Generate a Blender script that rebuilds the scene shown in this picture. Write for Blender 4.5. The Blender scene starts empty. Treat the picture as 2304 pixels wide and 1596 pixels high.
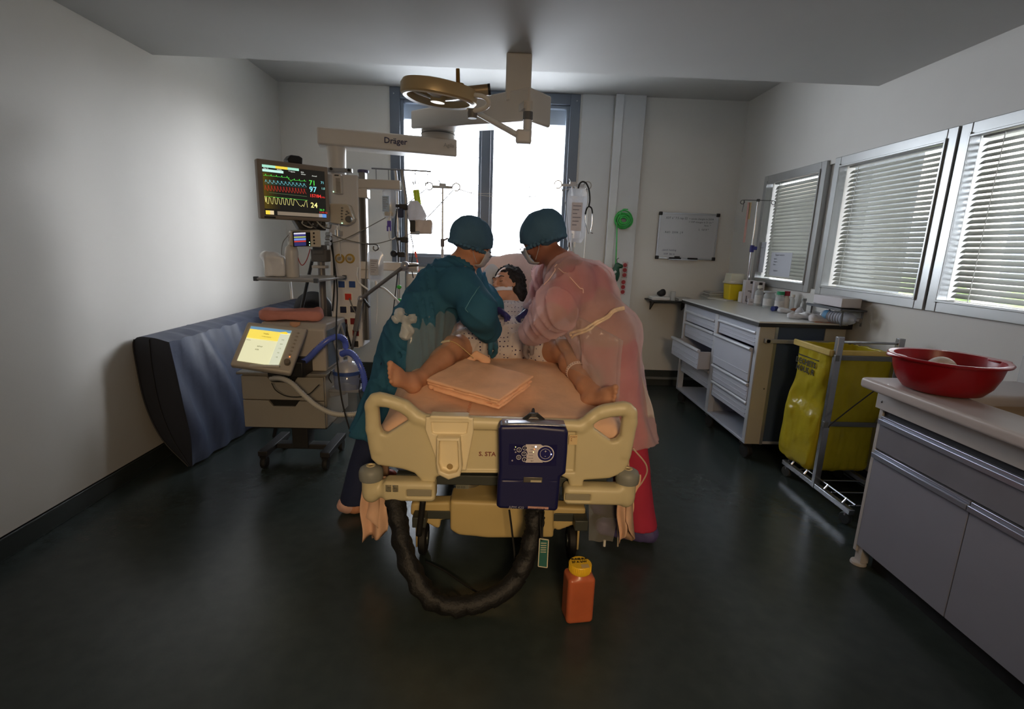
import bpy, math, random
import numpy as np
from mathutils import Matrix, Vector, Quaternion

random.seed(7)
SC = bpy.context.scene
COL = SC.collection

# ------------------------------------------------------------------ camera, sky, lamps, exposure
cam_data = bpy.data.cameras.new('camera')
cam = bpy.data.objects.new('camera', cam_data)
COL.objects.link(cam)
cam_data.lens = 17.703
cam_data.sensor_width = 36.0
cam_data.clip_start = 0.05
cam.matrix_world = Matrix(((0.999250, -0.027986, -0.026777, 0.0), (-0.020295, 0.210533, -0.977376, 0.0), (0.032990, 0.977186, 0.209807, 1.42), (0, 0, 0, 1)))
SC.camera = cam

SC.view_settings.view_transform = 'Standard'
SC.view_settings.look = 'None'
SC.view_settings.exposure = 0.0
SC.view_settings.gamma = 1.0
SC.view_settings.use_curve_mapping = False

world = bpy.data.worlds.new('sky')
SC.world = world
world.use_nodes = True
wn = world.node_tree.nodes['Background']
wn.inputs[0].default_value = (0.86, 0.92, 1.0, 1)
wn.inputs[1].default_value = 17.0

def area(name, loc, target, sx, sy, power, rgb, spread=180, portal=False):
    d = bpy.data.lights.new(name, 'AREA')
    d.shape = 'RECTANGLE'; d.size = sx; d.size_y = sy
    d.energy = power; d.color = rgb; d.spread = math.radians(spread)
    o = bpy.data.objects.new(name, d); COL.objects.link(o)
    o.location = loc
    o.rotation_euler = (Vector(target) - Vector(loc)).to_track_quat('-Z', 'Y').to_euler()
    if portal:
        d.cycles.is_portal = True
    return o

# low hazy sun behind thin cloud, to the right beyond the back window
sun_d = bpy.data.lights.new('hazy_sun', 'SUN'); sun_d.energy = 8.0; sun_d.angle = math.radians(26); sun_d.color = (0.96, 0.97, 1.0)
sun = bpy.data.objects.new('hazy_sun', sun_d); COL.objects.link(sun)
sun.rotation_euler = Vector((-0.78, -0.60, -0.20)).to_track_quat('-Z', 'Y').to_euler()

# daylight enters through the back window and the three blind windows on the right
area('window_portal', (-0.18, 5.42, 2.0), (-0.18, 0, 2.0), 1.7, 1.5, 1, (1, 1, 1), portal=True)
area('side_window_portal', (2.55, 3.2, 1.62), (0, 3.2, 1.62), 3.2, 1.0, 1, (1, 1, 1), portal=True)
# the warm corridor lamp that shines in through the open door behind the camera
area('corridor_lamp', (0.35, -2.0, 2.05), (0.05, 2.0, 0.75), 0.7, 0.5, 10, (1.0, 0.70, 0.40), spread=60)
area('room_lamp', (0.2, -0.3, 2.44), (0.0, 0.9, 0.2), 1.1, 0.25, 5, (1.0, 0.70, 0.42))

SC.cycles.max_bounces = 8
SC.cycles.diffuse_bounces = 4
SC.cycles.glossy_bounces = 3
SC.cycles.transparent_max_bounces = 16
SC.cycles.sample_clamp_indirect = 4.0
SC.cycles.caustics_reflective = False
SC.cycles.caustics_refractive = False

# ------------------------------------------------------------------ materials
MATS = {}
def lin(c):
    c = c / 255.0
    return c / 12.92 if c <= 0.04045 else ((c + 0.055) / 1.055) ** 2.4

def M(name, rgb, rough=0.5, metal=0.0, var=0.06, scale=6.0, bump=0.0, bscale=60.0, alpha=1.0,
      trans=0.0, emit=0.0, sss=0.0, coat=0.0, spec=0.5, sheen=0.0):
    """Procedural principled material, rgb given as sRGB 0-255."""
    if name in MATS: return MATS[name]
    m = bpy.data.materials.new(name); m.use_nodes = True
    nt = m.node_tree; p = nt.nodes['Principled BSDF']; out = nt.nodes['Material Output']
    c = tuple(lin(x) for x in rgb) + (1,)
    p.inputs['Base Color'].default_value = c
    p.inputs['Roughness'].default_value = rough
    p.inputs['Metallic'].default_value = metal
    p.inputs['Specular IOR Level'].default_value = spec
    if coat: p.inputs['Coat Weight'].default_value = coat
    if sheen: p.inputs['Sheen Weight'].default_value = sheen
    if trans: p.inputs['Transmission Weight'].default_value = trans
    if sss:
        p.inputs['Subsurface Weight'].default_value = sss
        p.inputs['Subsurface Radius'].default_value = (0.02, 0.008, 0.004)
        p.inputs['Subsurface Scale'].default_value = 0.4
    tc = nt.nodes.new('ShaderNodeTexCoord')
    if var:
        nz = nt.nodes.new('ShaderNodeTexNoise'); nz.inputs['Scale'].default_value = scale
        nz.inputs['Detail'].default_value = 4
        nt.links.new(tc.outputs['Object'], nz.inputs['Vector'])
        rp = nt.nodes.new('ShaderNodeValToRGB')
        rp.color_ramp.elements[0].position = 0.3; rp.color_ramp.elements[1].position = 0.7
        rp.color_ramp.elements[0].color = tuple(x * (1 - var) for x in c[:3]) + (1,)
        rp.color_ramp.elements[1].color = tuple(min(1, x * (1 + var)) for x in c[:3]) + (1,)
        nt.links.new(nz.outputs['Fac'], rp.inputs['Fac'])
        nt.links.new(rp.outputs['Color'], p.inputs['Base Color'])
    if bump:
        nb = nt.nodes.new('ShaderNodeTexNoise'); nb.inputs['Scale'].default_value = bscale
        nb.inputs['Detail'].default_value = 5
        nt.links.new(tc.outputs['Object'], nb.inputs['Vector'])
        bp = nt.nodes.new('ShaderNodeBump'); bp.inputs['Strength'].default_value = bump
        bp.inputs['Distance'].default_value = 0.01
        nt.links.new(nb.outputs['Fac'], bp.inputs['Height'])
        nt.links.new(bp.outputs['Normal'], p.inputs['Normal'])
    if emit:
        p.inputs['Emission Color'].default_value = c
        p.inputs['Emission Strength'].default_value = emit
    if alpha < 1:
        p.inputs['Alpha'].default_value = alpha
    MATS[name] = m
    return m

def film(name, rgb, clear=0.8, rough=0.15, edge=0.5):
    """Thin clear plastic or glass sheet: mostly transparent with a real gloss."""
    if name in MATS: return MATS[name]
    m = bpy.data.materials.new(name); m.use_nodes = True
    nt = m.node_tree; p = nt.nodes['Principled BSDF']; out = nt.nodes['Material Output']
    p.inputs['Base Color'].default_value = tuple(lin(x) for x in rgb) + (1,)
    p.inputs['Roughness'].default_value = rough
    tr = nt.nodes.new('ShaderNodeBsdfTransparent')
    fr = nt.nodes.new('ShaderNodeLayerWeight'); fr.inputs['Blend'].default_value = 0.5
    pw = nt.nodes.new('ShaderNodeMath'); pw.operation = 'POWER'; pw.inputs[1].default_value = 3.5
    nt.links.new(fr.outputs['Facing'], pw.inputs[0])
    mp = nt.nodes.new('ShaderNodeMath'); mp.operation = 'MULTIPLY_ADD'; mp.use_clamp = True
    mp.inputs[1].default_value = edge; mp.inputs[2].default_value = 1 - clear
    nt.links.new(pw.outputs[0], mp.inputs[0])
    mx = nt.nodes.new('ShaderNodeMixShader')
    nt.links.new(mp.outputs[0], mx.inputs[0])
    nt.links.new(tr.outputs[0], mx.inputs[1]); nt.links.new(p.outputs[0], mx.inputs[2])
    nt.links.new(mx.outputs[0], out.inputs['Surface'])
    MATS[name] = m
    return m

def cloth(name, rgb, clear=0.0, transl=0.35, bump=0.25, bscale=35, rough=0.85, dots=None, var=0.08):
    """Fabric: diffuse plus translucent, optionally partly see-through, optionally printed with dots."""
    if name in MATS: return MATS[name]
    m = bpy.data.materials.new(name); m.use_nodes = True
    nt = m.node_tree; p = nt.nodes['Principled BSDF']; out = nt.nodes['Material Output']
    c = tuple(lin(x) for x in rgb) + (1,)
    p.inputs['Roughness'].default_value = rough
    p.inputs['Specular IOR Level'].default_value = 0.2
    tc = nt.nodes.new('ShaderNodeTexCoord')
    nz = nt.nodes.new('ShaderNodeTexNoise'); nz.inputs['Scale'].default_value = 9; nz.inputs['Detail'].default_value = 5
    nt.links.new(tc.outputs['Object'], nz.inputs['Vector'])
    rp = nt.nodes.new('ShaderNodeValToRGB')
    rp.color_ramp.elements[0].position = 0.3; rp.color_ramp.elements[1].position = 0.7
    rp.color_ramp.elements[0].color = tuple(x * (1 - var) for x in c[:3]) + (1,)
    rp.color_ramp.elements[1].color = tuple(min(1, x * (1 + var)) for x in c[:3]) + (1,)
    nt.links.new(nz.outputs['Fac'], rp.inputs['Fac'])
    col = rp.outputs['Color']
    if dots:
        vo = nt.nodes.new('ShaderNodeTexVoronoi'); vo.inputs['Scale'].default_value = dots[1]
        vo.inputs['Randomness'].default_value = 0.25
        nt.links.new(tc.outputs['Object'], vo.inputs['Vector'])
        lt = nt.nodes.new('ShaderNodeMath'); lt.operation = 'LESS_THAN'; lt.inputs[1].default_value = dots[2]
        nt.links.new(vo.outputs['Distance'], lt.inputs[0])
        mc = nt.nodes.new('ShaderNodeMix'); mc.data_type = 'RGBA'
        mc.inputs['B'].default_value = tuple(lin(x) for x in dots[0]) + (1,)
        nt.links.new(lt.outputs[0], mc.inputs['Factor']); nt.links.new(col, mc.inputs['A'])
        col = mc.outputs['Result']
    nt.links.new(col, p.inputs['Base Color'])
    nb = nt.nodes.new('ShaderNodeTexNoise'); nb.inputs['Scale'].default_value = bscale; nb.inputs['Detail'].default_value = 4
    nt.links.new(tc.outputs['Object'], nb.inputs['Vector'])
    bp = nt.nodes.new('ShaderNodeBump'); bp.inputs['Strength'].default_value = bump; bp.inputs['Distance'].default_value = 0.012
    nt.links.new(nb.outputs['Fac'], bp.inputs['Height']); nt.links.new(bp.outputs['Normal'], p.inputs['Normal'])
    sh = p.outputs[0]
    if transl:
        tl = nt.nodes.new('ShaderNodeBsdfTranslucent'); nt.links.new(col, tl.inputs['Color'])
        mx = nt.nodes.new('ShaderNodeMixShader'); mx.inputs[0].default_value = transl
        nt.links.new(sh, mx.inputs[1]); nt.links.new(tl.outputs[0], mx.inputs[2]); sh = mx.outputs[0]
    if clear:
        tr = nt.nodes.new('ShaderNodeBsdfTransparent')
        mx = nt.nodes.new('ShaderNodeMixShader'); mx.inputs[0].default_value = clear
        nt.links.new(sh, mx.inputs[1]); nt.links.new(tr.outputs[0], mx.inputs[2]); sh = mx.outputs[0]
    nt.links.new(sh, out.inputs['Surface'])
    MATS[name] = m
    return m

def glow(name, rgb, s=1.0):
    return M(name, rgb, 0.4, 0, 0, emit=s)

# ------------------------------------------------------------------ object helpers
def V(*a): return np.array(a if len(a) > 1 else a[0], float)
def unit(v): v = np.asarray(v, float); return v / (np.linalg.norm(v) + 1e-12)

def wm(o):
    m = o.matrix_basis.copy()
    while o.parent:
        o = o.parent; m = o.matrix_basis @ m
    return m

def tag(o, label, cat, group=None):
    o['label'] = label; o['category'] = cat
    if group: o['group'] = group
    return o

def thing(name, label, cat, loc=(0, 0, 0), rz=0.0, group=None):
    o = bpy.data.objects.new(name, None); COL.objects.link(o)
    o.empty_display_size = 0.05
    o.location = tuple(float(x) for x in loc); o.rotation_euler = (0, 0, rz)
    return tag(o, label, cat, group)

def copy_tree(o, loc=None, rz=None, label=None, parent=None):
    c = o.copy(); COL.objects.link(c)
    if parent: c.parent = parent
    if loc is not None: c.location = tuple(float(x) for x in loc)
    if rz is not None: c.rotation_euler = (0, 0, rz)
    if label: c['label'] = label
    for ch in list(o.children): copy_tree(ch, parent=c)
    return c

def frame_from(d, up=(0, 0, 1)):
    """3x3 matrix whose third column is d."""
    z = unit(d); u = V(up)
    if abs(z @ u) > 0.98: u = V(0, 1, 0) if abs(z[1]) < 0.9 else V(0, 0, 1)
    x = unit(np.cross(u, z)); y = np.cross(z, x)
    return np.stack([x, y, z], 1)

def catmull(pts, n=8):
    P = [V(p) for p in pts]
    P = [2 * P[0] - P[1]] + P + [2 * P[-1] - P[-2]]
    out = []
    for i in range(1, len(P) - 2):
        for k in range(n):
            t = k / n; a, b, c, d = P[i - 1], P[i], P[i + 1], P[i + 2]
            out.append(0.5 * ((2 * b) + (-a + c) * t + (2 * a - 5 * b + 4 * c - d) * t * t + (-a + 3 * b - 3 * c + d) * t ** 3))
    out.append(P[-2])
    return out

class B:
    """Collects simple solids into one mesh."""
    def __init__(s): s.v = []; s.f = []; s.m = []; s.mi = 0
    def mat(s, i): s.mi = i; return s
    def _add(s, vs, fs):
        o = len(s.v); s.v.extend([tuple(map(float, v)) for v in vs])
        for f in fs: s.f.append(tuple(i + o for i in f)); s.m.append(s.mi)
        return s
    def box(s, c, d, R=None):
        x, y, z = d[0] / 2, d[1] / 2, d[2] / 2
        vs = [V(i, j, k) for i in (-x, x) for j in (-y, y) for k in (-z, z)]
        if R is not None: vs = [np.asarray(R) @ v for v in vs]
        vs = [v + V(c) for v in vs]
        return s._add(vs, [(0, 1, 3, 2), (4, 6, 7, 5), (0, 4, 5, 1), (2, 3, 7, 6), (0, 2, 6, 4), (1, 5, 7, 3)])
    def bb(s, lo, hi):
        lo, hi = V(lo), V(hi)
        return s.box((lo + hi) / 2, hi - lo)
    def bar(s, p, q, w, h, up=(0, 0, 1)):
        p, q = V(p), V(q); F_ = frame_from(q - p, up)
        return s.box((p + q) / 2, (w, h, np.linalg.norm(q - p)), F_)
    def rings(s, rings, closed=False, cap=True):
        n = len(rings[0]); vs = [p for r in rings for p in r]; fs = []
        k = len(rings)
        for i in range(k if closed else k - 1):
            a = i * n; b = ((i + 1) % k) * n
            for j in range(n):
                jj = (j + 1) % n
                fs.append((a + j, a + jj, b + jj, b + j))
        if cap and not closed:
            fs.append(tuple(range(n))[::-1]); fs.append(tuple(range((k - 1) * n, k * n)))
        return s._add(vs, fs)
    def tube(s, pts, r, n=8, closed=False, smooth=0, cap=True):
        if smooth: pts = catmull(pts, smooth)
        pts = [V(p) for p in pts]; k = len(pts); out = []; x = None
        for i in range(k):
            if closed: d = pts[(i + 1) % k] - pts[i - 1]
            else: d = pts[min(i + 1, k - 1)] - pts[max(i - 1, 0)]
            z = unit(d)
            if x is None: x = frame_from(z)[:, 0]
            x = unit(x - z * (x @ z)); y = np.cross(z, x)
            rr = r[i * len(r) // k] if isinstance(r, (list, tuple)) else r
            out.append([pts[i] + rr * (math.cos(2 * math.pi * j / n) * x + math.sin(2 * math.pi * j / n) * y) for j in range(n)])
        return s.rings(out, closed, cap)
    def corr(s, pts, r, amp=0.15, pitch=0.012, n=10, smooth=10):
        """Corrugated hose."""
        P = [V(p) for p in catmull(pts, smooth)]
        L = np.cumsum([0] + [np.linalg.norm(P[i + 1] - P[i]) for i in range(len(P) - 1)])
        m = max(4, int(L[-1] / pitch) * 2); q = []; rs = []
        for i in range(m + 1):
            t = L[-1] * i / m; j = min(np.searchsorted(L, t, 'right') - 1, len(P) - 2)
            u = (t - L[j]) / (L[j + 1] - L[j] + 1e-9)
            q.append(P[j] * (1 - u) + P[j + 1] * u); rs.append(r * (1 + (amp if i % 2 else -amp)))
        x = None; out = []
        for i in range(m + 1):
            z = unit(q[min(i + 1, m)] - q[max(i - 1, 0)])
            if x is None: x = frame_from(z)[:, 0]
            x = unit(x - z * (x @ z)); y = np.cross(z, x)
            out.append([q[i] + rs[i] * (math.cos(2 * math.pi * k / n) * x + math.sin(2 * math.pi * k / n) * y) for k in range(n)])
        return s.rings(out)
    def cyl(s, p, q, r, r2=None, n=16):
        p, q = V(p), V(q); F_ = frame_from(q - p); r2 = r if r2 is None else r2
        c = [F_[:, 0] * math.cos(2 * math.pi * j / n) + F_[:, 1] * math.sin(2 * math.pi * j / n) for j in range(n)]
        return s.rings([[p + r * a for a in c], [q + r2 * a for a in c]])
    def lathe(s, prof, c=(0, 0, 0), axis=(0, 0, 1), n=20, sx=1, sy=1, closed=False):
        """prof: list of (radius, height) along axis."""
        if len(prof) > 3 and prof[0][0] > 1e-6 and prof[-1][0] > 1e-6: closed = True
        F_ = frame_from(axis, (0, 1, 0)); c = V(c)
        rs = [[c + F_[:, 2] * h + r * (sx * F_[:, 0] * math.cos(2 * math.pi * j / n) + sy * F_[:, 1] * math.sin(2 * math.pi * j / n)) for j in range(n)] for r, h in prof]
        return s.rings(rs, closed)
    def ball(s, c, r, n=12, sc=(1, 1, 1)):
        k = n // 2
        rs = [[V(c) + V(sc) * r * V(math.sin(math.pi * i / k) * math.cos(2 * math.pi * j / n), math.sin(math.pi * i / k) * math.sin(2 * math.pi * j / n), math.cos(math.pi * i / k)) for j in range(n)] for i in range(k, -1, -1)]
        rs[0] = [V(c) - V(sc) * V(0, 0, r) + 1e-4 * (p - V(c)) for p in rs[1]]; rs[-1] = [V(c) + V(sc) * V(0, 0, r) + 1e-4 * (p - V(c)) for p in rs[-2]]
        return s.rings(rs)
    def prism(s, poly, d):
        """Closed polygon of 3-D points pushed along vector d."""
        P = [V(p) for p in poly]; d = V(d); n = len(P)
        return s._add(P + [p + d for p in P], [tuple(range(n))[::-1], tuple(range(n, 2 * n))] + [(i, (i + 1) % n, n + (i + 1) % n, n + i) for i in range(n)])
    def slab(s, tl, tr, br, bl, t):
        """Quad slab; t is its thickness, behind the face seen from the front."""
        tl, tr, br, bl = V(tl), V(tr), V(br), V(bl); nrm = unit(np.cross(tr - tl, bl - tl))
        return s.prism([tl, tr, br, bl], nrm * t)
    def quad(s, a, b, c, d): return s._add([a, b, c, d], [(0, 1, 2, 3)])
    def grid(s, fn, nu, nv, close_u=False):
        vs = [fn(i / (nu - (0 if close_u else 1)), j / (nv - 1)) for i in range(nu) for j in range(nv)]
        fs = []
        for i in range(nu if close_u else nu - 1):
            for j in range(nv - 1):
                a = i * nv + j; b = ((i + 1) % nu) * nv + j
                fs.append((a, b, b + 1, a + 1))
        return s._add(vs, fs)
    def build(s, name, mats, parent=None, bev=0.0, smooth=True, ang=40, local=False, solid=0.0, label=None, kind=None, seg=2):
        me = bpy.data.meshes.new(name)
        vs = s.v
        if parent is not None and not local:
            im = wm(parent).inverted(); vs = [tuple(im @ Vector(v)) for v in s.v]
        me.from_pydata(vs, [], s.f)
        return finish(me, name, mats, parent, bev, smooth, ang, solid, label, kind, s.m, seg)

def finish(me, name, mats, parent=None, bev=0, smooth=True, ang=40, solid=0, label=None, kind=None, mi=None, seg=2):
    if not isinstance(mats, (list, tuple)): mats = [mats]
    for m in mats: me.materials.append(m)
    if mi is not None and len(mats) > 1: me.polygons.foreach_set('material_index', np.array(mi, np.int32))
    import bmesh
    bm = bmesh.new(); bm.from_mesh(me); bmesh.ops.recalc_face_normals(bm, faces=bm.faces); bm.to_mesh(me); bm.free()
    if smooth:
        me.polygons.foreach_set('use_smooth', np.ones(len(me.polygons), bool))
        if ang < 180: me.set_sharp_from_angle(angle=math.radians(ang))
    me.update()
    o = bpy.data.objects.new(name, me); COL.objects.link(o)
    if parent is not None: o.parent = parent
    if solid:
        md = o.modifiers.new('thickness', 'SOLIDIFY'); md.thickness = solid; md.offset = 0
    if bev:
        md = o.modifiers.new('bevel', 'BEVEL'); md.width = bev; md.segments = seg; md.limit_method = 'ANGLE'
        md.angle_limit = math.radians(35); md.harden_normals = False
    if label: o['label'] = label
    if kind: o['kind'] = kind
    return o

def struct(name, b, mats, **k):
    o = b.build(name, mats, kind='structure', **k); return o

def text(body, name, m, parent, origin, u, v, size, thick=0.0004, align='LEFT', label=None, bold=0.0):
    """Flat lettering: u is the reading direction, v the up direction of the letters."""
    cu = bpy.data.curves.new(name, 'FONT'); cu.body = body; cu.size = size; cu.align_x = align
    cu.extrude = thick; cu.resolution_u = 2; cu.offset = bold
    t = bpy.data.objects.new(name, cu); COL.objects.link(t)
    dg = bpy.context.evaluated_depsgraph_get(); dg.update()
    me = bpy.data.meshes.new_from_object(t.evaluated_get(dg))
    bpy.data.objects.remove(t); bpy.data.curves.remove(cu)
    u = unit(u); v = unit(V(v) - u * (V(v) @ u)); w = np.cross(u, v)
    MX = Matrix(((u[0], v[0], w[0], origin[0]), (u[1], v[1], w[1], origin[1]), (u[2], v[2], w[2], origin[2]), (0, 0, 0, 1)))
    if parent is not None: MX = wm(parent).inverted() @ MX
    me.transform(MX); me.name = name; me.materials.clear(); me.materials.append(m)
    o = bpy.data.objects.new(name, me); COL.objects.link(o)
    if parent is not None: o.parent = parent
    if label: o['label'] = label
    return o

# ------------------------------------------------------------------ volumes (smooth organic solids)
class Vol:
    def __init__(s, lo, hi, h):
        s.lo = V(lo); s.h = h; s.n = np.ceil((V(hi) - s.lo) / h).astype(int) + 1
        s.f = np.full(s.n, 0.3, np.float32)
    def _reg(s, lo, hi, pad):
        a = np.clip(np.floor((V(lo) - pad - s.lo) / s.h).astype(int), 0, s.n); b = np.clip(np.ceil((V(hi) + pad - s.lo) / s.h).astype(int) + 1, 0, s.n)
        sl = tuple(slice(i, j) for i, j in zip(a, b))
        ax = [(s.lo[i] + s.h * np.arange(a[i], b[i])).astype(np.float32) for i in range(3)]
        return sl, ax[0][:, None, None], ax[1][None, :, None], ax[2][None, None, :]
    def _mix(s, sl, d, k, op):
        f = s.f[sl]
        if op == 'u':
            if k > 0:
                h = np.maximum(k - np.abs(f - d), 0) / k; s.f[sl] = np.minimum(f, d) - h * h * k * 0.25
            else: s.f[sl] = np.minimum(f, d)
        elif op == 's':
            d = -d
            if k > 0:
                h = np.maximum(k - np.abs(f - d), 0) / k; s.f[sl] = np.maximum(f, d) + h * h * k * 0.25
            else: s.f[sl] = np.maximum(f, d)
    def cap(s, p, q, r, r2=None, k=0.02, op='u', flat=None):
        """Tapered capsule; flat=(axis, factor) squashes it across that axis."""
        p, q = V(p), V(q); r2 = r if r2 is None else r2; R_ = max(r, r2)
        sl, X, Y, Z = s._reg(np.minimum(p, q) - R_, np.maximum(p, q) + R_, k + 3 * s.h)
        d = q - p; L = d @ d + 1e-9
        a, b, c = X - np.float32(p[0]), Y - np.float32(p[1]), Z - np.float32(p[2])
        t = np.clip((a * np.float32(d[0]) + b * np.float32(d[1]) + c * np.float32(d[2])) / np.float32(L), 0, 1)
        a = a - t * np.float32(d[0]); b = b - t * np.float32(d[1]); c = c - t * np.float32(d[2])
        if flat is not None:
            w = unit(flat[0]); g = a * np.float32(w[0]) + b * np.float32(w[1]) + c * np.float32(w[2])
            dd = np.sqrt(np.maximum(a * a + b * b + c * c - g * g, 0) + (g * np.float32(flat[1])) ** 2)
        else: dd = np.sqrt(a * a + b * b + c * c)
        s._mix(sl, dd - (np.float32(r) + t * np.float32(r2 - r)), k, op)
        return s
    def ell(s, c, r, R=None, k=0.02, op='u'):
        c, r = V(c), V(r); R = np.eye(3) if R is None else np.asarray(R)
        sl, X, Y, Z = s._reg(c - r.max(), c + r.max(), k + 3 * s.h)
        a, b, g = X - np.float32(c[0]), Y - np.float32(c[1]), Z - np.float32(c[2])
        q = [(a * np.float32(R[0, i]) + b * np.float32(R[1, i]) + g * np.float32(R[2, i])) / np.float32(r[i]) for i in range(3)]
        k0 = np.sqrt(q[0] ** 2 + q[1] ** 2 + q[2] ** 2); k1 = np.sqrt((q[0] / r[0]) ** 2 + (q[1] / r[1]) ** 2 + (q[2] / r[2]) ** 2)
        s._mix(sl, (k0 * (k0 - 1) / np.maximum(k1, 1e-6)).astype(np.float32), k, op)
        return s
    def box(s, c, d, rad=0.01, R=None, k=0.0, op='u'):
        c = V(c); hd = V(d) / 2 - rad; R = np.eye(3) if R is None else np.asarray(R)
        e = np.abs(R) @ (V(d) / 2); sl, X, Y, Z = s._reg(c - e, c + e, k + 3 * s.h)
        a, b, g = X - np.float32(c[0]), Y - np.float32(c[1]), Z - np.float32(c[2])
        q = [np.abs(a * np.float32(R[0, i]) + b * np.float32(R[1, i]) + g * np.float32(R[2, i])) - np.float32(hd[i]) for i in range(3)]
        o = np.sqrt(sum(np.maximum(x, 0) ** 2 for x in q)) + np.minimum(np.maximum(np.maximum(q[0], q[1]), q[2]), 0) - rad
        s._mix(sl, o.astype(np.float32), k, op)
        return s
    def plate(s, poly, y0, y1, rad=0.01, k=0.0, op='u'):
        """Polygon in x,z pushed through y0..y1 with rounded rims."""
        P = [V(p) for p in poly]; A = np.array(P)
        lo = V(A[:, 0].min(), y0, A[:, 1].min()); hi = V(A[:, 0].max(), y1, A[:, 1].max())
        sl, X, Y, Z = s._reg(lo, hi, k + 3 * s.h)
        x = X[:, 0, :]; z = Z[0, :, :] if False else Z[:, 0, :]
        x, z = np.broadcast_arrays(X[:, 0, :], Z[:, 0, :])
        dm = np.full(x.shape, 1e9); ins = np.zeros(x.shape, bool); n = len(P)
        for i in range(n):
            a, b = A[i], A[(i + 1) % n]; e = b - a; wx, wz = x - a[0], z - a[1]
            t = np.clip((wx * e[0] + wz * e[1]) / (e @ e + 1e-12), 0, 1)
            dm = np.minimum(dm, (wx - t * e[0]) ** 2 + (wz - t * e[1]) ** 2)
            c1 = (a[1] > z) != (b[1] > z)
            ins ^= c1 & (x < (b[0] - a[0]) * (z - a[1]) / (b[1] - a[1] + 1e-12) + a[0])
        d2 = np.where(ins, -1, 1) * np.sqrt(dm) + rad
        dy = np.abs(Y - (y0 + y1) / 2) - (y1 - y0) / 2 + rad
        d2 = d2[:, None, :]
        o = np.sqrt(np.maximum(d2, 0) ** 2 + np.maximum(dy, 0) ** 2) + np.minimum(np.maximum(d2, dy), 0) - rad
        s._mix(sl, o.astype(np.float32), k, op)
        return s
    def cut(s, p, n):
        """Remove everything on the side n points to."""
        n = unit(n); p = V(p)
        sl, X, Y, Z = s._reg(s.lo, s.lo + s.n * s.h, 0)
        d = (X - p[0]) * n[0] + (Y - p[1]) * n[1] + (Z - p[2]) * n[2]
        s.f[sl] = np.maximum(s.f[sl], d.astype(np.float32))
        return s
    def noise(s, amp, freq, stretch=(1, 1, 1), seed=0):
        rng = np.random.RandomState(seed)
        sl, X, Y, Z = s._reg(s.lo, s.lo + s.n * s.h, 0)
        g = np.zeros(s.f.shape, np.float32); near = np.abs(s.f) < 0.06
        I = np.argwhere(near); P = s.lo + I * s.h
        P = P * V(stretch)
        w = np.zeros(len(P))
        for o in range(5):
            d = rng.normal(size=3); d /= np.linalg.norm(d); d2 = rng.normal(size=3); d2 /= np.linalg.norm(d2)
            f = freq * (0.7 + 0.5 * o)
            w += (np.sin(P @ d * f + 1.8 * np.sin(P @ d2 * f * 0.6 + rng.rand() * 6) + rng.rand() * 6)) / (1 + 0.5 * o)
        s.f[near] += (amp * w / 2).astype(np.float32)
        return s
    def crease(s, amp, freq, stretch=(1, 1, 1), seed=0, sharp=2.5):
        rng = np.random.RandomState(seed)
        near = np.abs(s.f) < 0.06
        P = (s.lo + np.argwhere(near) * s.h) * V(stretch); w = np.zeros(len(P))
        for o in range(3):
            d = rng.normal(size=3); d /= np.linalg.norm(d); d2 = rng.normal(size=3); d2 /= np.linalg.norm(d2); d3 = rng.normal(size=3)
            f = freq * (1 + .45 * o)
            m = .5 + .5 * np.sin(P @ d3 * freq * .35 + rng.rand() * 6)
            w += m * (1 - np.abs(np.sin(P @ d * f + 1.5 * np.sin(P @ d2 * f * .5 + rng.rand() * 6) + rng.rand() * 6))) ** sharp
        s.f[near] -= (amp * w).astype(np.float32)
        return s
    def mesh(s, name, mats, parent=None, smooth=2, label=None, top=False, kind=None):
        f = s.f.copy()
        f[0], f[-1], f[:, 0], f[:, -1], f[:, :, 0], f[:, :, -1] = 1, 1, 1, 1, 1, 1
        ins = f < 0; n = [i - 1 for i in f.shape]
        cnt = np.zeros(n, np.int8)
        C = [(a, b, c) for a in (0, 1) for b in (0, 1) for c in (0, 1)]
        for a, b, c in C: cnt += ins[a:a + n[0], b:b + n[1], c:c + n[2]]
        act = (cnt > 0) & (cnt < 8); I = np.argwhere(act)
        ids = np.full(n, -1, np.int32); ids[act] = np.arange(len(I))
        acc = np.zeros((len(I), 3)); num = np.zeros(len(I))
        for i, a in enumerate(C):
            for ax in range(3):
                if a[ax]: continue
                b = list(a); b[ax] = 1
                fa = f[I[:, 0] + a[0], I[:, 1] + a[1], I[:, 2] + a[2]]; fb = f[I[:, 0] + b[0], I[:, 1] + b[1], I[:, 2] + b[2]]
                cr = (fa < 0) != (fb < 0); t = np.where(cr, fa / np.where(fa == fb, 1, fa - fb), 0)
                q = np.tile(V(a), (len(I), 1)); q[:, ax] += t; acc += q * cr[:, None]; num += cr
        vs = s.lo + s.h * (I + acc / np.maximum(num, 1)[:, None])
        Q = []
        for ax in range(3):
            A = np.moveaxis(ins, ax, 0); D = np.moveaxis(ids, ax, 0)
            e = A[:-1, 1:-1, 1:-1] != A[1:, 1:-1, 1:-1]; J = np.argwhere(e); fl = A[:-1, 1:-1, 1:-1][e]
            i, j, k = J.T; j = j + 1; k = k + 1
            q = np.stack([D[i, j - 1, k - 1], D[i, j, k - 1], D[i, j, k], D[i, j - 1, k]], 1)
            q[~fl] = q[~fl][:, ::-1]
            if ax == 1: q = q[:, ::-1]
            Q.append(q)
        Q = np.concatenate(Q)
        E_ = np.concatenate([Q[:, [0, 1]], Q[:, [1, 2]], Q[:, [2, 3]], Q[:, [3, 0]]])
        dg = np.bincount(E_.ravel(), minlength=len(vs)).astype(float)[:, None]
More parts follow.
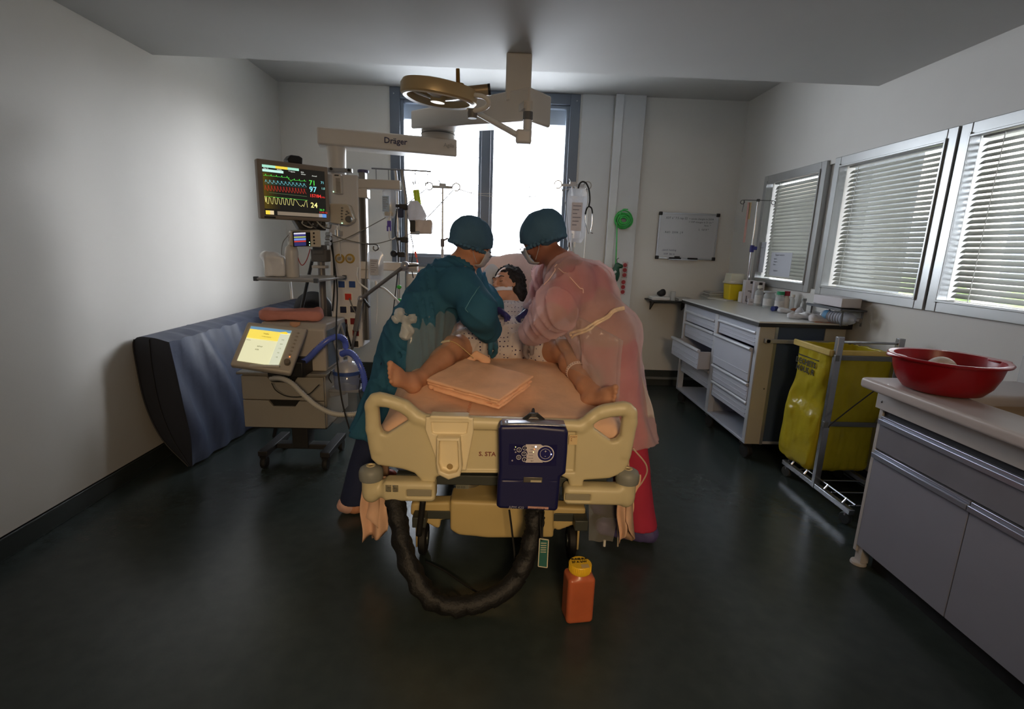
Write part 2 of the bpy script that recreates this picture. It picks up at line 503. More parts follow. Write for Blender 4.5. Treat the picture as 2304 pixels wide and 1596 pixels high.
        for _ in range(smooth):
            a2 = np.zeros_like(vs)
            for c in range(3):
                a2[:, c] = np.bincount(E_[:, 0], vs[E_[:, 1], c], len(vs)) + np.bincount(E_[:, 1], vs[E_[:, 0], c], len(vs))
            vs = 0.45 * vs + 0.55 * a2 / np.maximum(dg, 1)
        if parent is not None:
            im = np.array(wm(parent).inverted()); vs = vs @ im[:3, :3].T + im[:3, 3]
        me = bpy.data.meshes.new(name)
        me.vertices.add(len(vs)); me.vertices.foreach_set('co', vs.astype(np.float32).ravel())
        me.loops.add(len(Q) * 4); me.loops.foreach_set('vertex_index', Q.astype(np.int32).ravel())
        me.polygons.add(len(Q)); me.polygons.foreach_set('loop_start', (np.arange(len(Q)) * 4).astype(np.int32))
        me.update(calc_edges=True); me.validate()
        return finish(me, name, mats, parent, ang=180, label=label, kind=kind)


# ------------------------------------------------------------------ the room
WALL = M('wall_paint', (215, 213, 208), 0.55, var=0.03, scale=2.0, bump=0.05, bscale=220)
CEIL = M('ceiling_paint', (196, 196, 194), 0.62, var=0.02, scale=2.0, bump=0.03, bscale=200, spec=.35)
VINYL = M('floor_vinyl', (52, 61, 60), 0.27, var=0.10, scale=14.0, bump=0.04, bscale=90, spec=0.45)
PLINTH = M('plinth_vinyl', (52, 58, 57), 0.45, var=0.08)
FRAME = M('window_frame_paint', (98, 106, 118), 0.45, var=0.03)
SILVER = M('anodised_frame', (178, 180, 180), 0.34, 0.55, var=0.04)
PANEL = M('panel_laminate', (206, 208, 210), 0.4, var=0.02)
GLASS = film('window_glass', (225, 232, 235), 0.995, 0.02)
XL, XR, YB, YF = -2.16, 2.36, 5.24, -1.5
ZL, ZU, YS = 2.49, 2.87, 3.43

b = B(); b.bb((XL - .15, YF - 1.6, -.12), (XR + .15, YB + .15, 0)); struct('floor', b, VINYL)
b = B(); b.bb((XL - .15, YF - 1.6, ZL), (XR + .15, YS, ZU + .12)); struct('ceiling', b, CEIL)
b = B(); b.bb((XL - .15, YS, ZU), (XR + .15, YB + .15, ZU + .12)); struct('ceiling', b, CEIL)
b = B(); b.bb((XL - .15, YF, 0), (XL, YB + .15, ZU)); struct('wall_left', b, WALL)

# back wall with the window opening
WX0, WX1, WZ0, WZ1 = -1.105, 0.72, 1.22, 2.865
b = B()
b.bb((XL - .15, YB, 0), (WX0, YB + .15, ZU)); b.bb((WX1, YB, 0), (XR + .15, YB + .15, ZU))
b.bb((WX0, YB, 0), (WX1, YB + .15, WZ0))
struct('wall_back', b, WALL)
# right wall with three glazed openings
WIN = [(4.68, 3.83), (3.70, 2.755), (2.70, 1.62)]
RZ0, RZ1 = 1.18, 2.075
b = B()
b.bb((XR, YF, 0), (XR + .14, YB, RZ0)); b.bb((XR, YF, RZ1), (XR + .14, YB, ZU))
b.bb((XR, WIN[0][0], RZ0), (XR + .14, YB, RZ1)); b.bb((XR, YF, RZ0), (XR + .14, WIN[2][1], RZ1))
b.bb((XR + .02, WIN[0][1], RZ0), (XR + .12, WIN[1][0], RZ1)); b.bb((XR + .02, WIN[1][1], RZ0), (XR + .12, WIN[2][0], RZ1))
struct('wall_right', b, WALL)
# front wall behind the camera, with the open doorway
b = B()
b.bb((XL - .15, YF - .12, 0), (-.25, YF, ZL)); b.bb((.95, YF - .12, 0), (XR + .15, YF, ZL)); b.bb((-.25, YF - .12, 2.1), (.95, YF, ZL))
struct('wall_front', b, WALL)
b = B(); b.bb((XL - .15, YF - 1.6, 0), (XR + .15, YF - 1.48, ZL)); b.bb((XL - .15, YF - 1.5, 0), (XL - .03, YF - .1, ZL)); b.bb((XR + .03, YF - 1.5, 0), (XR + .15, YF - .1, ZL))
struct('wall_corridor', b, WALL)

def plinth(name, p, q, t):
    b = B(); b.bb(p, q); b.bb((p[0] - t[0], p[1] - t[1], q[2] - .012), (q[0] + t[2], q[1] + t[3], q[2]))
    struct(name, b, PLINTH, bev=.004)
plinth('baseboard_left', (XL, YF, 0), (XL + .018, YB, .1), (0, 0, .002, 0))
plinth('baseboard_back', (XL, YB - .018, 0), (XR, YB, .17), (0, .002, 0, 0))
b = B(); b.bb((1.35, YB - .035, .075), (XR, YB - .018, .1)); struct('trim_1', b, M('grey_rail', (110, 112, 112), .5))
plinth('baseboard_right', (XR - .018, YF, 0), (XR, YB, .1), (.002, 0, 0, 0))

# back window: frame, mullion, two panes, sill
w1 = bpy.data.objects.new('window_1', None); COL.objects.link(w1); w1['kind'] = 'structure'; w1.location = (-.19, YB, WZ0)
b = B(); fr = .095
b.bb((WX0, YB - .02, WZ0), (WX0 + fr, YB + .1, WZ1)); b.bb((WX1 - fr, YB - .02, WZ0), (WX1, YB + .1, WZ1))
b.bb((WX0 + fr, YB - .02, WZ1 - fr), (WX1 - fr, YB + .1, WZ1)); b.bb((WX0 + fr, YB - .02, WZ0), (WX1 - fr, YB + .1, WZ0 + .07))
b.build('frame', FRAME, w1, bev=.004)
b = B()
for x0, x1 in ((WX0 + fr, -.22), (-.135, WX1 - fr)):
    z0, z1 = WZ0 + .07, WZ1 - fr; t = .03
    b.bb((x0, YB + .02, z0), (x0 + t, YB + .08, z1)); b.bb((x1 - t, YB + .02, z0), (x1, YB + .08, z1))
    b.bb((x0 + t, YB + .02, z1 - t), (x1 - t, YB + .08, z1)); b.bb((x0 + t, YB + .02, z0), (x1 - t, YB + .08, z0 + t))
b.build('sash_frame', M('sash_paint', (120, 130, 144), .4), w1, bev=.003)
b = B(); b.bb((-.222, YB - .03, WZ0 + .07), (-.132, YB + .1, WZ1 - fr)); b.build('mullion', FRAME, w1, bev=.005)
for x0, x1 in ((WX0 + fr + .03, -.25), (-.105, WX1 - fr - .03)):
    b = B(); b.bb((x0, YB + .045, WZ0 + .1), (x1, YB + .051, WZ1 - fr - .03)); b.build('pane', GLASS, w1)
for x in (WX0 + .04, WX1 - .035):
    b = B(); b.cyl((x, YB - .024, WZ1 - .06), (x, YB - .018, WZ1 - .06), .006, n=8); b.build('screw', SILVER, w1)
b = B(); b.bb((WX0, YB - .05, WZ0 - .03), (WX1, YB, WZ0)); b.build('sill', FRAME, w1, bev=.006)
# outside slatted blind behind the panes, its slats turned flat
eb = thing('outdoor_blind', 'white outdoor slatted blind with flat open slats behind back window panes', 'blind', (-.19, YB + .2, WZ0))
SL = M('white_slat', (232, 233, 232), .5, var=.02)
b = B(); b.bb((WX0 + .05, YB + .15, 2.62), (WX1 - .05, YB + .24, 2.86)); b.build('headbox', M('headbox_grey', (165, 172, 180), .5), eb, bev=.004)
for x in (WX0 + .07, WX1 - .11):
    b = B(); b.bb((x, YB + .17, WZ0), (x + .02, YB + .22, 2.62)); b.build('guide_rail', SILVER, eb)
slat = None
for i in range(15):
    z = 1.30 + i * .09
    if slat is None:
        b = B(); b.grid(lambda u, v: V(WX0 + .1 + u * 1.62, YB + .165 + v * .06, z + .006 * math.sin(math.pi * v)), 2, 5)
        slat = b.build('slat', SL, eb, solid=.0015)
    else:
        s2 = slat.copy(); COL.objects.link(s2); s2.parent = eb; s2.location = (0, 0, i * .09)

# tall service panel on the back wall
wp = thing('wall_panel', 'tall pale service panel on back wall right of the window', 'panel', (1.19, YB, .1))
b = B(); b.bb((1.062, YB - .06, .18), (1.345, YB - .001, 2.87)); b.build('panel_body', PANEL, wp, bev=.004)
b = B(); b.bb((1.05, YB - .075, .18), (1.13, YB - .055, 2.87)); b.build('cover_strip', M('strip_white', (216, 219, 222), .35), wp, bev=.006)
b = B(); b.bb((.742, YB - .012, .18), (1.045, YB - .001, 2.87)); b.build('flat_board', PANEL, wp)
GOLD = M('brass', (170, 140, 60), .3, .9)
for z in (1.02, .93):
    b = B(); b.lathe([(.0, -.02), (.03, -.02), (.032, 0), (.02, .008), (.012, .012), (.0, .012)], (1.12, YB - .075, z), (0, -1, 0)); b.build('gas_outlet', GOLD, wp, label='brass round gas outlet')

# side windows with their metal frames, glass and venetian blinds between the panes
BL = cloth('blind_slat', (216, 217, 211), transl=.3, bump=.02, rough=.45, var=.02)
CORD = M('blind_cord', (238, 238, 232), .6)
NAMES = ['farthest window on the right wall', 'middle window on the right wall', 'nearest window on the right wall']
for wi, (ya, yb) in enumerate(WIN):
    w = bpy.data.objects.new('window_%d' % (wi + 2), None); COL.objects.link(w); w['kind'] = 'structure'; w.location = (XR, ya, RZ0)
    b = B(); t = .045; x0, x1 = XR - .02, XR + .035
    b.bb((x0, yb - .02, RZ0 - .03), (x1, yb + t, RZ1 + .03)); b.bb((x0, ya - t, RZ0 - .03), (x1, ya + .02, RZ1 + .03))
    b.bb((x0, yb + t, RZ1 - t + .01), (x1, ya - t, RZ1 + .03)); b.bb((x0, yb + t, RZ0 - .03), (x1, ya - t, RZ0 + t - .01))
    b.build('frame', SILVER, w, bev=.004)
    b = B(); x0, x1 = XR - .03, XR - .019
    for y in (yb + t, ya - t): b.bb((x0, y - .006, RZ0 + .02), (x1, y + .006, RZ1 - .02))
    for z in (RZ0 + .03, RZ1 - .035): b.bb((x0, yb + t, z - .006), (x1, ya - t, z + .006))
    b.build('glazing_bead', SILVER, w, bev=.002)
    b = B(); b.bb((XR + .012, yb + .03, RZ0 + .02), (XR + .017, ya - .03, RZ1 - .02)); b.build('pane', GLASS, w)
    b = B(); b.bb((XR + .125, yb, RZ0), (XR + .13, ya, RZ1)); b.build('pane', GLASS, w)
    vb = thing('venetian_blind', 'white venetian blind with half closed slats behind the ' + NAMES[wi], 'blind', (XR + .075, (ya + yb) / 2, RZ1 - .01))
    b = B(); b.bb((XR + .055, yb + .03, RZ1 - .04), (XR + .095, ya - .03, RZ1 - .005)); b.build('head_rail', SL, vb, bev=.003)
    b = B(); b.bb((XR + .06, yb + .03, RZ0 + .02), (XR + .09, ya - .03, RZ0 + .035)); b.build('bottom_rail', SL, vb, bev=.003)
    tilt = math.radians((62, 44, 40)[wi])
    proto = None; n = 27
    for i in range(n):
        z = RZ0 + .06 + i * .0295
        if proto is None:
            def sf(u, v):
                a = (v - .5) * .036
                return V(XR + .075 + a * math.cos(tilt), yb + .035 + u * (ya - yb - .07), z + a * math.sin(tilt) + .003 * (1 - (2 * v - 1) ** 2))
            b = B(); b.grid(sf, 2, 4); proto = b.build('slat', BL, vb, solid=.0012)
        else:
            q = proto.copy(); COL.objects.link(q); q.parent = vb; q.location = (0, 0, i * .0295)
    for fy in (.14, .86):
        y = yb + (ya - yb) * fy
        b = B(); b.cyl((XR + .052, y, RZ0 + .03), (XR + .052, y, RZ1 - .02), .0025, n=5); b.build('ladder_cord', CORD, vb)

# what stands outside the blinds: a terrace, a concrete pillar, a pale rendered house and shrubs
b = B(); b.bb((XR + .15, -3, -.3), (12, 26, -.12)); o = b.build('terrace', M('terrace_concrete', (150, 148, 142), .8)); o['kind'] = 'structure'
b = B(); b.bb((XR + .145, -3, 2.9), (6.2, 6.6, 3.1)); o = b.build('added_shade_roof', M('shade_roof_grey', (140, 140, 138), .8)); o['kind'] = 'structure'  # unseen roof, added to keep sky light off the terrace and house
b = B(); b.bb((3.0, 4.25, -.12), (3.4, 4.95, 2.9)); tag(b.build('pillar', M('pillar_grey', (128, 132, 134), .7)), 'grey concrete terrace pillar seen through the middle blind', 'pillar')
b = B(); b.bb((3.0, 2.2, -.12), (3.25, 2.62, 2.9)); tag(b.build('pillar', M('pillar_grey', (128, 132, 134), .7)), 'grey concrete terrace pillar seen through the nearest blind', 'pillar')
hs = thing('house', 'pale rendered house across the terrace seen through the blinds', 'building', (8.5, 6, -.1))
b = B(); b.bb((8.5, -2, -.12), (12, 26, 3.45)); b.build('wall', M('render_beige', (176, 164, 150), .85, var=.25, scale=2.2), hs)
for y in (3.0, 5.4, 7.6, 9.8):
    for z in (1.0,):
        b = B(); b.bb((8.42, y, z), (8.5, y + .9, z + 1.3)); f = b.build('window', M('far_frame', (225, 222, 214), .5), hs)
        b = B(); b.bb((8.4, y + .08, z + .08), (8.43, y + .82, z + 1.22)); b.build('pane', M('far_pane', (70, 80, 92), .2), f)
SHR = M('shrub_green', (92, 110, 62), .8, var=.4, scale=8)
for i, (y, r) in enumerate(((4.7, .7), (6.4, .6), (8.2, .75))):
    vol = Vol((7.0 - 1, y - 1, -.2), (7.0 + 1, y + 1, 1.6), .05)
    vol.ell((7.0, y, .45), (r * .8, r, .75), k=.1); vol.noise(.07, 14, seed=i)
    o = vol.mesh('shrub', SHR, smooth=1)
    tag(o, ['round green shrub outside, seen through the nearest blind', 'low green shrub outside behind the middle blind', 'broad green shrub outside beyond the grey pillar'][i], 'shrub')


# ------------------------------------------------------------------ hospital bed
BEIGE = M('bed_plastic_beige', (202, 190, 152), 0.42, var=0.03, bump=0.02, bscale=300)
BEIGE2 = M('bed_cover_beige', (192, 170, 116), 0.5, var=0.03)
BUMP = M('bumper_grey', (128, 130, 124), 0.5, var=0.03)
STEEL = M('steel_grey', (120, 124, 122), 0.35, 0.7, var=0.05)
DARKF = M('bed_frame_dark', (58, 62, 58), 0.5, var=0.05)
BLACK = M('black_plastic', (18, 18, 20), 0.5, var=0.05)
RUBBER = M('black_rubber', (14, 14, 14), 0.7, var=0.1)
PEACH = cloth('peach_sheet', (240, 200, 170), transl=0.2, bump=0.18, bscale=28)
PEACH2 = cloth('peach_blanket', (242, 194, 160), transl=0.1, bump=0.15, bscale=45)
WHITEP = M('white_plastic', (226, 224, 216), 0.4, var=0.02)

def xz(*pts): return [(p[0], p[2]) for p in pts]

bed = thing('hospital_bed', 'beige hospital bed with handled footboard in the middle of the room', 'bed', (0.03, 1.95, 0))
vol = Vol((-.60, 1.86, .44), (.66, 2.03, .88), .0042)
fb = xz((-0.2847, 1.9300, 0.7423), (-0.3095, 1.9300, 0.7548), (-0.3604, 1.9300, 0.7999), (-0.4217, 1.9300, 0.8204), (-0.4741, 1.9300, 0.8319), (-0.5058, 1.9300, 0.8237), (-0.5241, 1.9300, 0.7956), (-0.5247, 1.9300, 0.7117), (-0.5202, 1.9300, 0.6169), (-0.5093, 1.9300, 0.5516), (-0.4829, 1.9300, 0.5249),
        (-0.3817, 1.9300, 0.5097), (-0.3328, 1.9300, 0.4931), (-0.3093, 1.9300, 0.4660), (-0.3039, 1.9300, 0.4422), (-0.2489, 1.9300, 0.4435), (-0.2417, 1.9300, 0.4774), (-0.1906, 1.9300, 0.4964), (0.0475, 1.9300, 0.5000), (0.2689, 1.9300, 0.4952), (0.3030, 1.9300, 0.4801), (0.3125, 1.9300, 0.4442), (0.3683, 1.9300, 0.4455), (0.3699, 1.9300, 0.4776),
        (0.4770, 1.9300, 0.4881), (0.5308, 1.9300, 0.5133), (0.5534, 1.9300, 0.5554), (0.5626, 1.9300, 0.6437), (0.5709, 1.9300, 0.7399), (0.5668, 1.9300, 0.7871), (0.5448, 1.9300, 0.8128), (0.5136, 1.9300, 0.8194), (0.4320, 1.9300, 0.8042), (0.3868, 1.9300, 0.7805), (0.3602, 1.9300, 0.7458), (0.3337, 1.9300, 0.7357))
vol.plate(fb, 1.925, 1.972, .016)
# thicker rounded rims of the two hand grips and the top rail
def rim(pts, r, k=.012):
    for a, c in zip(pts[:-1], pts[1:]): vol.cap(a, c, r, k=k)
rim([(-0.4831, 1.9450, 0.5923), (-0.5027, 1.9450, 0.6784), (-0.5039, 1.9450, 0.7727), (-0.4856, 1.9450, 0.7974), (-0.4572, 1.9450, 0.8000), (-0.3688, 1.9450, 0.7706), (-0.3228, 1.9450, 0.7304), (-0.2798, 1.9450, 0.7145), (0.0412, 1.9450, 0.7113), (0.3432, 1.9450, 0.7075), (0.3812, 1.9450, 0.7410), (0.4228, 1.9450, 0.7707), (0.5179, 1.9450, 0.7883), (0.5429, 1.9450, 0.7719), (0.5479, 1.9450, 0.7339), (0.5332, 1.9450, 0.5976)], .0245)
h1 = xz((-0.4754, 1.9300, 0.7746), (-0.4367, 1.9300, 0.7719), (-0.3928, 1.9300, 0.7563), (-0.3629, 1.9300, 0.7347), (-0.3560, 1.9300, 0.7198), (-0.4423, 1.9300, 0.6609), (-0.4601, 1.9300, 0.6661), (-0.4702, 1.9300, 0.6905))
h2 = xz((0.5111, 1.9300, 0.7611), (0.4626, 1.9300, 0.7560), (0.4184, 1.9300, 0.7416), (0.3960, 1.9300, 0.7240), (0.3972, 1.9300, 0.7068), (0.4721, 1.9300, 0.6530), (0.4937, 1.9300, 0.6574), (0.5086, 1.9300, 0.6771))
vol.plate(h1, 1.8, 2.1, .004, k=.016, op='s'); vol.plate(h2, 1.8, 2.1, .004, k=.016, op='s')
# shallow recess in the middle of the board
vol.plate(xz((-0.2599, 1.9300, 0.6883), (0.3237, 1.9300, 0.6916), (0.3268, 1.9300, 0.5164), (-0.1907, 1.9300, 0.5083)), 1.88, 1.938, .006, k=.01, op='s')
vol.mesh('footboard', BEIGE, bed, smooth=2)
text('S. STA', 'lettering', M('faded_red_ink', (120, 62, 52), .6), bed, (-0.0698, 1.9365, 0.5749), (1, 0, 0), (0, 0, 1), .026, bold=.0006, label='faded red lettering on the footboard')
b = B(); p, q = (0.2962, 1.9230, 0.6802), (0.3295, 1.9230, 0.6388); b.bb((p[0], 1.9225, q[2]), (q[0], 1.9245, p[2])); st = b.build('sticker', M('sticker_tan', (214, 188, 140), .6), bed, label='small paper sticker right of the pump')
text('FOREST\n H\n N', 'lettering', M('dark_red_ink', (110, 40, 30), .6), st, (0.3003, 1.9220, 0.6693), (1, 0, 0), (0, 0, 1), .008)

# bumper arms with grey roller bumpers and recessed grey plates
for sgn, bx, a0, a1, pl in ((-1, (-0.5132, 1.9300, 0.4712), (-0.4606, 1.9300, 0.4684), (-0.2434, 1.9300, 0.3794), ((-0.3625, 1.9000, 0.4344), (-0.2577, 1.9000, 0.4011))), (1, (0.5538, 1.9300, 0.4819), (0.2875, 1.9300, 0.4597), (0.5377, 1.9300, 0.3804), ((0.2910, 1.9000, 0.4293), (0.3979, 1.9000, 0.3977)))):
    vol = Vol((min(bx[0], a0[0]) - .07, 1.85, .34), (max(bx[0], a1[0]) + .07, 2.06, .56), .0045)
    x0, x1 = sorted((a0[0], a1[0])); z0, z1 = a1[2], a0[2]
    xi = x1 if sgn < 0 else x0
    vol.box(((x0 + x1) / 2, 1.945, (z0 + z1) / 2 - .004), (x1 - x0, .085, z1 - z0), .02)
    vol.cap((bx[0], 1.945, z0 + .012), (bx[0], 1.945, bx[2]), .036, .04, k=.02)
    vol.cap((bx[0], 1.945, z0 + .03), ((x0 + x1) / 2, 1.945, (z0 + z1) / 2), .03, .034, k=.02)
    vol.box((pl[0][0] / 2 + pl[1][0] / 2, 1.898, (pl[0][2] + pl[1][2]) / 2), (pl[1][0] - pl[0][0], .03, pl[0][2] - pl[1][2]), .003, op='s')
    am = vol.mesh('bumper_arm', BEIGE, bed, smooth=2)
    b = B(); b.bb((pl[0][0] + .002, 1.907, pl[1][2] + .002), (pl[1][0] - .002, 1.916, pl[0][2] - .002)); b.build('marking_plate', M('plate_grey', (142, 136, 116), .5), am, bev=.002)
    z = bx[2]
    b = B(); b.lathe([(.0, -.012), (.047, -.012), (.0495, 0), (.0495, .022), (.044, .036), (.03, .045), (.019, .047), (.019, .042), (.011, .042), (.011, .02), (0, .02)], (bx[0], 1.945, z), n=28)
    bp_ = b.build('bumper', BUMP, bed)
    b = B(); b.lathe([(.011, .044), (.013, .049), (.018, .049), (.020, .046), (.020, .04), (.011, .04)], (bx[0], 1.945, z), n=20, closed=False); b.build('bumper_ring', M('ring_cream', (205, 190, 150), .5), bp_)
    b = B(); b.cyl((bx[0], 1.945, z + .02), (bx[0], 1.945, z + .043), .0108, n=14); b.build('bumper_hub', M('hub_brown', (92, 62, 34), .5), bp_)

# deck, lift column, base cover and casters
b = B(); b.bb((-.42, 1.99, .415), (.48, 2.04, .46)); b.bb((-.42, 2.04, .42), (-.37, 3.95, .46)); b.bb((.43, 2.04, .42), (.48, 3.95, .46)); b.bb((-.42, 3.9, .42), (.48, 3.95, .46))
for y in (2.5, 3.0, 3.5): b.bb((-.37, y, .425), (.43, y + .06, .455))
b.build('deck_frame', DARKF, bed, bev=.004)
p, q = (-0.1657, 1.9880, 0.4183), (-0.1124, 1.9880, 0.4010)
b = B(); b.bb((p[0], 1.985, q[2]), (q[0], 1.99, p[2])); dl = b.build('deck_plate', M('deck_label', (110, 112, 100), .5), bed)
text('50 025', 'lettering', BLACK, dl, (p[0] + .004, 1.9845, q[2] + .004), (1, 0, 0), (0, 0, 1), .013)
for x, y in ((-.13, 2.25), (.2, 3.55)):
    b = B(); b.cyl((x, y, .2), (x, y, .43), .062, n=24); b.build('lift_column', M('lift_steel', (150, 150, 142), .25, .8), bed)
b = B(); b.lathe([(.066, 0), (.074, 0), (.074, .02), (.066, .02)], (-.13, 2.25, .37), n=24); b.build('lift_ring', STEEL, bed)
vol = Vol((-.40, 2.0, .1), (.48, 3.7, .42), .008)
A = (-0.1986, 2.0600, 0.3020); Bq = (0.2665, 2.0600, 0.2927); C1 = (0.2748, 2.0600, 0.1270); D1 = (-0.0202, 2.0600, 0.1188); E1 = (-0.1613, 2.0600, 0.1315); F1 = (-0.1976, 2.0600, 0.1575)
vol.plate(xz(A, Bq, C1, D1, E1, F1), 2.06, 2.2, .012)
vol.plate(xz((-0.3755, 2.0900, 0.2732), (-0.1974, 2.0900, 0.2836), (-0.2008, 2.0900, 0.1974), (-0.2412, 2.0900, 0.1920), (-0.2451, 2.0900, 0.1517), (-0.2573, 2.0900, 0.1469), (-0.3800, 2.0900, 0.2158)), 2.085, 2.16, .006)
vol.plate(xz((0.2585, 2.0900, 0.2694), (0.4172, 2.0900, 0.2662), (0.4172, 2.0900, 0.2015), (0.2933, 2.0900, 0.1470), (0.2804, 2.0900, 0.1581), (0.2752, 2.0900, 0.1805), (0.2627, 2.0900, 0.1847)), 2.085, 2.16, .006)
vol.box((.035, 2.9, .24), (.34, 1.6, .12), .02)
vol.mesh('base_cover', BEIGE2, bed, smooth=2)
b = B()
for sx in (-.33, .39): b.bb((sx - .03, 2.02, .19), (sx + .03, 3.75, .24))
b.bb((-.36, 2.08, .2), (.42, 2.13, .24)); b.bb((-.36, 3.66, .2), (.42, 3.71, .24)); b.build('base_frame', DARKF, bed, bev=.004)
for x, y, px in ((-.325, 2.13, -1), (.365, 2.13, 1), (-.325, 3.72, -1), (.365, 3.72, 1)):
    b = B(); b.lathe([(.0, -.018), (.066, -.018), (.075, -.012), (.075, .012), (.066, .018), (0, .018)], (x, y, .0752), (1, 0, 0), n=28)
    c = b.build('caster', RUBBER, bed)
    b = B(); b.box((x + px * .027, y, .12), (.01, .08, .14)); b.box((x, y, .19), (.06, .06, .02)); b.build('caster_fork', BEIGE2, c, bev=.004)
    b = B(); b.cyl((x - .02, y, .075), (x + .02, y, .075), .03, n=18); b.build('caster_hub', STEEL, c)
# headboard (hidden behind the pillow) and the two transfusion poles with hooks
b = B(); b.bb((-.42, 4.02, .5), (.5, 4.06, 1.12)); b.build('headboard', BEIGE, bed, bev=.02, seg=3)

def hook_pole(px, base, top, cross):
    """Bed-head pole with a two-armed hook bar."""
    t = thing('drip_pole', *px)
    t.location = base
    x, y = base[0], base[1]
    b = B(); b.cyl((x, y, base[2]), (x, y, base[2] + (top - base[2]) * .62), .011, n=12); b.cyl((x, y, base[2] + (top - base[2]) * .6), (x, y, top), .007, n=12); b.build('pole', M('pole_steel', (158, 152, 146), .3, .6), t)
    zc = base[2] + (top - base[2]) * .66
    b = B(); b.cyl((x, y, zc - .03), (x, y, zc + .03), .015, n=12); b.bar((x, y, zc + .015), (x + .045, y - .01, zc + .035), .012, .012); b.build('clamp', M('clamp_brown', (86, 72, 66), .5), t)
    w = cross
    b = B(); b.bar((x - w, y, top - .004), (x + w, y, top - .004), .012, .02); b.box((x, y, top + .005), (.05, .03, .035)); b.build('cross_bar', M('hook_grey', (146, 146, 148), .4, .3), t, bev=.003)
    for s_ in (-1, 1):
        b = B(); b.tube([V(x + s_ * (w + .028 + .028 * math.cos(a)), y, top + .0 + .028 * math.sin(a)) for a in np.linspace(math.pi if s_ > 0 else 0, (math.pi - 5.2) if s_ > 0 else 5.2, 16)], .004, 6); b.build('hook', M('hook_wire', (150, 150, 150), .3, .8), t)
    b = B(); b.tube([(x, y, top), (x - .02, y, top + .03), (x - .03, y, top + .045)], .004, 6); b.build('latch', STEEL, t)
    return t
p = (-0.4598, 4.0200, 1.8474); q = (0.5107, 4.0200, 1.8946)
hook_pole(('steel drip pole with twin hooks behind the blue-gowned nurse', 'drip pole'), (p[0], 4.02, .62), p[2], .075)
hook_pole(('steel drip pole with twin hooks carrying the large white fluid bag', 'drip pole'), (q[0] + .02, 4.02, .62), q[2], .085)

# ------------------------------------------------------------------ mattress, sheet, pillows
def top(y):
    """Height of the bedding along the bed."""
    if y < 2.62:
        t = np.clip((y - 2.12) / .5, 0, 1); return .715 + .09 * t * t * (3 - 2 * t)
    if y < 3.12: return .805
    return .805 + (y - 3.12) * .5
mt = thing('mattress', 'thick air mattress under the peach sheet on the bed deck', 'mattress', (.035, 2.0, .46))
b = B()
for i in range(9):
    y0 = 2.0 + i * .218; y1 = y0 + .21
    zt = min(top(y0), top(y1)) - .03
    z0 = .462 if y0 < 3.0 else max(.462, zt - .24)
    b = B(); b.bb((-.435, y0, z0), (.505, y1, zt)); b.build('air_cell', M('mattress_blue', (86, 98, 132), .5), mt, bev=.03, seg=3)

def sheet_pt(u, v):
    # u: across, -1..1 beyond the edges hangs down; v: along the bed from the tucked foot end to the head
    s_ = (u - .5) * 2.0
    y = 1.955 + v * 2.0
    ed = .5; r_ = .05
    a = abs(s_); sg = 1 if s_ >= 0 else -1
    y_ = max(y, 2.0)
    z = float(top(y_))
    Y = y_
    if y < 2.06: z -= (2.06 - y) ** 2 * 9
    hang = (.62 if sg < 0 else .6) * math.exp(-((y - 2.08) / .12) ** 2) * .6 + .20
    if a <= .62:
        x = sg * ed * a / .62
        e = max(0, a / .62 - .86) / .14
        z -= .045 * e * e
        Y += 0
        z += .006 * math.sin(x * 22 + 3 * math.sin(y * 5)) * math.sin(y * 9 + x * 4)
    else:
        t = (a - .62) / .38
        x = sg * (ed + .028 + .03 * math.sin(y * 34 + sg) * t + .045 * t + .008 * t * math.sin(y * 71))
        z -= .045 + hang * t ** 0.95
        Y += .012 * math.sin(t * 9)
    return V(.035 + x, Y, z)
bs = thing('bed_sheet', 'peach fitted sheet over the mattress hanging down both sides', 'sheet', (.035, 2.0, .75))
b = B(); b.grid(sheet_pt, 110, 90); b.build('sheet_cloth', PEACH, bs, ang=180, solid=.004)
for pts, sg in ((((-0.5820, 2.0400, 0.4432), (-0.4591, 2.0200, 0.4287), (-0.4758, 2.0200, 0.1588), (-0.5868, 2.0500, 0.1070)), -1), (((0.5342, 2.0200, 0.4455), (0.6431, 2.0500, 0.4545), (0.6151, 2.0600, 0.2498), (0.5680, 2.0200, 0.1137)), 1)):
    pts = [V(p) for p in pts]
    b = B(); b.grid(lambda u, v: (pts[0] * (1 - u) + pts[1] * u) * (1 - v) + (pts[3] * (1 - u) + pts[2] * u) * v + V(.006 * math.sin(9 * v), .022 * math.sin(u * 9 + sg) * (.3 + .7 * v), .006 * math.sin(7 * u) * v), 22, 16); b.build('corner_drape', PEACH, bs, ang=180, solid=.003)
b = B()
for i in range(46):
    v = .03 + i * .0045; p = sheet_pt(.40 + .0002 * i, v) + V(0, 0, .004)
    b.box(p + V(.003 * (-1) ** i, 0, 0), (.007, .0022, .0015))
b.build('seam_stitching', M('seam_thread', (176, 106, 78), .8), bs)
p = (0.1355, 3.7200, 1.1823)
pw = thing('pillow', 'pale pink pillow behind the head of the lying person', 'pillow', (p[0], 3.74, 1.1))
Rp = np.array(Matrix.Rotation(math.radians(-28), 3, 'X'))
vol = Vol((-.36, 3.42, .9), (.56, 4.02, 1.48), .011)
vol.ell((p[0] - .02, 3.74, 1.185), (.27, .075, .2), Rp, k=.05); vol.box((p[0] - .02, 3.75, 1.185), (.46, .07, .31), .03, Rp, k=.08)
vol.noise(.009, 16, (1, 1, 1), 3)
vol.mesh('pillow_case', cloth('pillow_pink', (228, 206, 198), transl=.3, bump=.25, bscale=22), pw, smooth=3)
p = (-0.0462, 3.6200, 1.2143)
pw2 = thing('pillow', 'narrow white pillow roll left of the head of the lying person', 'pillow', (p[0], 3.66, 1.08))
vol = Vol((-.30, 3.5, .98), (.1, 3.82, 1.36), .01)
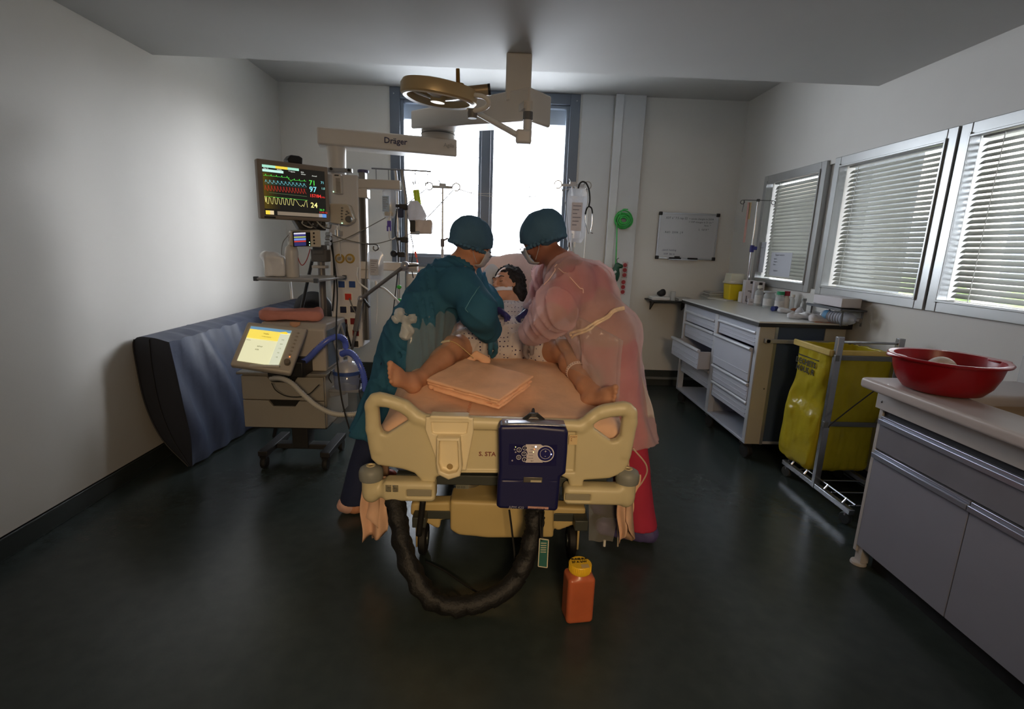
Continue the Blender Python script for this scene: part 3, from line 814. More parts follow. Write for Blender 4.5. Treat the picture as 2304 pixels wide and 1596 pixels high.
vol.ell((p[0] - .02, 3.66, 1.16), (.07, .06, .15), Rp, k=.03); vol.noise(.006, 20, seed=8)
vol.mesh('pillow_case', cloth('pillow_white', (222, 222, 226), transl=.3, bump=.2), pw2, smooth=3)

# folded peach blanket on the foot of the bed
c0 = (-0.0826, 2.1671, 0.8150)
fb_ = thing('folded_blanket', 'folded peach flannel blanket lying on the foot of the bed', 'blanket', (c0[0], c0[1], .79))
tl, tr, br, bl = V(-.199, 2.528, .852), V(.124, 2.364, .822), V(.07, 2.022, .776), V(-.286, 2.276, .798)
ux = unit((tr - tl) + (br - bl)); uy = unit((tl - bl) + (tr - br)); uy = unit(uy - ux * (ux @ uy)); uz = np.cross(ux, uy)
cen = (tl + tr + br + bl) / 4; L_ = (np.linalg.norm(tr - tl) + np.linalg.norm(br - bl)) / 2; W_ = (np.linalg.norm(tl - bl) + np.linalg.norm(tr - br)) / 2
RB = np.stack([ux, uy, uz], 1)
vol = Vol(cen - V(.34, .36, .2), cen + V(.34, .36, .16), .004)
for k_ in range(4):
    off = RB @ V(.004 * (k_ % 2) - .012 * (k_ == 1), -.006 * (4 - k_) * .5 + .01 * (k_ == 2), -.016 * k_)
    vol.box(cen + off, (L_ - .012 * k_, W_ - .006 * k_, .0135), .006, RB)
for k_ in (0, 2):
    a = cen + RB @ V(-L_ / 2 + .004, -W_ / 2 + .02, -.016 * k_ - .008); c = cen + RB @ V(-L_ / 2 + .004, W_ / 2 - .02, -.016 * k_ - .008)
    vol.cap(a, c, .0145, k=.006)
vol.noise(.0032, 26, (1, 1, .3), 5)
vol.mesh('blanket_cloth', PEACH2, fb_, smooth=2)
p = V((-0.1075, 2.6200, 0.8403))
vol = Vol(p - .1, p + .1, .004)
vol.cap(p + V(-.05, 0, -.03), p + V(-.01, 0, .012), .022, .012, flat=((0, 1, 0), 1.7)); vol.cap(p + V(-.01, 0, .012), p + V(.04, .0, -.02), .014, .024, flat=((0, 1, 0), 1.7)); vol.noise(.004, 40, seed=2)
o = vol.mesh('loose_corner', PEACH2, fb_)

# ------------------------------------------------------------------ cup bracket on the footboard
cb = thing('bottle_holder', 'cream plastic bottle holder hooked over the footboard left of the pump', 'holder', (-0.1892, 1.9000, 0.7497))
CREAM = M('holder_cream', (226, 212, 176), .38, var=.02)
yb_ = 1.905
b = B(); P_ = lambda *a: V(*a)
out_ = [(-0.2810, 1.9050, 0.7492), (-0.0929, 1.9050, 0.7504), (-0.0902, 1.9050, 0.6945), (-0.1180, 1.9050, 0.5256), (-0.2242, 1.9050, 0.5270), (-0.2830, 1.9050, 0.6971)]
vol = Vol((-.32, 1.82, .44), (-.02, 1.95, .78), .003)
vol.plate(xz(*out_), 1.897, 1.913, .005)
vol.plate(xz((-0.2600, 1.9050, 0.7294), (-0.1120, 1.9050, 0.7313), (-0.1184, 1.9050, 0.6862), (-0.1290, 1.9050, 0.6803), (-0.2459, 1.9050, 0.6793), (-0.2565, 1.9050, 0.6865)), 1.88, 1.906, .003, op='s')
a0, a1 = (-0.2634, 1.9300, 0.7447), (-0.1102, 1.9300, 0.7450)
vol.box(((a0[0] + a1[0]) / 2, 1.925, a0[2] + .006), (a1[0] - a0[0], .06, .012), .004, k=.006)
vol.plate(xz((-0.2339, 1.8800, 0.6780), (-0.1412, 1.8800, 0.6804), (-0.1308, 1.8800, 0.5523), (-0.1393, 1.8800, 0.5176), (-0.1855, 1.8800, 0.5011), (-0.2283, 1.8800, 0.5232), (-0.2355, 1.8800, 0.5689)), 1.855, 1.90, .012, k=.006)
vol.plate(xz((-0.2234, 1.8800, 0.6671), (-0.1498, 1.8800, 0.6690), (-0.1433, 1.8800, 0.5559), (-0.1538, 1.8800, 0.5365), (-0.1857, 1.8800, 0.5280), (-0.2159, 1.8800, 0.5408), (-0.2249, 1.8800, 0.5692)), 1.82, 1.887, .01, k=.004, op='s')
vol.mesh('holder_body', CREAM, cb, smooth=1)
p = (-0.1827, 1.8840, 0.5474)
b = B(); b.lathe([(0, 0), (.0125, 0), (.0125, .002), (0, .002)], (p[0], 1.8875, p[2]), (0, -1, 0), n=20); b.build('drain_hole', M('hole_shade', (150, 128, 84), .6), cb)

# ------------------------------------------------------------------ mattress pump
pm = thing('mattress_pump', 'dark blue air mattress pump hanging on the footboard', 'pump', (0.1401, 1.8500, 0.3800))
NAVY = M('pump_navy', (22, 24, 72), .42, var=.03, bump=.03, bscale=400)
yf = 1.84
vol = Vol((-.03, 1.80, .31), (.32, 1.935, .75), .0035)
vol.plate(xz((0.0151, 1.8400, 0.7435), (0.1419, 1.8400, 0.7486), (0.2698, 1.8400, 0.7392), (0.2795, 1.8400, 0.7212), (0.2808, 1.8400, 0.6365), (0.2786, 1.8400, 0.5502), (0.2601, 1.8400, 0.5347), (0.2584, 1.8400, 0.4658), (0.2550, 1.8400, 0.3959), (0.2465, 1.8400, 0.3860), (0.0215, 1.8400, 0.3928), (0.0088, 1.8400, 0.4023), (0.0085, 1.8400, 0.4794), (0.0134, 1.8400, 0.5554), (0.0070, 1.8400, 0.7289)), 1.835, 1.915, .014)
vol.plate(xz((0.0249, 1.8400, 0.5216), (0.2468, 1.8400, 0.5191), (0.2431, 1.8400, 0.5210), (0.0286, 1.8400, 0.5141)), 1.8, 1.838, .001, op='s')
pbd = vol.mesh('casing', NAVY, pm, smooth=1)
a0, a1 = (0.0220, 1.8500, 0.7419), (0.2675, 1.8500, 0.7408)
b = B(); b.grid(lambda u, v: V(a0[0] + u * (a1[0] - a0[0]), 1.842 + v * .066, a0[2] + .0035 + .003 * math.sin(math.pi * u)), 10, 4); b.build('top_plate', M('silver_lid', (168, 172, 182), .3, .7), pm, solid=.004)
# hanger hooks
b = B(); ap = V((0.1478, 1.9150, 0.7625)); hh = ap
b.bar((0.0758, 1.9000, 0.7212), (hh[0] - .012, 1.915, hh[2] + .004), .011, .012); b.bar((hh[0] + .012, 1.915, hh[2] + .004), (0.2196, 1.9000, 0.7211), .011, .012); b.box((hh[0], 1.917, hh[2] + .002), (.036, .014, .014))
b.tube([(hh[0], 1.917, hh[2]), (hh[0], 1.955, hh[2] + .012), (hh[0], 1.99, hh[2] - .01)], .006, 6); b.build('hanger_hook', BLACK, pm)
yp = 1.8345
b = B(); p, q = (0.0516, 1.8345, 0.6720), (0.2376, 1.8345, 0.5839); b.bb((p[0], yp - .0008, q[2]), (q[0], yp + .001, p[2])); b.build('control_panel', M('panel_violet', (16, 15, 70), .3), pm, bev=.004)
WH = M('print_white', (214, 210, 214), .5, var=0); 
b = B(); b.prism([V(p[0], yp - .0015, p[2]) for p in ((0.1154, 1.8345, 0.6717), (0.1724, 1.8345, 0.6731), (0.1902, 1.8345, 0.6625), (0.1665, 1.8345, 0.6509), (0.1603, 1.8345, 0.6341), (0.1645, 1.8345, 0.6157), (0.1863, 1.8345, 0.5976), (0.1166, 1.8345, 0.5959), (0.1231, 1.8345, 0.6091), (0.1190, 1.8345, 0.6239), (0.1238, 1.8345, 0.6351), (0.1180, 1.8345, 0.6497))], (0, .001, 0)); b.build('label_field', M('field_grey', (196, 188, 190), .5, var=0), pm)
dc = V((0.1932, 1.8345, 0.6349))
b = B(); b.lathe([(.0305, 0), (.034, 0), (.034, .002), (.0305, .002)], (dc[0], yp - .001, dc[2]), (0, -1, 0), n=32); b.lathe([(.0200, 0), (.0212, 0), (.0212, .0022), (.0200, .0022)], (dc[0], yp - .001, dc[2]), (0, -1, 0), n=28); b.box((dc[0], yp - .002, dc[2]), (.042, .001, .0012)); b.build('dial_ring', WH, pm)
b = B(); b.lathe([(0, 0), (.0300, 0), (.0290, .003), (0, .003)], (dc[0], yp + .0003, dc[2]), (0, -1, 0), n=32); b.build('dial', M('dial_blue', (26, 26, 92), .35), pm)
text('+', 'symbol', WH, pm, V(dc[0], yp - .0032, dc[2] + .0045), (1, 0, 0), (0, 0, 1), .017, align='CENTER'); text('-', 'symbol', WH, pm, V(dc[0], yp - .0032, dc[2] - .014), (1, 0, 0), (0, 0, 1), .017, align='CENTER')
for p, g in (((0.1126, 1.8345, 0.6569), 'I'), ((0.0904, 1.8345, 0.6490), '2'), ((0.1100, 1.8345, 0.6329), 'T'), ((0.0898, 1.8345, 0.6176), 'O'), ((0.1127, 1.8345, 0.6089), '(')):
    b = B(); b.lathe([(.0078, 0), (.0096, 0), (.0096, .002), (.0078, .002)], (p[0], yp - .001, p[2]), (0, -1, 0), n=20); k_ = b.build('push_button', WH, pm)
    b = B(); b.lathe([(0, 0), (.0079, 0), (0, .001)], (p[0], yp - .0015, p[2]), (0, -1, 0), n=20); b.build('button_face', M('button_dark', (22, 22, 60), .4), k_)
    text(g, 'symbol', WH, k_, V(p[0], yp - .0034, p[2] - .0035), (1, 0, 0), (0, 0, 1), .011, align='CENTER')
for p, c_, r_ in (((0.1547, 1.8345, 0.6626), (235, 240, 255), .0036), ((0.2159, 1.8345, 0.6336), (170, 180, 255), .0036), ((0.1931, 1.8345, 0.6562), (120, 120, 255), .0014), ((0.1491, 1.8345, 0.6523), (255, 120, 40), .002), ((0.1461, 1.8345, 0.6403), (250, 240, 150), .002), ((0.0762, 1.8345, 0.6597), (190, 200, 110), .002)):
    b = B(); b.ball((p[0], yp - .001, p[2]), r_, 8); b.build('indicator_light', glow('led_%d_%d_%d' % c_, c_, 2.5), pm)
for p in ((0.0731, 1.8345, 0.6495), (0.0769, 1.8345, 0.6386), (0.0651, 1.8345, 0.6031)):
    b = B(); b.lathe([(.0017, 0), (.0028, 0), (.0028, .001), (.0017, .001)], (p[0], yp - .001, p[2]), (0, -1, 0), n=12); b.build('indicator_ring', WH, pm)
INK = M('print_dark', (40, 36, 50), .6, var=0)
for t_, p in (('VARILO', (0.1366, 1.8329, 0.6600)), ('SERIES', (0.1335, 1.8329, 0.6489)), ('ALARM', (0.1288, 1.8329, 0.6368)), ('STATIC', (0.1285, 1.8329, 0.6248)), ('MAX/CPR', (0.1246, 1.8329, 0.6126)), ('SEAT', (0.1372, 1.8329, 0.6018))):
    text(t_, 'lettering', INK, pm, p, (1, 0, 0), (0, 0, 1), .0052)
p, q = (0.1119, 1.8330, 0.5346), (0.1866, 1.8330, 0.5117)
b = B(); b.bb((p[0], 1.8325, q[2]), (q[0], 1.836, p[2])); bd = b.build('name_badge', M('badge_tin', (104, 100, 92), .35, .6), pm, bev=.002)
p, q = (0.1404, 1.8320, 0.5225), (0.1829, 1.8320, 0.5140); b = B(); b.bb((p[0], 1.8318, q[2]), (q[0], 1.833, p[2])); b.build('badge_strip', M('badge_strip', (176, 168, 142), .5), bd)
text('APM 420', 'lettering', M('print_silver', (150, 152, 168), .4), pm, (0.0567, 1.8320, 0.3990), (1, 0, -.03), (0, 0, 1), .0165, label='silver lettering at the foot of the pump')
p, q = (0.1344, 1.8330, 0.4089), (0.2166, 1.8330, 0.3990); b = B(); b.prism([V(p[0], 1.8325, p[2]), V(q[0], 1.8325, p[2] - .002), V(q[0], 1.8325, q[2] - .001), V(p[0], 1.8325, q[2] + .001)], (0, .003, 0)); bq = b.build('brand_strip', M('brand_strip', (196, 150, 140), .5), pm)
text('pressureREDUX', 'lettering', INK, bq, (0.1365, 1.8315, 0.3991), (1, 0, -.03), (0, 0, 1), .0098)

# big black hose loop, its spring clip, thin cable, green tag
hs_ = thing('pump_hose', 'thick black sleeved air hose looping from the bed frame to the pump', 'hose', (-.16, 1.70, 0))
b = B(); b.tube([(-0.4321, 1.9800, 0.4019), (-0.4149, 1.9300, 0.3635), (-0.3873, 1.8700, 0.2977), (-0.3481, 1.8000, 0.2234), (-0.3000, 1.7500, 0.1408), (-0.2387, 1.7200, 0.0758), (-0.1445, 1.7100, 0.0458), (-0.0281, 1.7300, 0.0577), (0.0725, 1.7700, 0.0969), (0.1322, 1.8200, 0.1752), (0.1598, 1.8600, 0.2649), (0.1691, 1.8850, 0.3408), (0.1702, 1.9000, 0.3826)], .038, 16, smooth=8)
# wrinkled cloth sleeve
for i, v in enumerate(b.v):
    a = .0045 * math.sin(i * .9 + v[2] * 90) + .004 * math.sin(v[0] * 70 + v[2] * 60); r0 = random.Random(i).uniform(-.001, .001)
    b.v[i] = (v[0] + a, v[1] + a * .6 + r0, max(.002, v[2] + a * .5))
b.build('hose_sleeve', M('hose_black', (15, 15, 16), .62, var=.15, bump=.4, bscale=70), hs_, ang=180)
b = B()
for i in range(5):
    for sx in (-1, 1):
        p = V((-0.4154, 1.9050, 0.4601)) - V(0, 0, i * .0061); b.tube([p + V(.0 + .014 * sx - .011, -.02, 0), p + V(.014 * sx, -.03, .003), p + V(.014 * sx + .011, -.02, -.001)], .0013, 5)
b.build('spring_clip', M('clip_steel', (190, 186, 176), .25, .9), hs_)
cable = thing('power_cable', 'thin black cable hanging from the pump down to the floor', 'cable', (-.1, 1.9, 0))
b = B(); b.tube([(0.0621, 1.8800, 0.3654), (0.0761, 1.8800, 0.2711), (0.0907, 1.8600, 0.1511), (0.0785, 1.8400, 0.0614), (0.0067, 1.8000, 0.0177), (-0.0859, 1.8300, 0.0346), (-0.2088, 1.9500, 0.0297), (-0.3000, 2.0200, 0.0254)], .0042, 7, smooth=8); b.build('cable_cord', RUBBER, cable)
b = B(); b.tube([(-0.3076, 2.0000, 0.3383), (-0.3156, 2.0000, 0.2644), (-0.3277, 2.0000, 0.1678)], .013, 8, smooth=6); o = b.build('strap', M('strap_black', (12, 12, 12), .7), ang=180); tag(o, 'short black strap dangling beneath the left end of the bed frame', 'strap')
tg = thing('key_tag', 'small green and cream card tag dangling on black cords below the pump', 'tag', (0.2091, 1.8500, 0.1293))
b = B(); b.tube([(0.1841, 1.8600, 0.3753), (0.1847, 1.8000, 0.3417), (0.1900, 1.7900, 0.2857)], .0035, 6); b.tube([(0.2022, 1.8600, 0.3737), (0.1935, 1.8000, 0.3419), (0.1935, 1.7900, 0.2858)], .0028, 6); b.build('cord', RUBBER, tg)
TGW = M('tag_cream', (216, 206, 178), .5)
q0, q1, q2, q3 = [V(p) for p in ((0.1825, 1.7900, 0.2953), (0.2180, 1.7900, 0.2902), (0.2185, 1.7900, 0.1674), (0.1826, 1.7900, 0.1728))]
b = B(); b.slab(q0, q1, q2, q3, -.002); b.build('card', M('tag_green', (44, 98, 90), .5), tg, bev=.001)
b = B()
for a, c in ((q0, q1), (q1, q2), (q2, q3), (q3, q0)): b.bar(a - V(0, .001, 0), c - V(0, .001, 0), .0035, .0035)
for i in range(5): b.bar(q0 * (.85 - .08 * i) + q3 * (.15 + .08 * i) + V(.006, -.002, 0), q0 * (.85 - .08 * i) + q3 * (.15 + .08 * i) + V(.028, -.002, .0), .006, .002)
b.build('card_print', TGW, tg)

# specimen bottle on the floor
bo = thing('specimen_bottle', 'square orange specimen bottle with yellow screw lid on the floor', 'bottle', (.337, 1.715, 0), math.radians(8))
vol = Vol((.24, 1.62, -.01), (.44, 1.82, .24), .003)
RZ = np.array(Matrix.Rotation(math.radians(8), 3, 'Z'))
vol.box((.337, 1.72, .098), (.108, .088, .196), .016, RZ); vol.cap((.337, 1.72, .17), (.337, 1.72, .206), .034, k=.02)
vol.mesh('body', M('bottle_orange', (182, 96, 62), .3, var=.08, scale=12, sss=.2), bo, smooth=1)
b = B(); b.lathe([(0, -.034), (.041, -.034), (.0425, -.032), (.0425, -.004), (.040, 0), (0, .0005)], (.337, 1.72, .24), n=36)
for i in range(36):
    a = i * math.pi / 18; b.box((.337 + .0425 * math.cos(a), 1.72 + .0425 * math.sin(a), .224), (.0022, .0022, .026))
ld = b.build('lid', M('lid_yellow', (236, 190, 44), .4), bo)
for i, t_ in enumerate(('FUNE-SUN', '27 A 2/W')): text(t_, 'lettering', BLACK, ld, V(.305, 1.732 - i * .018, .2412), (1, .12, 0), (-.12, 1, 0), .0145, bold=.0006)
b = B(); b.box((.352, 1.696, .2412), (.03, .022, .0008), RZ); b.build('paper_label', M('label_paper', (206, 176, 120), .6), ld)
# drainage bag hanging on the right side of the bed
ub = thing('drainage_bag', 'clear empty drainage bag hanging below the right corner of the bed', 'bag', (0.4887, 2.1200, 0.2578))
p = V((0.5009, 2.1200, 0.1444)); FILM = film('clear_film', (225, 222, 215), .84, .12)
b = B(); b.grid(lambda u, v: V(p[0] - .075 + .15 * u * (1 - .25 * v * v) + .02 * v, 2.11 + .018 * math.sin(math.pi * u) * math.sin(math.pi * v) + .006 * math.sin(9 * u + 7 * v), .385 - .30 * v), 14, 18); b.build('bag_film', FILM, ub, ang=180)
b = B(); b.tube([(0.5906, 2.0200, 0.5872), (0.6653, 2.0500, 0.4930), (0.6617, 2.0800, 0.4040), (0.5780, 2.1000, 0.2485), (0.5846, 2.1100, 0.0600)], .0035, 6, smooth=8); b.build('drain_tube', film('tube_clear', (230, 215, 190), .5, .1), ub)
b = B(); b.cyl((p[0] + .02, 2.11, .06), (p[0] + .02, 2.11, .09), .006, n=8); b.build('drain_tap', WHITEP, ub)


# ------------------------------------------------------------------ people
SKIN_P = M('skin_patient', (186, 136, 108), 0.62, var=.10, scale=14, sss=.12, bump=.06, bscale=160)
SKIN_N = M('skin_nurse', (196, 140, 108), 0.5, var=.06, scale=14, sss=.12)
GLOVE = M('glove_violet', (44, 42, 104), .42, var=.08, scale=30)

def basis(fwd, up):
    """Head frame: columns are right-hand x, back (+y), up (+z); the face looks along -y."""
    y = -unit(fwd); z = unit(V(up) - y * (V(up) @ y)); x = np.cross(y, z)
    return np.stack([x, y, z], 1)

def head(vol, c, R, s=1.0, face=True):
    P = lambda *a: V(c) + s * (R @ V(*a))
    E = lambda p, r, k=.012, op='u': vol.ell(P(*p), V(r) * s, R, k * s, op)
    C = lambda p, q, r, r2=None, k=.008: vol.cap(P(*p), P(*q), r * s, None if r2 is None else r2 * s, k * s)
    E((0, .02, .03), (.075, .095, .088), .0); E((0, -.02, -.025), (.064, .072, .088), .03)
    E((0, -.04, -.075), (.046, .05, .04), .03); E((0, -.076, -.096), (.02, .018, .018), .02)
    if not face: return
    C((-.034, -.082, .024), (.034, -.082, .024), .012, None, .014)
    for sx in (-1, 1):
        E((sx * .031, -.098, .004), (.017, .016, .012), .012, 's'); E((sx * .031, -.078, .003), (.0145, .0145, .0145), .003)
        E((sx * .045, -.066, -.028), (.024, .022, .02), .02)
        E((sx * .012, -.099, -.033), (.0095, .010, .008), .006)
        E((sx * .074, .012, -.012), (.011, .021, .032), .008); E((sx * .082, .008, -.01), (.008, .011, .018), .006, 's')
    C((0, -.088, .014), (0, -.114, -.026), .0085, .0125, .008)
    E((0, -.093, -.056), (.024, .011, .006), .006); E((0, -.091, -.067), (.021, .011, .0065), .006)
    C((-.02, -.104, -.0615), (.02, -.104, -.0615), .002, None, .002)

def hand(vol, w, d, n, thumb, s=1.0, curl=.5, k=.006, add=0.0, spread=.1):
    """Five-fingered hand: w wrist, d direction of the fingers, n direction the palm faces, thumb +1/-1 side."""
    d = unit(d); n = unit(V(n) - d * (V(n) @ d)); t = np.cross(d, n) * thumb
    w = V(w); pc = w + d * .05 * s
    vol.box(w + d * .048 * s, V(.078 * s + 2 * add, .088 * s, .026 * s + 2 * add), .012 * s, np.stack([t, d, n], 1), k)
    vol.cap(w - d * .02, w + d * .02 * s, .026 * s + add, .028 * s + add, k, flat=(n, 1.25))
    for i, (off, L, r) in enumerate(((.031, .068, .0088), (.0105, .078, .0092), (-.0105, .072, .0088), (-.030, .056, .0078))):
        base = w + d * (.088 - .004 * abs(i - 1)) * s + t * off * s; dd = unit(d + t * (off * spread * 20))
        q = base; a = .15
        for seg, fr in enumerate((.45, .32, .23)):
            a += curl * (.55, .75, .5)[seg]
            v = dd * math.cos(a) + n * math.sin(a)
            q2 = q + v * L * fr * s
            vol.cap(q, q2, (r - .0006 * seg) * s + add, (r - .0006 * (seg + 1)) * s + add, .002); q = q2
    b0 = w + d * .022 * s + t * .032 * s; b1 = b0 + (t * .55 + d * .62 + n * .45) * .042 * s; b2 = b1 + (t * .15 + d * .85 + n * .45) * .032 * s
    vol.cap(b0, b1, .0145 * s + add, .0105 * s + add, k); vol.cap(b1, b2, .0105 * s + add, .0085 * s + add, .002)

def limb(vol, pts, rs, k=.03):
    for i in range(len(pts) - 1): vol.cap(pts[i], pts[i + 1], rs[i], rs[i + 1], k)

def foot(vol, ankle, heel, toe, wide, s=1.0):
    """Bare foot: wide points to the big-toe side."""
    heel, toe, ankle = V(heel), V(toe), V(ankle); a = unit(toe - heel); L = np.linalg.norm(toe - heel)
    w = unit(V(wide) - a * (V(wide) @ a)); n = np.cross(a, w); n = n if n @ (ankle - heel) < 0 else -n   # n: sole side
    F_ = np.stack([a, w, n], 1)
    vol.ell(heel + a * .03, (.042, .034, .036), F_, .02); vol.cap(ankle, heel + a * .035, .034, .03, .02)
    ball = heel + a * L * .70
    vol.cap(heel + a * .04 - w * .008, ball - w * .018, .028, .022, .02); vol.ell(ball, (.042, .047, .021), F_, .02)
    vol.cap(ankle - n * .006, ball - n * .006, .034, .020, .03)
    for i, (off, ln, r) in enumerate(((.033, 1.0, .0135), (.013, .99, .0095), (-.004, .955, .009), (-.0195, .91, .0085), (-.034, .85, .008))):
        p0 = heel + a * L * .76 + w * off; p1 = heel + a * (L * ln) + w * off * 1.08 + n * .004
        vol.cap(p0, p1, r * 1.05, r, .004); vol.ell(p1, (r * 1.15, r * 1.1, r * 1.1), F_, .003)

def shell_cap(vol, c, R, s, puff, seed):
    P = lambda *a: V(c) + s * (R @ V(*a))
    vol.ell(P(0, .028, .038), V(.098, .118, .098) * s * puff, R, .02)
    vol.ell(P(0, -.01, .022), V(.09, .098, .062) * s * puff, R, .02); vol.ell(P(0, .075, -.015), V(.07, .06, .058) * s * puff, R, .03)
    vol.noise(.0045, 42, (1, 1, .6), seed)
    vol.cut(P(0, -.075, .018), R @ V(0, -.55, -.83)); vol.cut(P(0, .06, -.058), R @ V(0, .12, -1))
    # gathered elastic edge
    for i in range(28):
        a = 2 * math.pi * i / 28; q = P(.092 * math.sin(a) * puff, .018 - .1 * math.cos(a) * puff, .012 - .045 * (1 - math.cos(a)) * .5 - .02)
        vol.ell(q, V(.011, .011, .012) * s, R, .006)

def mask_on(parent, c, R, s, m, crumple=0, seed=4):
    """Pleated face mask wrapped round mouth and chin."""
    P = lambda *a: V(c) + s * (R @ V(*a))
    def f(u, v):
        a = (u - .5) * 2.2; z = .0 - .105 * v
        r = 1.0 + .05 * math.sin(v * math.pi) + .012 * math.sin(v * 22)
        x = .075 * math.sin(a) * r; y = -.035 - .078 * math.cos(a) * r + .03 * (v > .8) * (v - .8) * 5
        cr = crumple * math.sin(9 * u + 5 * v + seed)
        return P(x + cr, y - .022 * math.exp(-(a / .35) ** 2) * (1 - v), z + cr)
    b = B(); b.grid(f, 20, 14); o = b.build('face_mask', m, parent, ang=180, solid=.002)
    for sx in (-1, 1):
        b = B(); b.tube([P(sx * .068, -.05, -.02), P(sx * .078, -.01, -.0), P(sx * .083, .02, .012)], .0016, 5); b.tube([P(sx * .068, -.05, -.085), P(sx * .074, -.005, -.05), P(sx * .083, .024, -.02)], .0016, 5)
        b.build('ear_loop', m, o, kind='stuff')

def specs_on(parent, c, R, s):
    P = lambda *a: V(c) + s * (R @ V(*a)); b = B()
    for sx in (-1, 1):
        b.tube([P(sx * .034 + .024 * math.cos(a), -.112, .0 + .018 * math.sin(a)) for a in np.linspace(0, 2 * math.pi, 18)[:-1]], .0018, 5, closed=True)
        b.tube([P(sx * .058, -.11, .006), P(sx * .078, -.06, .008), P(sx * .082, .015, .004)], .0018, 5)
    b.tube([P(-.01, -.114, .004), P(0, -.118, .007), P(.01, -.114, .004)], .0018, 5)
    o = b.build('eyeglasses', M('spectacle_wire', (46, 42, 44), .3, .6), parent)
    b = B()
    for sx in (-1, 1): b.lathe([(0, 0), (.0235, 0), (.0235, .001), (0, .001)], P(sx * .034, -.112, 0), R @ V(0, -1, 0), n=18, sx=1, sy=.76)
    b.build('lens', film('lens_clear', (230, 235, 240), .9, .03), o)

# ---- patient lying in the bed
pt = thing('person', 'barefoot person in a dotted gown lying on the bed', 'person', (.07, 2.95, .81))
hip_r, hip_l = V((-0.0598, 2.9800, 0.8474)), V((0.1492, 2.9800, 0.8453))
kn_r, an_r = V((-0.2532, 2.6600, 0.8690)), V((-0.3690, 2.3600, 0.7824))
kn_l, an_l = V((0.3555, 2.6200, 0.8803)), V((0.4178, 2.3200, 0.7796))
he_r, to_r = V((-0.3815, 2.3050, 0.7532)), V((-0.4810, 2.1400, 0.8699)); he_l, to_l = V((0.4135, 2.2700, 0.7195)), V((0.5235, 2.1100, 0.7970))
hc = V((0.0430, 3.5200, 1.1617)); HR = basis((-.66, -.70, .22), (.10, .42, .90))
chest = V(.075, 3.24, .925); neck0 = V(.085, 3.40, 1.025)
pel = (hip_r + hip_l) / 2
vol = Vol((-.62, 2.02, .66), (.66, 3.75, 1.42), .0048)
head(vol, hc, HR, 1.06)
vol.cap(neck0, hc - HR @ V(0, -.01, .07), .06, .055, .03)
vol.ell(chest, (.19, .17, .105), None, .05); vol.cap(pel, chest, .125, .12, .06); vol.ell(pel, (.185, .15, .12), None, .05)
sh_r, sh_l = V(-.11, 3.31, .955), V(.27, 3.33, .955)
vol.cap(sh_r, sh_l, .075, None, .05)
limb(vol, [sh_r, V(-.24, 3.12, .90), V(-.22, 2.92, .89)], [.06, .05, .035]); limb(vol, [sh_l, V(.38, 3.12, .90), V(.36, 2.92, .89)], [.06, .05, .035])
hand(vol, V(-.22, 2.92, .89), (.25, -.95, -.1), (0, 0, -1), -1, 1.0, .3); hand(vol, V(.36, 2.92, .89), (-.25, -.95, -.1), (0, 0, -1), 1, 1.0, .3)
limb(vol, [hip_r, kn_r], [.098, .066]); limb(vol, [hip_l, kn_l], [.098, .066])
vol.ell(kn_r + V(0, -.01, .01), (.064, .064, .062), None, .02); vol.ell(kn_l + V(0, -.01, .01), (.064, .064, .062), None, .02)
limb(vol, [kn_r, kn_r * .66 + an_r * .34 + V(0, 0, -.006), an_r], [.058, .058, .038]); limb(vol, [kn_l, kn_l * .66 + an_l * .34 + V(0, 0, -.006), an_l], [.058, .058, .038])
foot(vol, an_r, he_r, to_r, (0, .25, 1)); foot(vol, an_l, he_l, to_l, (0, .25, 1))
vol.mesh('body', SKIN_P, pt, smooth=2)
# hair
P = lambda *a: hc + 1.06 * (HR @ V(*a))
vol = Vol(hc - .24, hc + .24, .005)
vol.ell(P(0, .035, .04), (.10, .112, .098), HR, .02); vol.ell(P(.05, .05, -.05), (.062, .062, .085), HR, .04); vol.ell(P(-.05, .05, -.04), (.056, .06, .08), HR, .04)
vol.noise(.009, 70, seed=11); vol.noise(.004, 170, seed=12)
vol.ell(P(0, -.10, -.03), (.095, .095, .10), HR, .012, 's')
vol.mesh('hair', M('hair_grey', (44, 41, 42), .85, var=.4, scale=60, bump=.5, bscale=200, spec=.2), pt, smooth=0)
# eyebrows, tape, tube
b = B()
for sx in (-1, 1): b.tube([P(sx * .015, -.0955, .026), P(sx * .032, -.096, .032), P(sx * .05, -.083, .028)], [.0035] * 40, 6, smooth=4)
b.build('eyebrow', M('brow_grey', (60, 54, 52), .8), pt, kind='stuff')
for sx in (-1, 1):
    b = B(); b.tube([P(sx * .018, -.0905, .0), P(sx * .031, -.0945, -.003), P(sx * .044, -.0885, .0)], .0018, 6, smooth=4); b.build('eyelash', M('lash_dark', (40, 32, 30), .8), pt)
def tp(u, v):
    a = -0.62 + u * 2.0; z = -.046 - .024 * v + .012 * u
    return P(.078 * math.sin(a), -.022 - (.088 - .0 * u) * math.cos(a) + .008 * math.sin(a) ** 2, z)
b = B(); b.grid(tp, 16, 4); b.build('adhesive_tape', M('tape_white', (214, 214, 222), .7, var=.02), pt, ang=180, solid=.0015)
b = B(); b.tube([P(-.018, -.10, -.066), P(-.03, -.14, -.078), P(-.06, -.165, -.10), P(-.09, -.16, -.14)], .0055, 8, smooth=6)
b.build('breathing_tube', film('tube_milky', (220, 226, 226), .35, .2), pt)
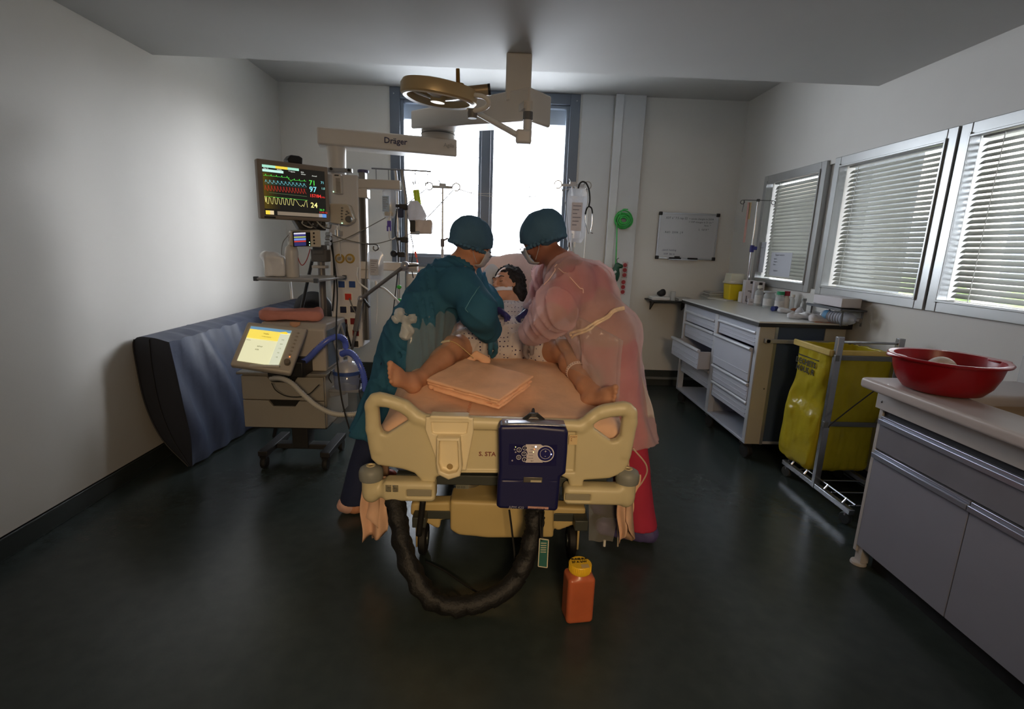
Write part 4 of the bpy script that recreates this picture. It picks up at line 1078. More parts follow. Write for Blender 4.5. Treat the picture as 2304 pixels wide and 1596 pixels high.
# gown
vol = Vol((-.46, 2.62, .72), (.60, 3.62, 1.32), .006)
vol.ell(chest + V(0, -.02, .0), (.215, .20, .122), None, .05); vol.cap(pel + V(0, 0, .0), chest, .143, .132, .06); vol.ell(pel + V(0, -.02, .0), (.225, .2, .135), None, .05)
vol.cap(sh_r, sh_l, .092, None, .05)
limb(vol, [sh_r, V(-.22, 3.16, .91)], [.085, .09]); limb(vol, [sh_l, V(.36, 3.16, .92)], [.085, .09])
limb(vol, [hip_r, hip_r * .45 + kn_r * .55], [.118, .105]); limb(vol, [hip_l, hip_l * .45 + kn_l * .55], [.118, .105])
vol.ell((pel + kn_r * .25 + kn_l * .25) / 1.5 + V(0, .02, -.01), (.20, .16, .075), None, .05)
vol.noise(.005, 20, (1, .8, 1), 21); vol.crease(.009, 24, (1, 1, 1), 8)
vol.cut(neck0 + V(0, .02, .0), (0, .75, .66))
vol.mesh('hospital_gown', cloth('gown_dotted', (216, 206, 206), transl=.2, bump=.2, dots=((66, 58, 96), 46, .21)), pt, smooth=2)
# name band round the left ankle, line on the right thigh
q = kn_l * .40 + an_l * .60; ax = unit(an_l - kn_l); F_ = frame_from(ax)
b = B(); b.rings([[q + ax * h + r * (F_[:, 0] * math.cos(t) + F_[:, 1] * math.sin(t)) for t in np.linspace(0, 2 * math.pi, 29)[:-1]] for h, r in ((-.009, .0525), (.009, .0505), (.009, .0525), (-.009, .0545))], closed=True)
bnd = b.build('ankle_band', M('band_white', (236, 214, 204), .45, var=0), pt)
b = B()
for i in range(28):
    t = 2 * math.pi * i / 28; p = q + (.054) * (F_[:, 0] * math.cos(t) + F_[:, 1] * math.sin(t)); b.ball(p, .0025, 6)
b.build('band_hole', M('band_dot', (120, 70, 60), .6), bnd, kind='stuff')
b = B(); b.tube([(-0.3429, 2.6000, 0.9025), (-0.3191, 2.5950, 0.9136), (-0.2746, 2.5900, 0.9253), (-0.2556, 2.5850, 0.9292)], .0062, 8); lc = b.build('line_connector', M('connector_cream', (214, 206, 178), .4), pt)
b = B(); b.tube([(-0.2556, 2.5850, 0.9292), (-0.2181, 2.5800, 0.9147), (-0.1710, 2.5750, 0.8793), (-0.1285, 2.5700, 0.8436)], .0022, 6, smooth=6); b.build('line_tube', M('line_yellow', (206, 176, 120), .4), lc)

# ---- person in the blue gown, left of the bed
nb = thing('person', 'person in a teal gown and blue cap bending over the left side of the bed', 'person', (-.74, 2.62, 0))
J = dict(pel=V((-0.4609, 2.6800, 0.9103)), chest=V((-0.3082, 2.8000, 1.1672)), neck=V((-0.2296, 2.8700, 1.3002)), head=V((-0.1629, 2.9300, 1.4268)), rsh=V((-0.1972, 2.6200, 1.2205)), rel=V((-0.0937, 2.5000, 1.0962)), rwr=V((-0.0545, 2.6600, 0.9573)),
         lsh=V((-0.1893, 3.0400, 1.2109)), lel=V((-0.1079, 3.1400, 1.0805)), lwr=V((-0.0147, 3.0000, 1.0558)), rhip=V((-0.5099, 2.6200, 0.8361)), rkn=V((-0.6525, 2.5600, 0.4315)), ran=V((-0.7417, 2.4800, 0.0371)), lhip=V((-0.4877, 2.7600, 0.8190)), lkn=V((-0.6417, 2.7200, 0.4375)), lan=V((-0.7813, 2.7600, 0.0422)))
HB = basis((.80, .34, -.48), (.40, .10, .90))
vol = Vol((-1.0, 2.22, 0), (.25, 3.35, 1.62), .0066)
head(vol, J['head'], HB, 1.0)
vol.cap(J['neck'] - V(.02, 0, .02), J['head'] - HB @ V(0, -.01, .07), .056, .054, .03)
vol.cap(J['pel'], J['chest'], .135, .14, .05); vol.cap(J['chest'], J['neck'], .13, .07, .05); vol.cap(J['rsh'], J['lsh'], .065, None, .05)
limb(vol, [J['rsh'], J['rel'], J['rwr']], [.056, .046, .032]); limb(vol, [J['lsh'], J['lel'], J['lwr']], [.056, .046, .032])
limb(vol, [J['rhip'], J['rkn'], J['ran']], [.09, .062, .042]); limb(vol, [J['lhip'], J['lkn'], J['lan']], [.09, .062, .042])
for an in (J['ran'], J['lan']): vol.cap(V(an[0] - .03, an[1], .05), V(an[0] + .14, an[1] + .06, .035), .038, .03, .02); vol.cap(an, V(an[0], an[1], .05), .042, .036, .02)
hand(vol, J['rwr'], (.42, .55, -.72), (-.3, .5, -.8), -1, 1.0, .55); hand(vol, J['lwr'], (.62, -.50, -.42), (-.25, -.35, -.9), 1, 1.0, .6)
vol.mesh('body', SKIN_N, nb, smooth=2)
vol = Vol(J['head'] - .2, J['head'] + .2, .0045); shell_cap(vol, J['head'], HB, 1.0, 1.07, 5)
vol.mesh('surgical_cap', cloth('cap_blue', (84, 122, 152), transl=.25, bump=.4, bscale=60), nb, smooth=1)
specs_on(nb, J['head'], HB, 1.0); mask_on(nb, J['head'], HB, 1.0, cloth('mask_white', (216, 220, 226), transl=.35, bump=.1))
for nm, w, d, n, th in (('glove', J['rwr'], (.42, .55, -.72), (-.3, .5, -.8), -1), ('glove', J['lwr'], (.62, -.50, -.42), (-.25, -.35, -.9), 1)):
    vol = Vol(w - .17, w + .17, .003); hand(vol, w, d, n, th, 1.03, .55 if th < 0 else .6, add=.0025); vol.cap(w - unit(d) * .05, w, .041, .036, .01)
    vol.mesh(nm, GLOVE if th > 0 else M('glove_teal', (40, 92, 118), .45, var=.08), nb, smooth=1)
PN = M('trousers_navy', (24, 34, 66), .85, var=.12, bump=.2, bscale=40)
vol = Vol((-1.0, 2.3, 0), (-.35, 3.0, 1.0), .008)
limb(vol, [J['rhip'], J['rkn'], J['ran'] + V(0, 0, .02)], [.11, .088, .082]); limb(vol, [J['lhip'], J['lkn'], J['lan'] + V(0, 0, .02)], [.11, .088, .082]); vol.ell(J['pel'] - V(0, 0, .05), (.16, .15, .14), None, .05)
vol.noise(.005, 22, (1, 1, .5), 7); vol.cut((0, 0, .07), (0, 0, -1)); vol.mesh('trousers', PN, nb, smooth=1)
for an in (J['ran'], J['lan']):
    vol = Vol((an[0] - .18, an[1] - .15, -.01), (an[0] + .32, an[1] + .25, .16), .005)
    vol.cap((an[0] - .05, an[1] - .01, .048), (an[0] + .15, an[1] + .065, .042), .046, .04, .02); vol.noise(.005, 50, seed=3); vol.cut((0, 0, .001), (0, 0, -1))
    vol.mesh('shoe', M('clog_orange', (206, 86, 52), .5) if an is J['lan'] else M('shoe_cover', (214, 172, 158), .6, var=.1), nb, smooth=1)
TEAL = cloth('gown_teal', (66, 124, 156), clear=.04, transl=.40, bump=.3, bscale=24)
vol = Vol((-1.05, 2.2, .40), (.15, 3.35, 1.45), .0075)
wa = V((-0.4191, 2.6900, 1.0068)); hem = V((-0.6143, 2.6400, 0.4073))
vol.cap(wa, J['chest'], .142, .16, .06); vol.cap(J['chest'] - V(.0, 0, 0), J['neck'] - V(.03, .0, .03), .152, .085, .05)
vol.cap(J['rsh'] - V(.03, 0, .02), J['lsh'] - V(.03, 0, .02), .088, None, .06)
limb(vol, [J['rsh'], J['rel'] - V(.01, 0, 0), J['rwr'] - V(.0, .0, -.01)], [.09, .084, .064], .04); limb(vol, [J['lsh'], J['lel'], J['lwr'] + V(-.02, 0, .02)], [.09, .08, .056], .04)
vol.cap(wa, J['pel'], .142, .155, .05); vol.cap(J['pel'], hem - V(0, 0, .1), .155, .165, .05)
d_ = unit(J['chest'] - wa)
# drape folds running down the back and the skirt
for i, (px0, px1) in enumerate((((-.10, -.10), (-.12, -.06)), ((-.07, -.13), (-.09, -.11)), ((-.02, -.13), (.0, -.13)), ((.05, -.12), (.08, -.11)))):
    a = J['chest'] + V(px0[0] * .6 - .03, px0[1], .06); c = wa + V(px1[0] * .8, px1[1] - .03, .02); vol.cap(a, c, .02, .03, .035)
    c2 = hem + V(px1[0] * 1.25, px1[1] * 1.3, .0); vol.cap(c - V(0, 0, .06), c2, .022, .034, .04)
vol.noise(.008, 17, (1, 1, .45), 31); vol.crease(.017, 24, (1.2, 1, .5), 5)
vol.cut(hem, (-.1, 0, -1)); vol.cap(J['neck'] + V(-.005, 0, 0), J['head'], .062, .1, .01, 's')
GB = vol.mesh('gown', TEAL, nb, smooth=2)
APR = film('apron_film', (222, 226, 228), .86, .14, .6)
vol = Vol((-1.02, 2.2, .42), (-.2, 3.1, 1.12), .008)
vol.cap(wa - V(0, 0, .02), J['pel'], .188, .205, .05); vol.cap(J['pel'], hem - V(0, 0, .1), .205, .215, .05)
vol.noise(.006, 24, (1, 1, .35), 9); vol.cut(hem + V(0, 0, .03), (0, 0, -1)); vol.cut(wa + V(0, 0, .035), (-.4, 0, .9)); vol.cut(wa - V(.05, 0, 0), (-1, -.1, .1))
vol.mesh('apron', APR, nb, smooth=1, label='clear plastic apron')
wk = V((-0.4689, 2.5000, 1.0403)); vol = Vol(wk - .12, wk + .12, .005)
for q in ((-.03, .012, .03), (-.045, 0, .005), (.02, -.01, -.05), (.0, -.015, -.07), (.035, -.01, .01)): vol.cap(wk, wk + V(*q), .016, .022, .012)
vol.noise(.007, 50, seed=4); vol.crease(.008, 60, seed=2); vol.mesh('apron_knot', film('knot_film', (222, 228, 232), .45, .2), nb, smooth=1, label='bunched clear plastic knot at the waist')
def snap(o, pts, off=.0015):
    """Lay a thread on the surface of a garment."""
    r = []; inv = wm(o).inverted()
    for p in catmull(pts, 3):
        ok, q, n, _ = o.closest_point_on_mesh(inv @ Vector(p)); r.append(V(wm(o) @ (q + n * off)))
    return catmull(r, 3)
b = B(); b.tube(snap(GB, [(-0.1957, 2.3500, 1.0831), (-0.1593, 2.4150, 1.1394), (-0.1242, 2.4600, 1.1917), (-0.0922, 2.5000, 1.2414)]), .002, 5); b.build('sleeve_seam', M('seam_teal', (92, 150, 172), .7), nb)

def neckline(parent, n, h, r, m):
    F_ = frame_from(V(h) - V(n)); b = B(); c = V(n) + F_[:, 2] * .004
    b.tube([c + r * (F_[:, 0] * math.cos(t) * 1.1 + F_[:, 1] * math.sin(t)) for t in np.linspace(0, 2 * math.pi, 33)[:-1]], .017, 8, closed=True)
    for i, v in enumerate(b.v): b.v[i] = tuple(V(v) + .003 * math.sin(i * .37))
    b.build('neckline', m, parent, ang=180)
neckline(nb, J['neck'], J['head'], .070, TEAL)

# ---- person in the pink gown, right of the bed
np_ = thing('person', 'person in translucent pink gown bending over the right side of the bed', 'person', (.72, 2.36, 0))
K = dict(pel=V((0.5512, 2.5000, 0.9892)), chest=V((0.4255, 2.6200, 1.2057)), neck=V((0.3189, 2.7200, 1.3354)), head=V((0.2123, 2.8000, 1.4646)), lsh=V((0.3423, 2.4600, 1.2665)), lel=V((0.2666, 2.3600, 1.1420)), lwr=V((0.1751, 2.5400, 0.9895)),
         rsh=V((0.2894, 2.9200, 1.2645)), rel=V((0.2484, 3.1000, 1.1122)), rwr=V((0.1702, 3.0200, 1.0456)), lhip=V((0.5835, 2.4600, 0.9249)), lkn=V((0.6752, 2.4000, 0.5020)), lan=V((0.7210, 2.2600, 0.0641)), rhip=V((0.5931, 2.6000, 0.8961)), rkn=V((0.6913, 2.5400, 0.4983)), ran=V((0.7275, 2.4600, 0.0487)))
HP = basis((-.72, .46, -.52), (-.40, .12, .90))
vol = Vol((-.05, 2.05, 0), (1.0, 3.35, 1.66), .0066)
SK2 = M('skin_person', (150, 98, 78), .5, var=.06, sss=.1)
head(vol, K['head'], HP, 1.0)
vol.cap(K['neck'] + V(.02, 0, -.02), K['head'] - HP @ V(0, -.01, .07), .058, .055, .03)
vol.cap(K['pel'], K['chest'], .135, .14, .05); vol.cap(K['chest'], K['neck'], .13, .07, .05); vol.cap(K['rsh'], K['lsh'], .065, None, .05)
limb(vol, [K['rsh'], K['rel'], K['rwr']], [.056, .046, .032]); limb(vol, [K['lsh'], K['lel'], K['lwr']], [.058, .05, .034])
limb(vol, [K['rhip'], K['rkn'], K['ran']], [.09, .062, .042]); limb(vol, [K['lhip'], K['lkn'], K['lan']], [.09, .062, .042])
for an in (K['ran'], K['lan']): vol.cap(V(an[0] + .03, an[1], .05), V(an[0] - .14, an[1] + .05, .035), .038, .03, .02); vol.cap(an, V(an[0], an[1], .05), .042, .036, .02)
hand(vol, K['lwr'], (-.42, .5, -.75), (.3, .5, -.8), 1, 1.0, .5); hand(vol, K['rwr'], (-.62, -.46, -.45), (.25, -.35, -.9), -1, 1.0, .6)
vol.mesh('body', SK2, np_, smooth=2)
vol = Vol(K['head'] - .2, K['head'] + .2, .0045); shell_cap(vol, K['head'], HP, 1.0, 1.09, 6)
vol.mesh('surgical_cap', cloth('cap_blue', (84, 122, 152)), np_, smooth=1)
specs_on(np_, K['head'], HP, 1.0); mask_on(np_, K['head'], HP, 1.04, cloth('mask_white', (216, 220, 226)), .004)
for w, d, n, th in ((K['lwr'], (-.42, .5, -.75), (.3, .5, -.8), 1), (K['rwr'], (-.62, -.46, -.45), (.25, -.35, -.9), -1)):
    vol = Vol(w - .17, w + .17, .003); hand(vol, w, d, n, th, 1.03, .5 if th > 0 else .6, add=.0025); vol.cap(w - unit(d) * .05, w, .042, .036, .01)
    vol.mesh('glove', GLOVE if th < 0 else M('glove_grey', (128, 122, 128), .5, var=.06), np_, smooth=1)
CRIM = M('scrub_crimson', (170, 40, 68), .85, var=.10, bump=.15, bscale=50)
vol = Vol((.1, 2.1, 0), (1.02, 3.2, 1.45), .008)
vol.cap(K['pel'], K['chest'], .125, .142, .05); vol.cap(K['chest'], K['neck'] + V(.02, 0, -.02), .135, .08, .05); vol.cap(K['rsh'] + V(.02, 0, -.015), K['lsh'] + V(.02, 0, -.015), .074, None, .05)
limb(vol, [K['lsh'], K['lsh'] * .18 + K['lel'] * .82], [.078, .072]); limb(vol, [K['rsh'], K['rsh'] * .2 + K['rel'] * .8], [.08, .08])
vol.noise(.005, 24, (1, 1, .5), 17); vol.cap(K['neck'] + V(.005, 0, -.01), K['head'], .08, .11, .01, 's'); vol.mesh('scrub_top', CRIM, np_, smooth=1)
vol = Vol((.35, 2.0, 0), (1.02, 2.95, 1.1), .008)
limb(vol, [K['lhip'], K['lkn'], K['lan'] + V(0, 0, .02)], [.095, .088, .088]); limb(vol, [K['rhip'], K['rkn'], K['ran'] + V(0, 0, .02)], [.095, .088, .086]); vol.ell(K['pel'] - V(0, 0, .05), (.135, .13, .12), None, .05)
vol.noise(.006, 22, (1, 1, .5), 8); vol.cut((0, 0, .085), (0, 0, -1)); vol.mesh('scrub_trousers', CRIM, np_, smooth=1)
for an in (K['lan'], K['ran']):
    vol = Vol((an[0] - .32, an[1] - .16, -.01), (an[0] + .2, an[1] + .25, .2), .005)
    vol.cap((an[0] + .05, an[1] - .01, .052), (an[0] - .16, an[1] + .05, .045), .05, .044, .02); vol.cap((an[0] + .02, an[1], .06), (an[0] + .01, an[1], .11), .05, .056, .02); vol.noise(.006, 46, seed=3); vol.cut((0, 0, .001), (0, 0, -1))
    vol.mesh('shoe_cover', M('cover_violet', (82, 74, 122), .6, var=.1), np_, smooth=1)
PINK = cloth('gown_pink', (240, 206, 208), clear=.50, transl=.35, bump=.3, bscale=26)
wa = V((0.4677, 2.5200, 1.0746)); hem = V((0.6652, 2.4600, 0.4661))
vol = Vol((.0, 2.05, .34), (1.1, 3.3, 1.5), .0075)
vol.cap(wa, K['chest'], .142, .16, .06); vol.cap(K['chest'], K['neck'] + V(.03, 0, -.03), .152, .09, .05); vol.cap(K['rsh'] + V(.012, 0, 0), K['lsh'] + V(.012, 0, 0), .1, None, .06)
limb(vol, [K['lsh'], K['lel'], K['lwr'] + V(.0, 0, .01)], [.098, .1, .076], .04); limb(vol, [K['rsh'], K['rel'], K['rwr'] + V(.02, 0, .03)], [.09, .082, .058], .04)
vol.cap(wa, K['pel'], .142, .155, .05); vol.cap(K['pel'], hem - V(0, 0, .1), .155, .165, .05)
for i, (ox, oy) in enumerate(((-.06, -.12), (.02, -.13), (.08, -.11), (.12, -.05), (.125, .05))):
    c = wa + V(ox * .8, oy * .9, -.02); vol.cap(c, hem + V(ox * 1.15, oy * 1.15, 0), .02, .036, .035); vol.cap(c + V(0, 0, .04), K['chest'] + V(ox * .8 + .02, oy * .8, .04), .022, .018, .035)
vol.noise(.008, 18, (1, 1, .45), 41); vol.crease(.017, 24, (1.2, 1, .5), 6)
vol.cut(hem, (.1, 0, -1)); vol.cap(K['neck'] + V(.005, 0, 0), K['head'], .060, .1, .01, 's')
GP = vol.mesh('gown', PINK, np_, smooth=2)
# loose white back flap of the gown
q0, q1 = V((0.6980, 2.5500, 1.0149)), V((0.8046, 2.4200, 0.5933))
b = B(); b.grid(lambda u, v: q0 * (1 - v) + q1 * v + V(-.03 + .05 * math.sin(math.pi * v) * (1 - u) - .11 * (1 - u) * v + .008 * math.sin(v * 9), -.16 * (u - .5) + .012 * math.sin(u * 11 + v * 4), .02 * u * v), 12, 20)
b.build('gown_flap', cloth('gown_white', (222, 216, 214), clear=.12, transl=.35, bump=.2), np_, ang=180, solid=.002)
vol = Vol((.2, 2.05, .38), (1.1, 2.9, 1.15), .0075)
vol.cap(wa - V(.01, 0, .02), K['pel'] - V(.015, 0, 0), .19, .208, .05); vol.cap(K['pel'] - V(.015, 0, 0), hem - V(.02, 0, .1), .208, .218, .05)
vol.noise(.007, 27, (1, 1, .3), 19); vol.crease(.012, 34, (1, 1, .4), 4); vol.cut(hem + V(0, 0, .06), (0, 0, -1)); vol.cut(wa + V(-.06, 0, .015), (.42, 0, .9)); vol.cut(wa + V(.05, 0, 0), (1, .25, .0))
vol.mesh('apron', film('apron_film', (222, 226, 228)), np_, smooth=1, label='clear plastic apron')
b = B(); b.tube(snap(GP, [(0.3751, 2.4200, 1.0204), (0.4244, 2.3550, 1.0650), (0.4763, 2.3400, 1.0984), (0.5681, 2.4200, 1.1245)], .034), .007, 8); b.tube(snap(GP, [(0.3800, 2.4200, 1.0118), (0.4351, 2.3520, 1.0551), (0.4846, 2.3370, 1.0928), (0.5689, 2.4200, 1.1136)], .034), .006, 8); b.build('apron_tie', M('tie_cream', (226, 200, 172), .5, var=.15, scale=40), np_, kind='stuff')
for pts in ([(0.2781, 2.4400, 1.3334), (0.2608, 2.4200, 1.2960), (0.2317, 2.4000, 1.2461), (0.1962, 2.4000, 1.1903)], [(0.2652, 2.4000, 1.3345), (0.3084, 2.3600, 1.2967), (0.3562, 2.3300, 1.2553), (0.3958, 2.3300, 1.2157)]):
    b = B(); b.tube(snap(GP, pts), .0022, 5); b.build('sleeve_seam', M('seam_pale', (236, 206, 196), .7), np_)

neckline(np_, K['neck'], K['head'], .070, cloth('gown_pink', (240, 206, 208)))


# ------------------------------------------------------------------ crash mat leaning on the left wall
MATB = M('mat_blue_grey', (62, 70, 92), .48, var=.08, bump=.18, bscale=14)
MATD = M('mat_dark_end', (40, 43, 52), .55, var=.08, bump=.1, bscale=30)
mm = thing('crash_mat', 'blue grey padded mat leaning slumped against the left wall', 'mat', (-2.0, 3.9, 0))
o_ = [V(p) for p in catmull([(-1.9412, 2.9500, 0.8037), (-2.0385, 2.9500, 0.8274), (-2.1348, 2.9500, 0.8140), (-2.1424, 2.9500, 0.6665), (-2.1161, 2.9500, 0.4054), (-2.0420, 2.9500, 0.1936), (-1.9042, 2.9500, 0.0183)], 5)]
i_ = [V(p) for p in catmull([(-1.8824, 2.9500, 0.0188), (-1.8743, 2.9500, 0.2093), (-1.8965, 2.9500, 0.4112), (-1.9179, 2.9500, 0.6102), (-1.9412, 2.9500, 0.8037)], 6)][:-1]
prof = o_ + i_
cx_ = np.mean(prof, 0)
rings = []
NY = 46
for j in range(NY + 1):
    t = j / NY; y = 2.95 + 2.2 * t; r = []
    for k_, p in enumerate(prof):
        q = V(max(p[0], -2.15), y, max(p[2], .004)); w = 1 - q[2] / .85
        q[0] += .10 * t * w + .03 * t
        inn = k_ >= len(o_) or k_ < 8
        if inn and 0 < j < NY:
            q[0] += .020 * math.sin(y * 15 + 4 * q[2]) * (q[2] > .03) * math.sin(3 * min(1, max(0, q[2] / .8))) + .012 * math.sin(y * 31 + 9 * q[2]) + .03 * math.sin(q[2] * 3.9) * math.sin(y * 4.2)
            q[2] += .006 * math.sin(y * 43) * (q[2] > .7)
        q[0] = max(q[0], -2.155)
        r.append(q)
    rings.append(r)
b = B(); b.rings(rings); n0 = len(b.f); b.m[-2] = 1; b.m[-1] = 1
b.build('mat_cover', [MATB, MATD], mm, ang=50)
b = B(); b.tube([p + V(.0, -.003, 0) for p in catmull([(-2.0500, 2.9500, 0.8165), (-2.0524, 2.9500, 0.6392), (-2.0342, 2.9500, 0.4075), (-1.9817, 2.9500, 0.2066), (-1.8954, 2.9500, 0.0244)], 5)], .003, 5); b.tube([p + V(0, -.003, 0) for p in o_[10:]], .004, 5); b.build('piping_seam', M('mat_seam', (24, 26, 32), .6), mm, kind='stuff')
b = B(); b.tube([(-1.8824, 2.9500, 0.0188), (-1.8743, 2.9500, 0.2093), (-1.8965, 2.9500, 0.4112), (-1.9179, 2.9500, 0.6102), (-1.9412, 2.9500, 0.8037)], .004, 5, smooth=5); b.build('piping_seam', MATD, mm)

# ------------------------------------------------------------------ ceiling supply pendant
EQ = M('equipment_white', (206, 200, 192), .42, var=.02)
EQ2 = M('equipment_pale', (214, 214, 216), .38, var=.02)
TAUPE = M('monitor_taupe', (132, 120, 108), .5, var=.03)
ALU = M('aluminium', (176, 178, 182), .32, .75, var=.04)
RAIL = M('rail_grey', (140, 142, 146), .4, .5, var=.04)
sp = thing('supply_pendant', 'white ceiling supply pendant with two jointed arms and a service column', 'pendant', (.07, 3.2, 2.49))
b = B(); c = V((0.0708, 3.2000, 2.3447)); b.bb((c[0] - .073, 3.13, 2.24), (c[0] + .073, 3.27, 2.49)); b.build('ceiling_column', EQ, sp, bev=.008)
def beam(name, p, q, h0, h1, w0, w1, m, parent):
    p, q = V(p), V(q); d = unit(V(q[0] - p[0], q[1] - p[1], 0)); n = V(-d[1], d[0], 0); u = V(0, 0, 1); b = B()
    b.rings([[P0 + n * w * sx + u * h * sz for sx, sz in ((-.5, -.5), (.5, -.5), (.5, .5), (-.5, .5))] for P0, h, w in ((p, h0, w0), (q, h1, w1))])
    return b.build(name, m, parent, bev=.012, seg=3)
a1l, a1r = V((-0.5914, 3.7800, 2.2447)), V((0.2009, 3.1200, 2.2026))
beam('upper_arm', a1l, a1r, .115, .175, .17, .22, EQ, sp)
j1 = V((-0.4648, 3.7800, 2.1771)); b = B(); b.cyl(j1 + V(0, 0, .07), j1 - V(0, 0, .055), .115, .118, 28); b.build('arm_joint', EQ, sp, bev=.006)
b = B(); b.lathe([(.116, 0), (.1195, 0), (.1195, .004), (.116, .004)], j1 - V(0, 0, .012), n=28); b.build('joint_gap', M('joint_dark', (80, 78, 76), .5), sp)
a2l, a2r = V((-1.2100, 3.5200, 2.0691)), V((-0.3423, 3.7400, 2.0633))
la = beam('lower_arm', a2l, a2r, .105, .112, .18, .18, EQ, sp)
d2 = unit(a2r - a2l); n2 = V(d2[1], -d2[0], 0) * .0905
INKB = M('logo_navy', (40, 44, 84), .5, var=0)
text('Dräger', 'lettering', INKB, la, V((-0.8110, 3.6200, 2.0560)) + n2 * 1.02 - V(0, 0, .0), d2, (0, 0, 1), .052, bold=.001, label='navy maker lettering on the lower arm')
text('Agila', 'lettering', M('logo_grey', (150, 148, 146), .5, var=0), la, V((-0.4321, 3.7150, 2.0629)) + n2 * 1.02, d2, (0, 0, 1), .036)
cc = V((-1.0993, 3.5300, 1.9796)); b = B(); b.cyl((cc[0], 3.53, a2l[2] - .04), (cc[0], 3.53, 1.80), .062, .055, 24); b.build('drop_tube', EQ, sp, bev=.004)
# service column
F0 = 3.45
xl, xr = (-1.1496, 3.4500, 1.5365)[0], (-0.9430, 3.4500, 1.5435)[0]
b = B(); b.bb((xl, F0, .70), (xr, F0 + .2, 1.84)); sc_ = b.build('service_column', EQ2, sp, bev=.01, seg=3)
b = B(); p, q = (-1.1287, 3.4400, 1.8744), (-0.9538, 3.4400, 1.8481); b.bb((xl - .01, 3.42, q[2]), (xr - .03, 3.45, p[2])); b.build('equipment_rail', ALU, sp, bev=.003)
for p in ((-1.1010, 3.4150, 1.8664), (-0.9886, 3.4150, 1.8624)):
    b = B(); b.cyl((p[0], 3.418, p[2]), (p[0], 3.41, p[2]), .009, n=14); b.build('rail_bolt', BLACK, sp)
for p, rgb, nm in (((-1.0719, 3.4500, 1.1318), (38, 74, 138), 'blue'), ((-1.0003, 3.4500, 1.1340), (38, 74, 138), 'blue'), ((-1.0301, 3.4500, 1.0490), (206, 52, 34), 'red'), ((-1.0663, 3.4500, 0.9600), (32, 44, 76), 'navy'), ((-0.9969, 3.4500, 0.9651), (40, 42, 58), 'navy2'), ((-1.0634, 3.4500, 0.8743), (96, 26, 28), 'maroon'), ((-0.9996, 3.4500, 0.8823), (120, 24, 28), 'maroon2'), ((-1.0617, 3.4500, 0.7969), (40, 34, 34), 'black'), ((-0.9870, 3.4500, 0.8022), (128, 30, 36), 'maroon2'), ((-0.9925, 3.4500, 0.7240), (50, 44, 44), 'black')):
    b = B(); b.box((p[0], 3.448, p[2]), (.056, .008, .056)); s1 = b.build('power_socket', WHITEP, sp, bev=.003)
    b = B(); b.box((p[0], 3.443, p[2]), (.043, .004, .043)); b.build('socket_face', M('socket_' + nm, rgb, .45), s1, bev=.002)
for p in ((-1.0773, 3.4500, 1.3029), (-1.0093, 3.4500, 1.3051)):
    b = B(); b.lathe([(0, -.006), (.03, -.006), (.032, .002), (.026, .01), (.0, .01)], (p[0], 3.448, p[2]), (0, -1, 0), n=24); g = b.build('gas_outlet', M('outlet_gold', (190, 156, 70), .4, .4), sp)
    b = B(); b.lathe([(0, .01), (.021, .01), (.021, .012), (0, .012)], (p[0], 3.448, p[2]), (0, -1, 0), n=20); b.build('outlet_face', M('outlet_pale', (196, 190, 178), .4), g)
    b = B(); b.lathe([(0, .012), (.011, .012), (.009, .03), (0, .03)], (p[0], 3.448, p[2]), (0, -1, 0), n=16); b.build('outlet_nozzle', ALU, g)
# right hand vertical post with two brackets carrying the infusion rails
pt_, pb_ = V((-0.9384, 3.5000, 1.8622)), V((-0.9014, 3.5000, 0.9495))
b = B(); b.bb((pt_[0] - .005, 3.47, pb_[2] - .2), (pt_[0] + .036, 3.53, pt_[2])); b.build('side_post', RAIL, sp, bev=.004)
b = B(); b.bb((pt_[0] + .003, 3.466, pb_[2] - .2), (pt_[0] + .026, 3.471, pt_[2] - .1)); b.build('post_groove', M('groove_dark', (70, 72, 72), .5), sp)
p = V((-0.9328, 3.4800, 1.8652)); b = B(); b.cyl((p[0] + .012, 3.5, p[2] - .005), (p[0] + .012, 3.5, p[2] + .012), .036, n=20); b.build('post_cap', M('cap_violet', (74, 70, 110), .45), sp, bev=.003)
for za, zb, lab in (((-0.9397, 3.5000, 1.8178), (-0.9415, 3.5000, 1.7590), 0), ((-0.9285, 3.5000, 1.2887), (-0.9301, 3.5000, 1.2320), 1)):
    b = B(); xq = (-0.6753, 3.5000, 1.7992)[0] if not lab else (-0.5676, 3.5000, 1.2736)[0]
    b.bb((pt_[0] - .01, 3.46, zb[2]), (xq, 3.54, za[2])); b.build('rail_bracket', EQ, sp, bev=.006)
    b = B(); b.bb((pt_[0] - .012, 3.455, zb[2] - .06), (pt_[0] + .05, 3.545, zb[2] + .0)); b.build('bracket_sleeve', EQ, sp, bev=.006)

# infusion stand on the brackets: two upright tubes, hook bar, clamps
ist = thing('infusion_rack', 'twin upright infusion rods with a hook bar beside the window', 'drip rack', (-0.7076, 3.5600, 1.8050))
r0, r1 = V((-0.7280, 3.5800, 1.9033)), V((-0.7086, 3.5800, 0.9294))
b = B(); b.tube([(r0[0], 3.58, r0[2]), (r0[0] + .01, 3.58, r0[2] - .1), (r0[0] + .012, 3.58, r1[2] - .1)], .011, 10); b.build('upright_rod', ALU, ist)
q0, q1 = V((-0.6798, 3.5600, 1.8909)), V((-0.6610, 3.5600, 1.7323)); q2 = V((-0.6483, 3.5600, 0.9338))
b = B(); b.tube([q0, V(q0[0] + .01, 3.56, q0[2] - .08), V(q1[0] + .005, 3.56, q1[2] - .03), V(q1[0] + .01, 3.56, q2[2] - .1)], .013, 10); b.build('upright_rod', RAIL, ist)
h0, h1 = V((-0.8801, 3.5600, 1.8978)), V((-0.4846, 3.5600, 1.8923))
b = B(); b.cyl(h0, h1, .005, n=8); b.build('hook_bar', RAIL, ist)
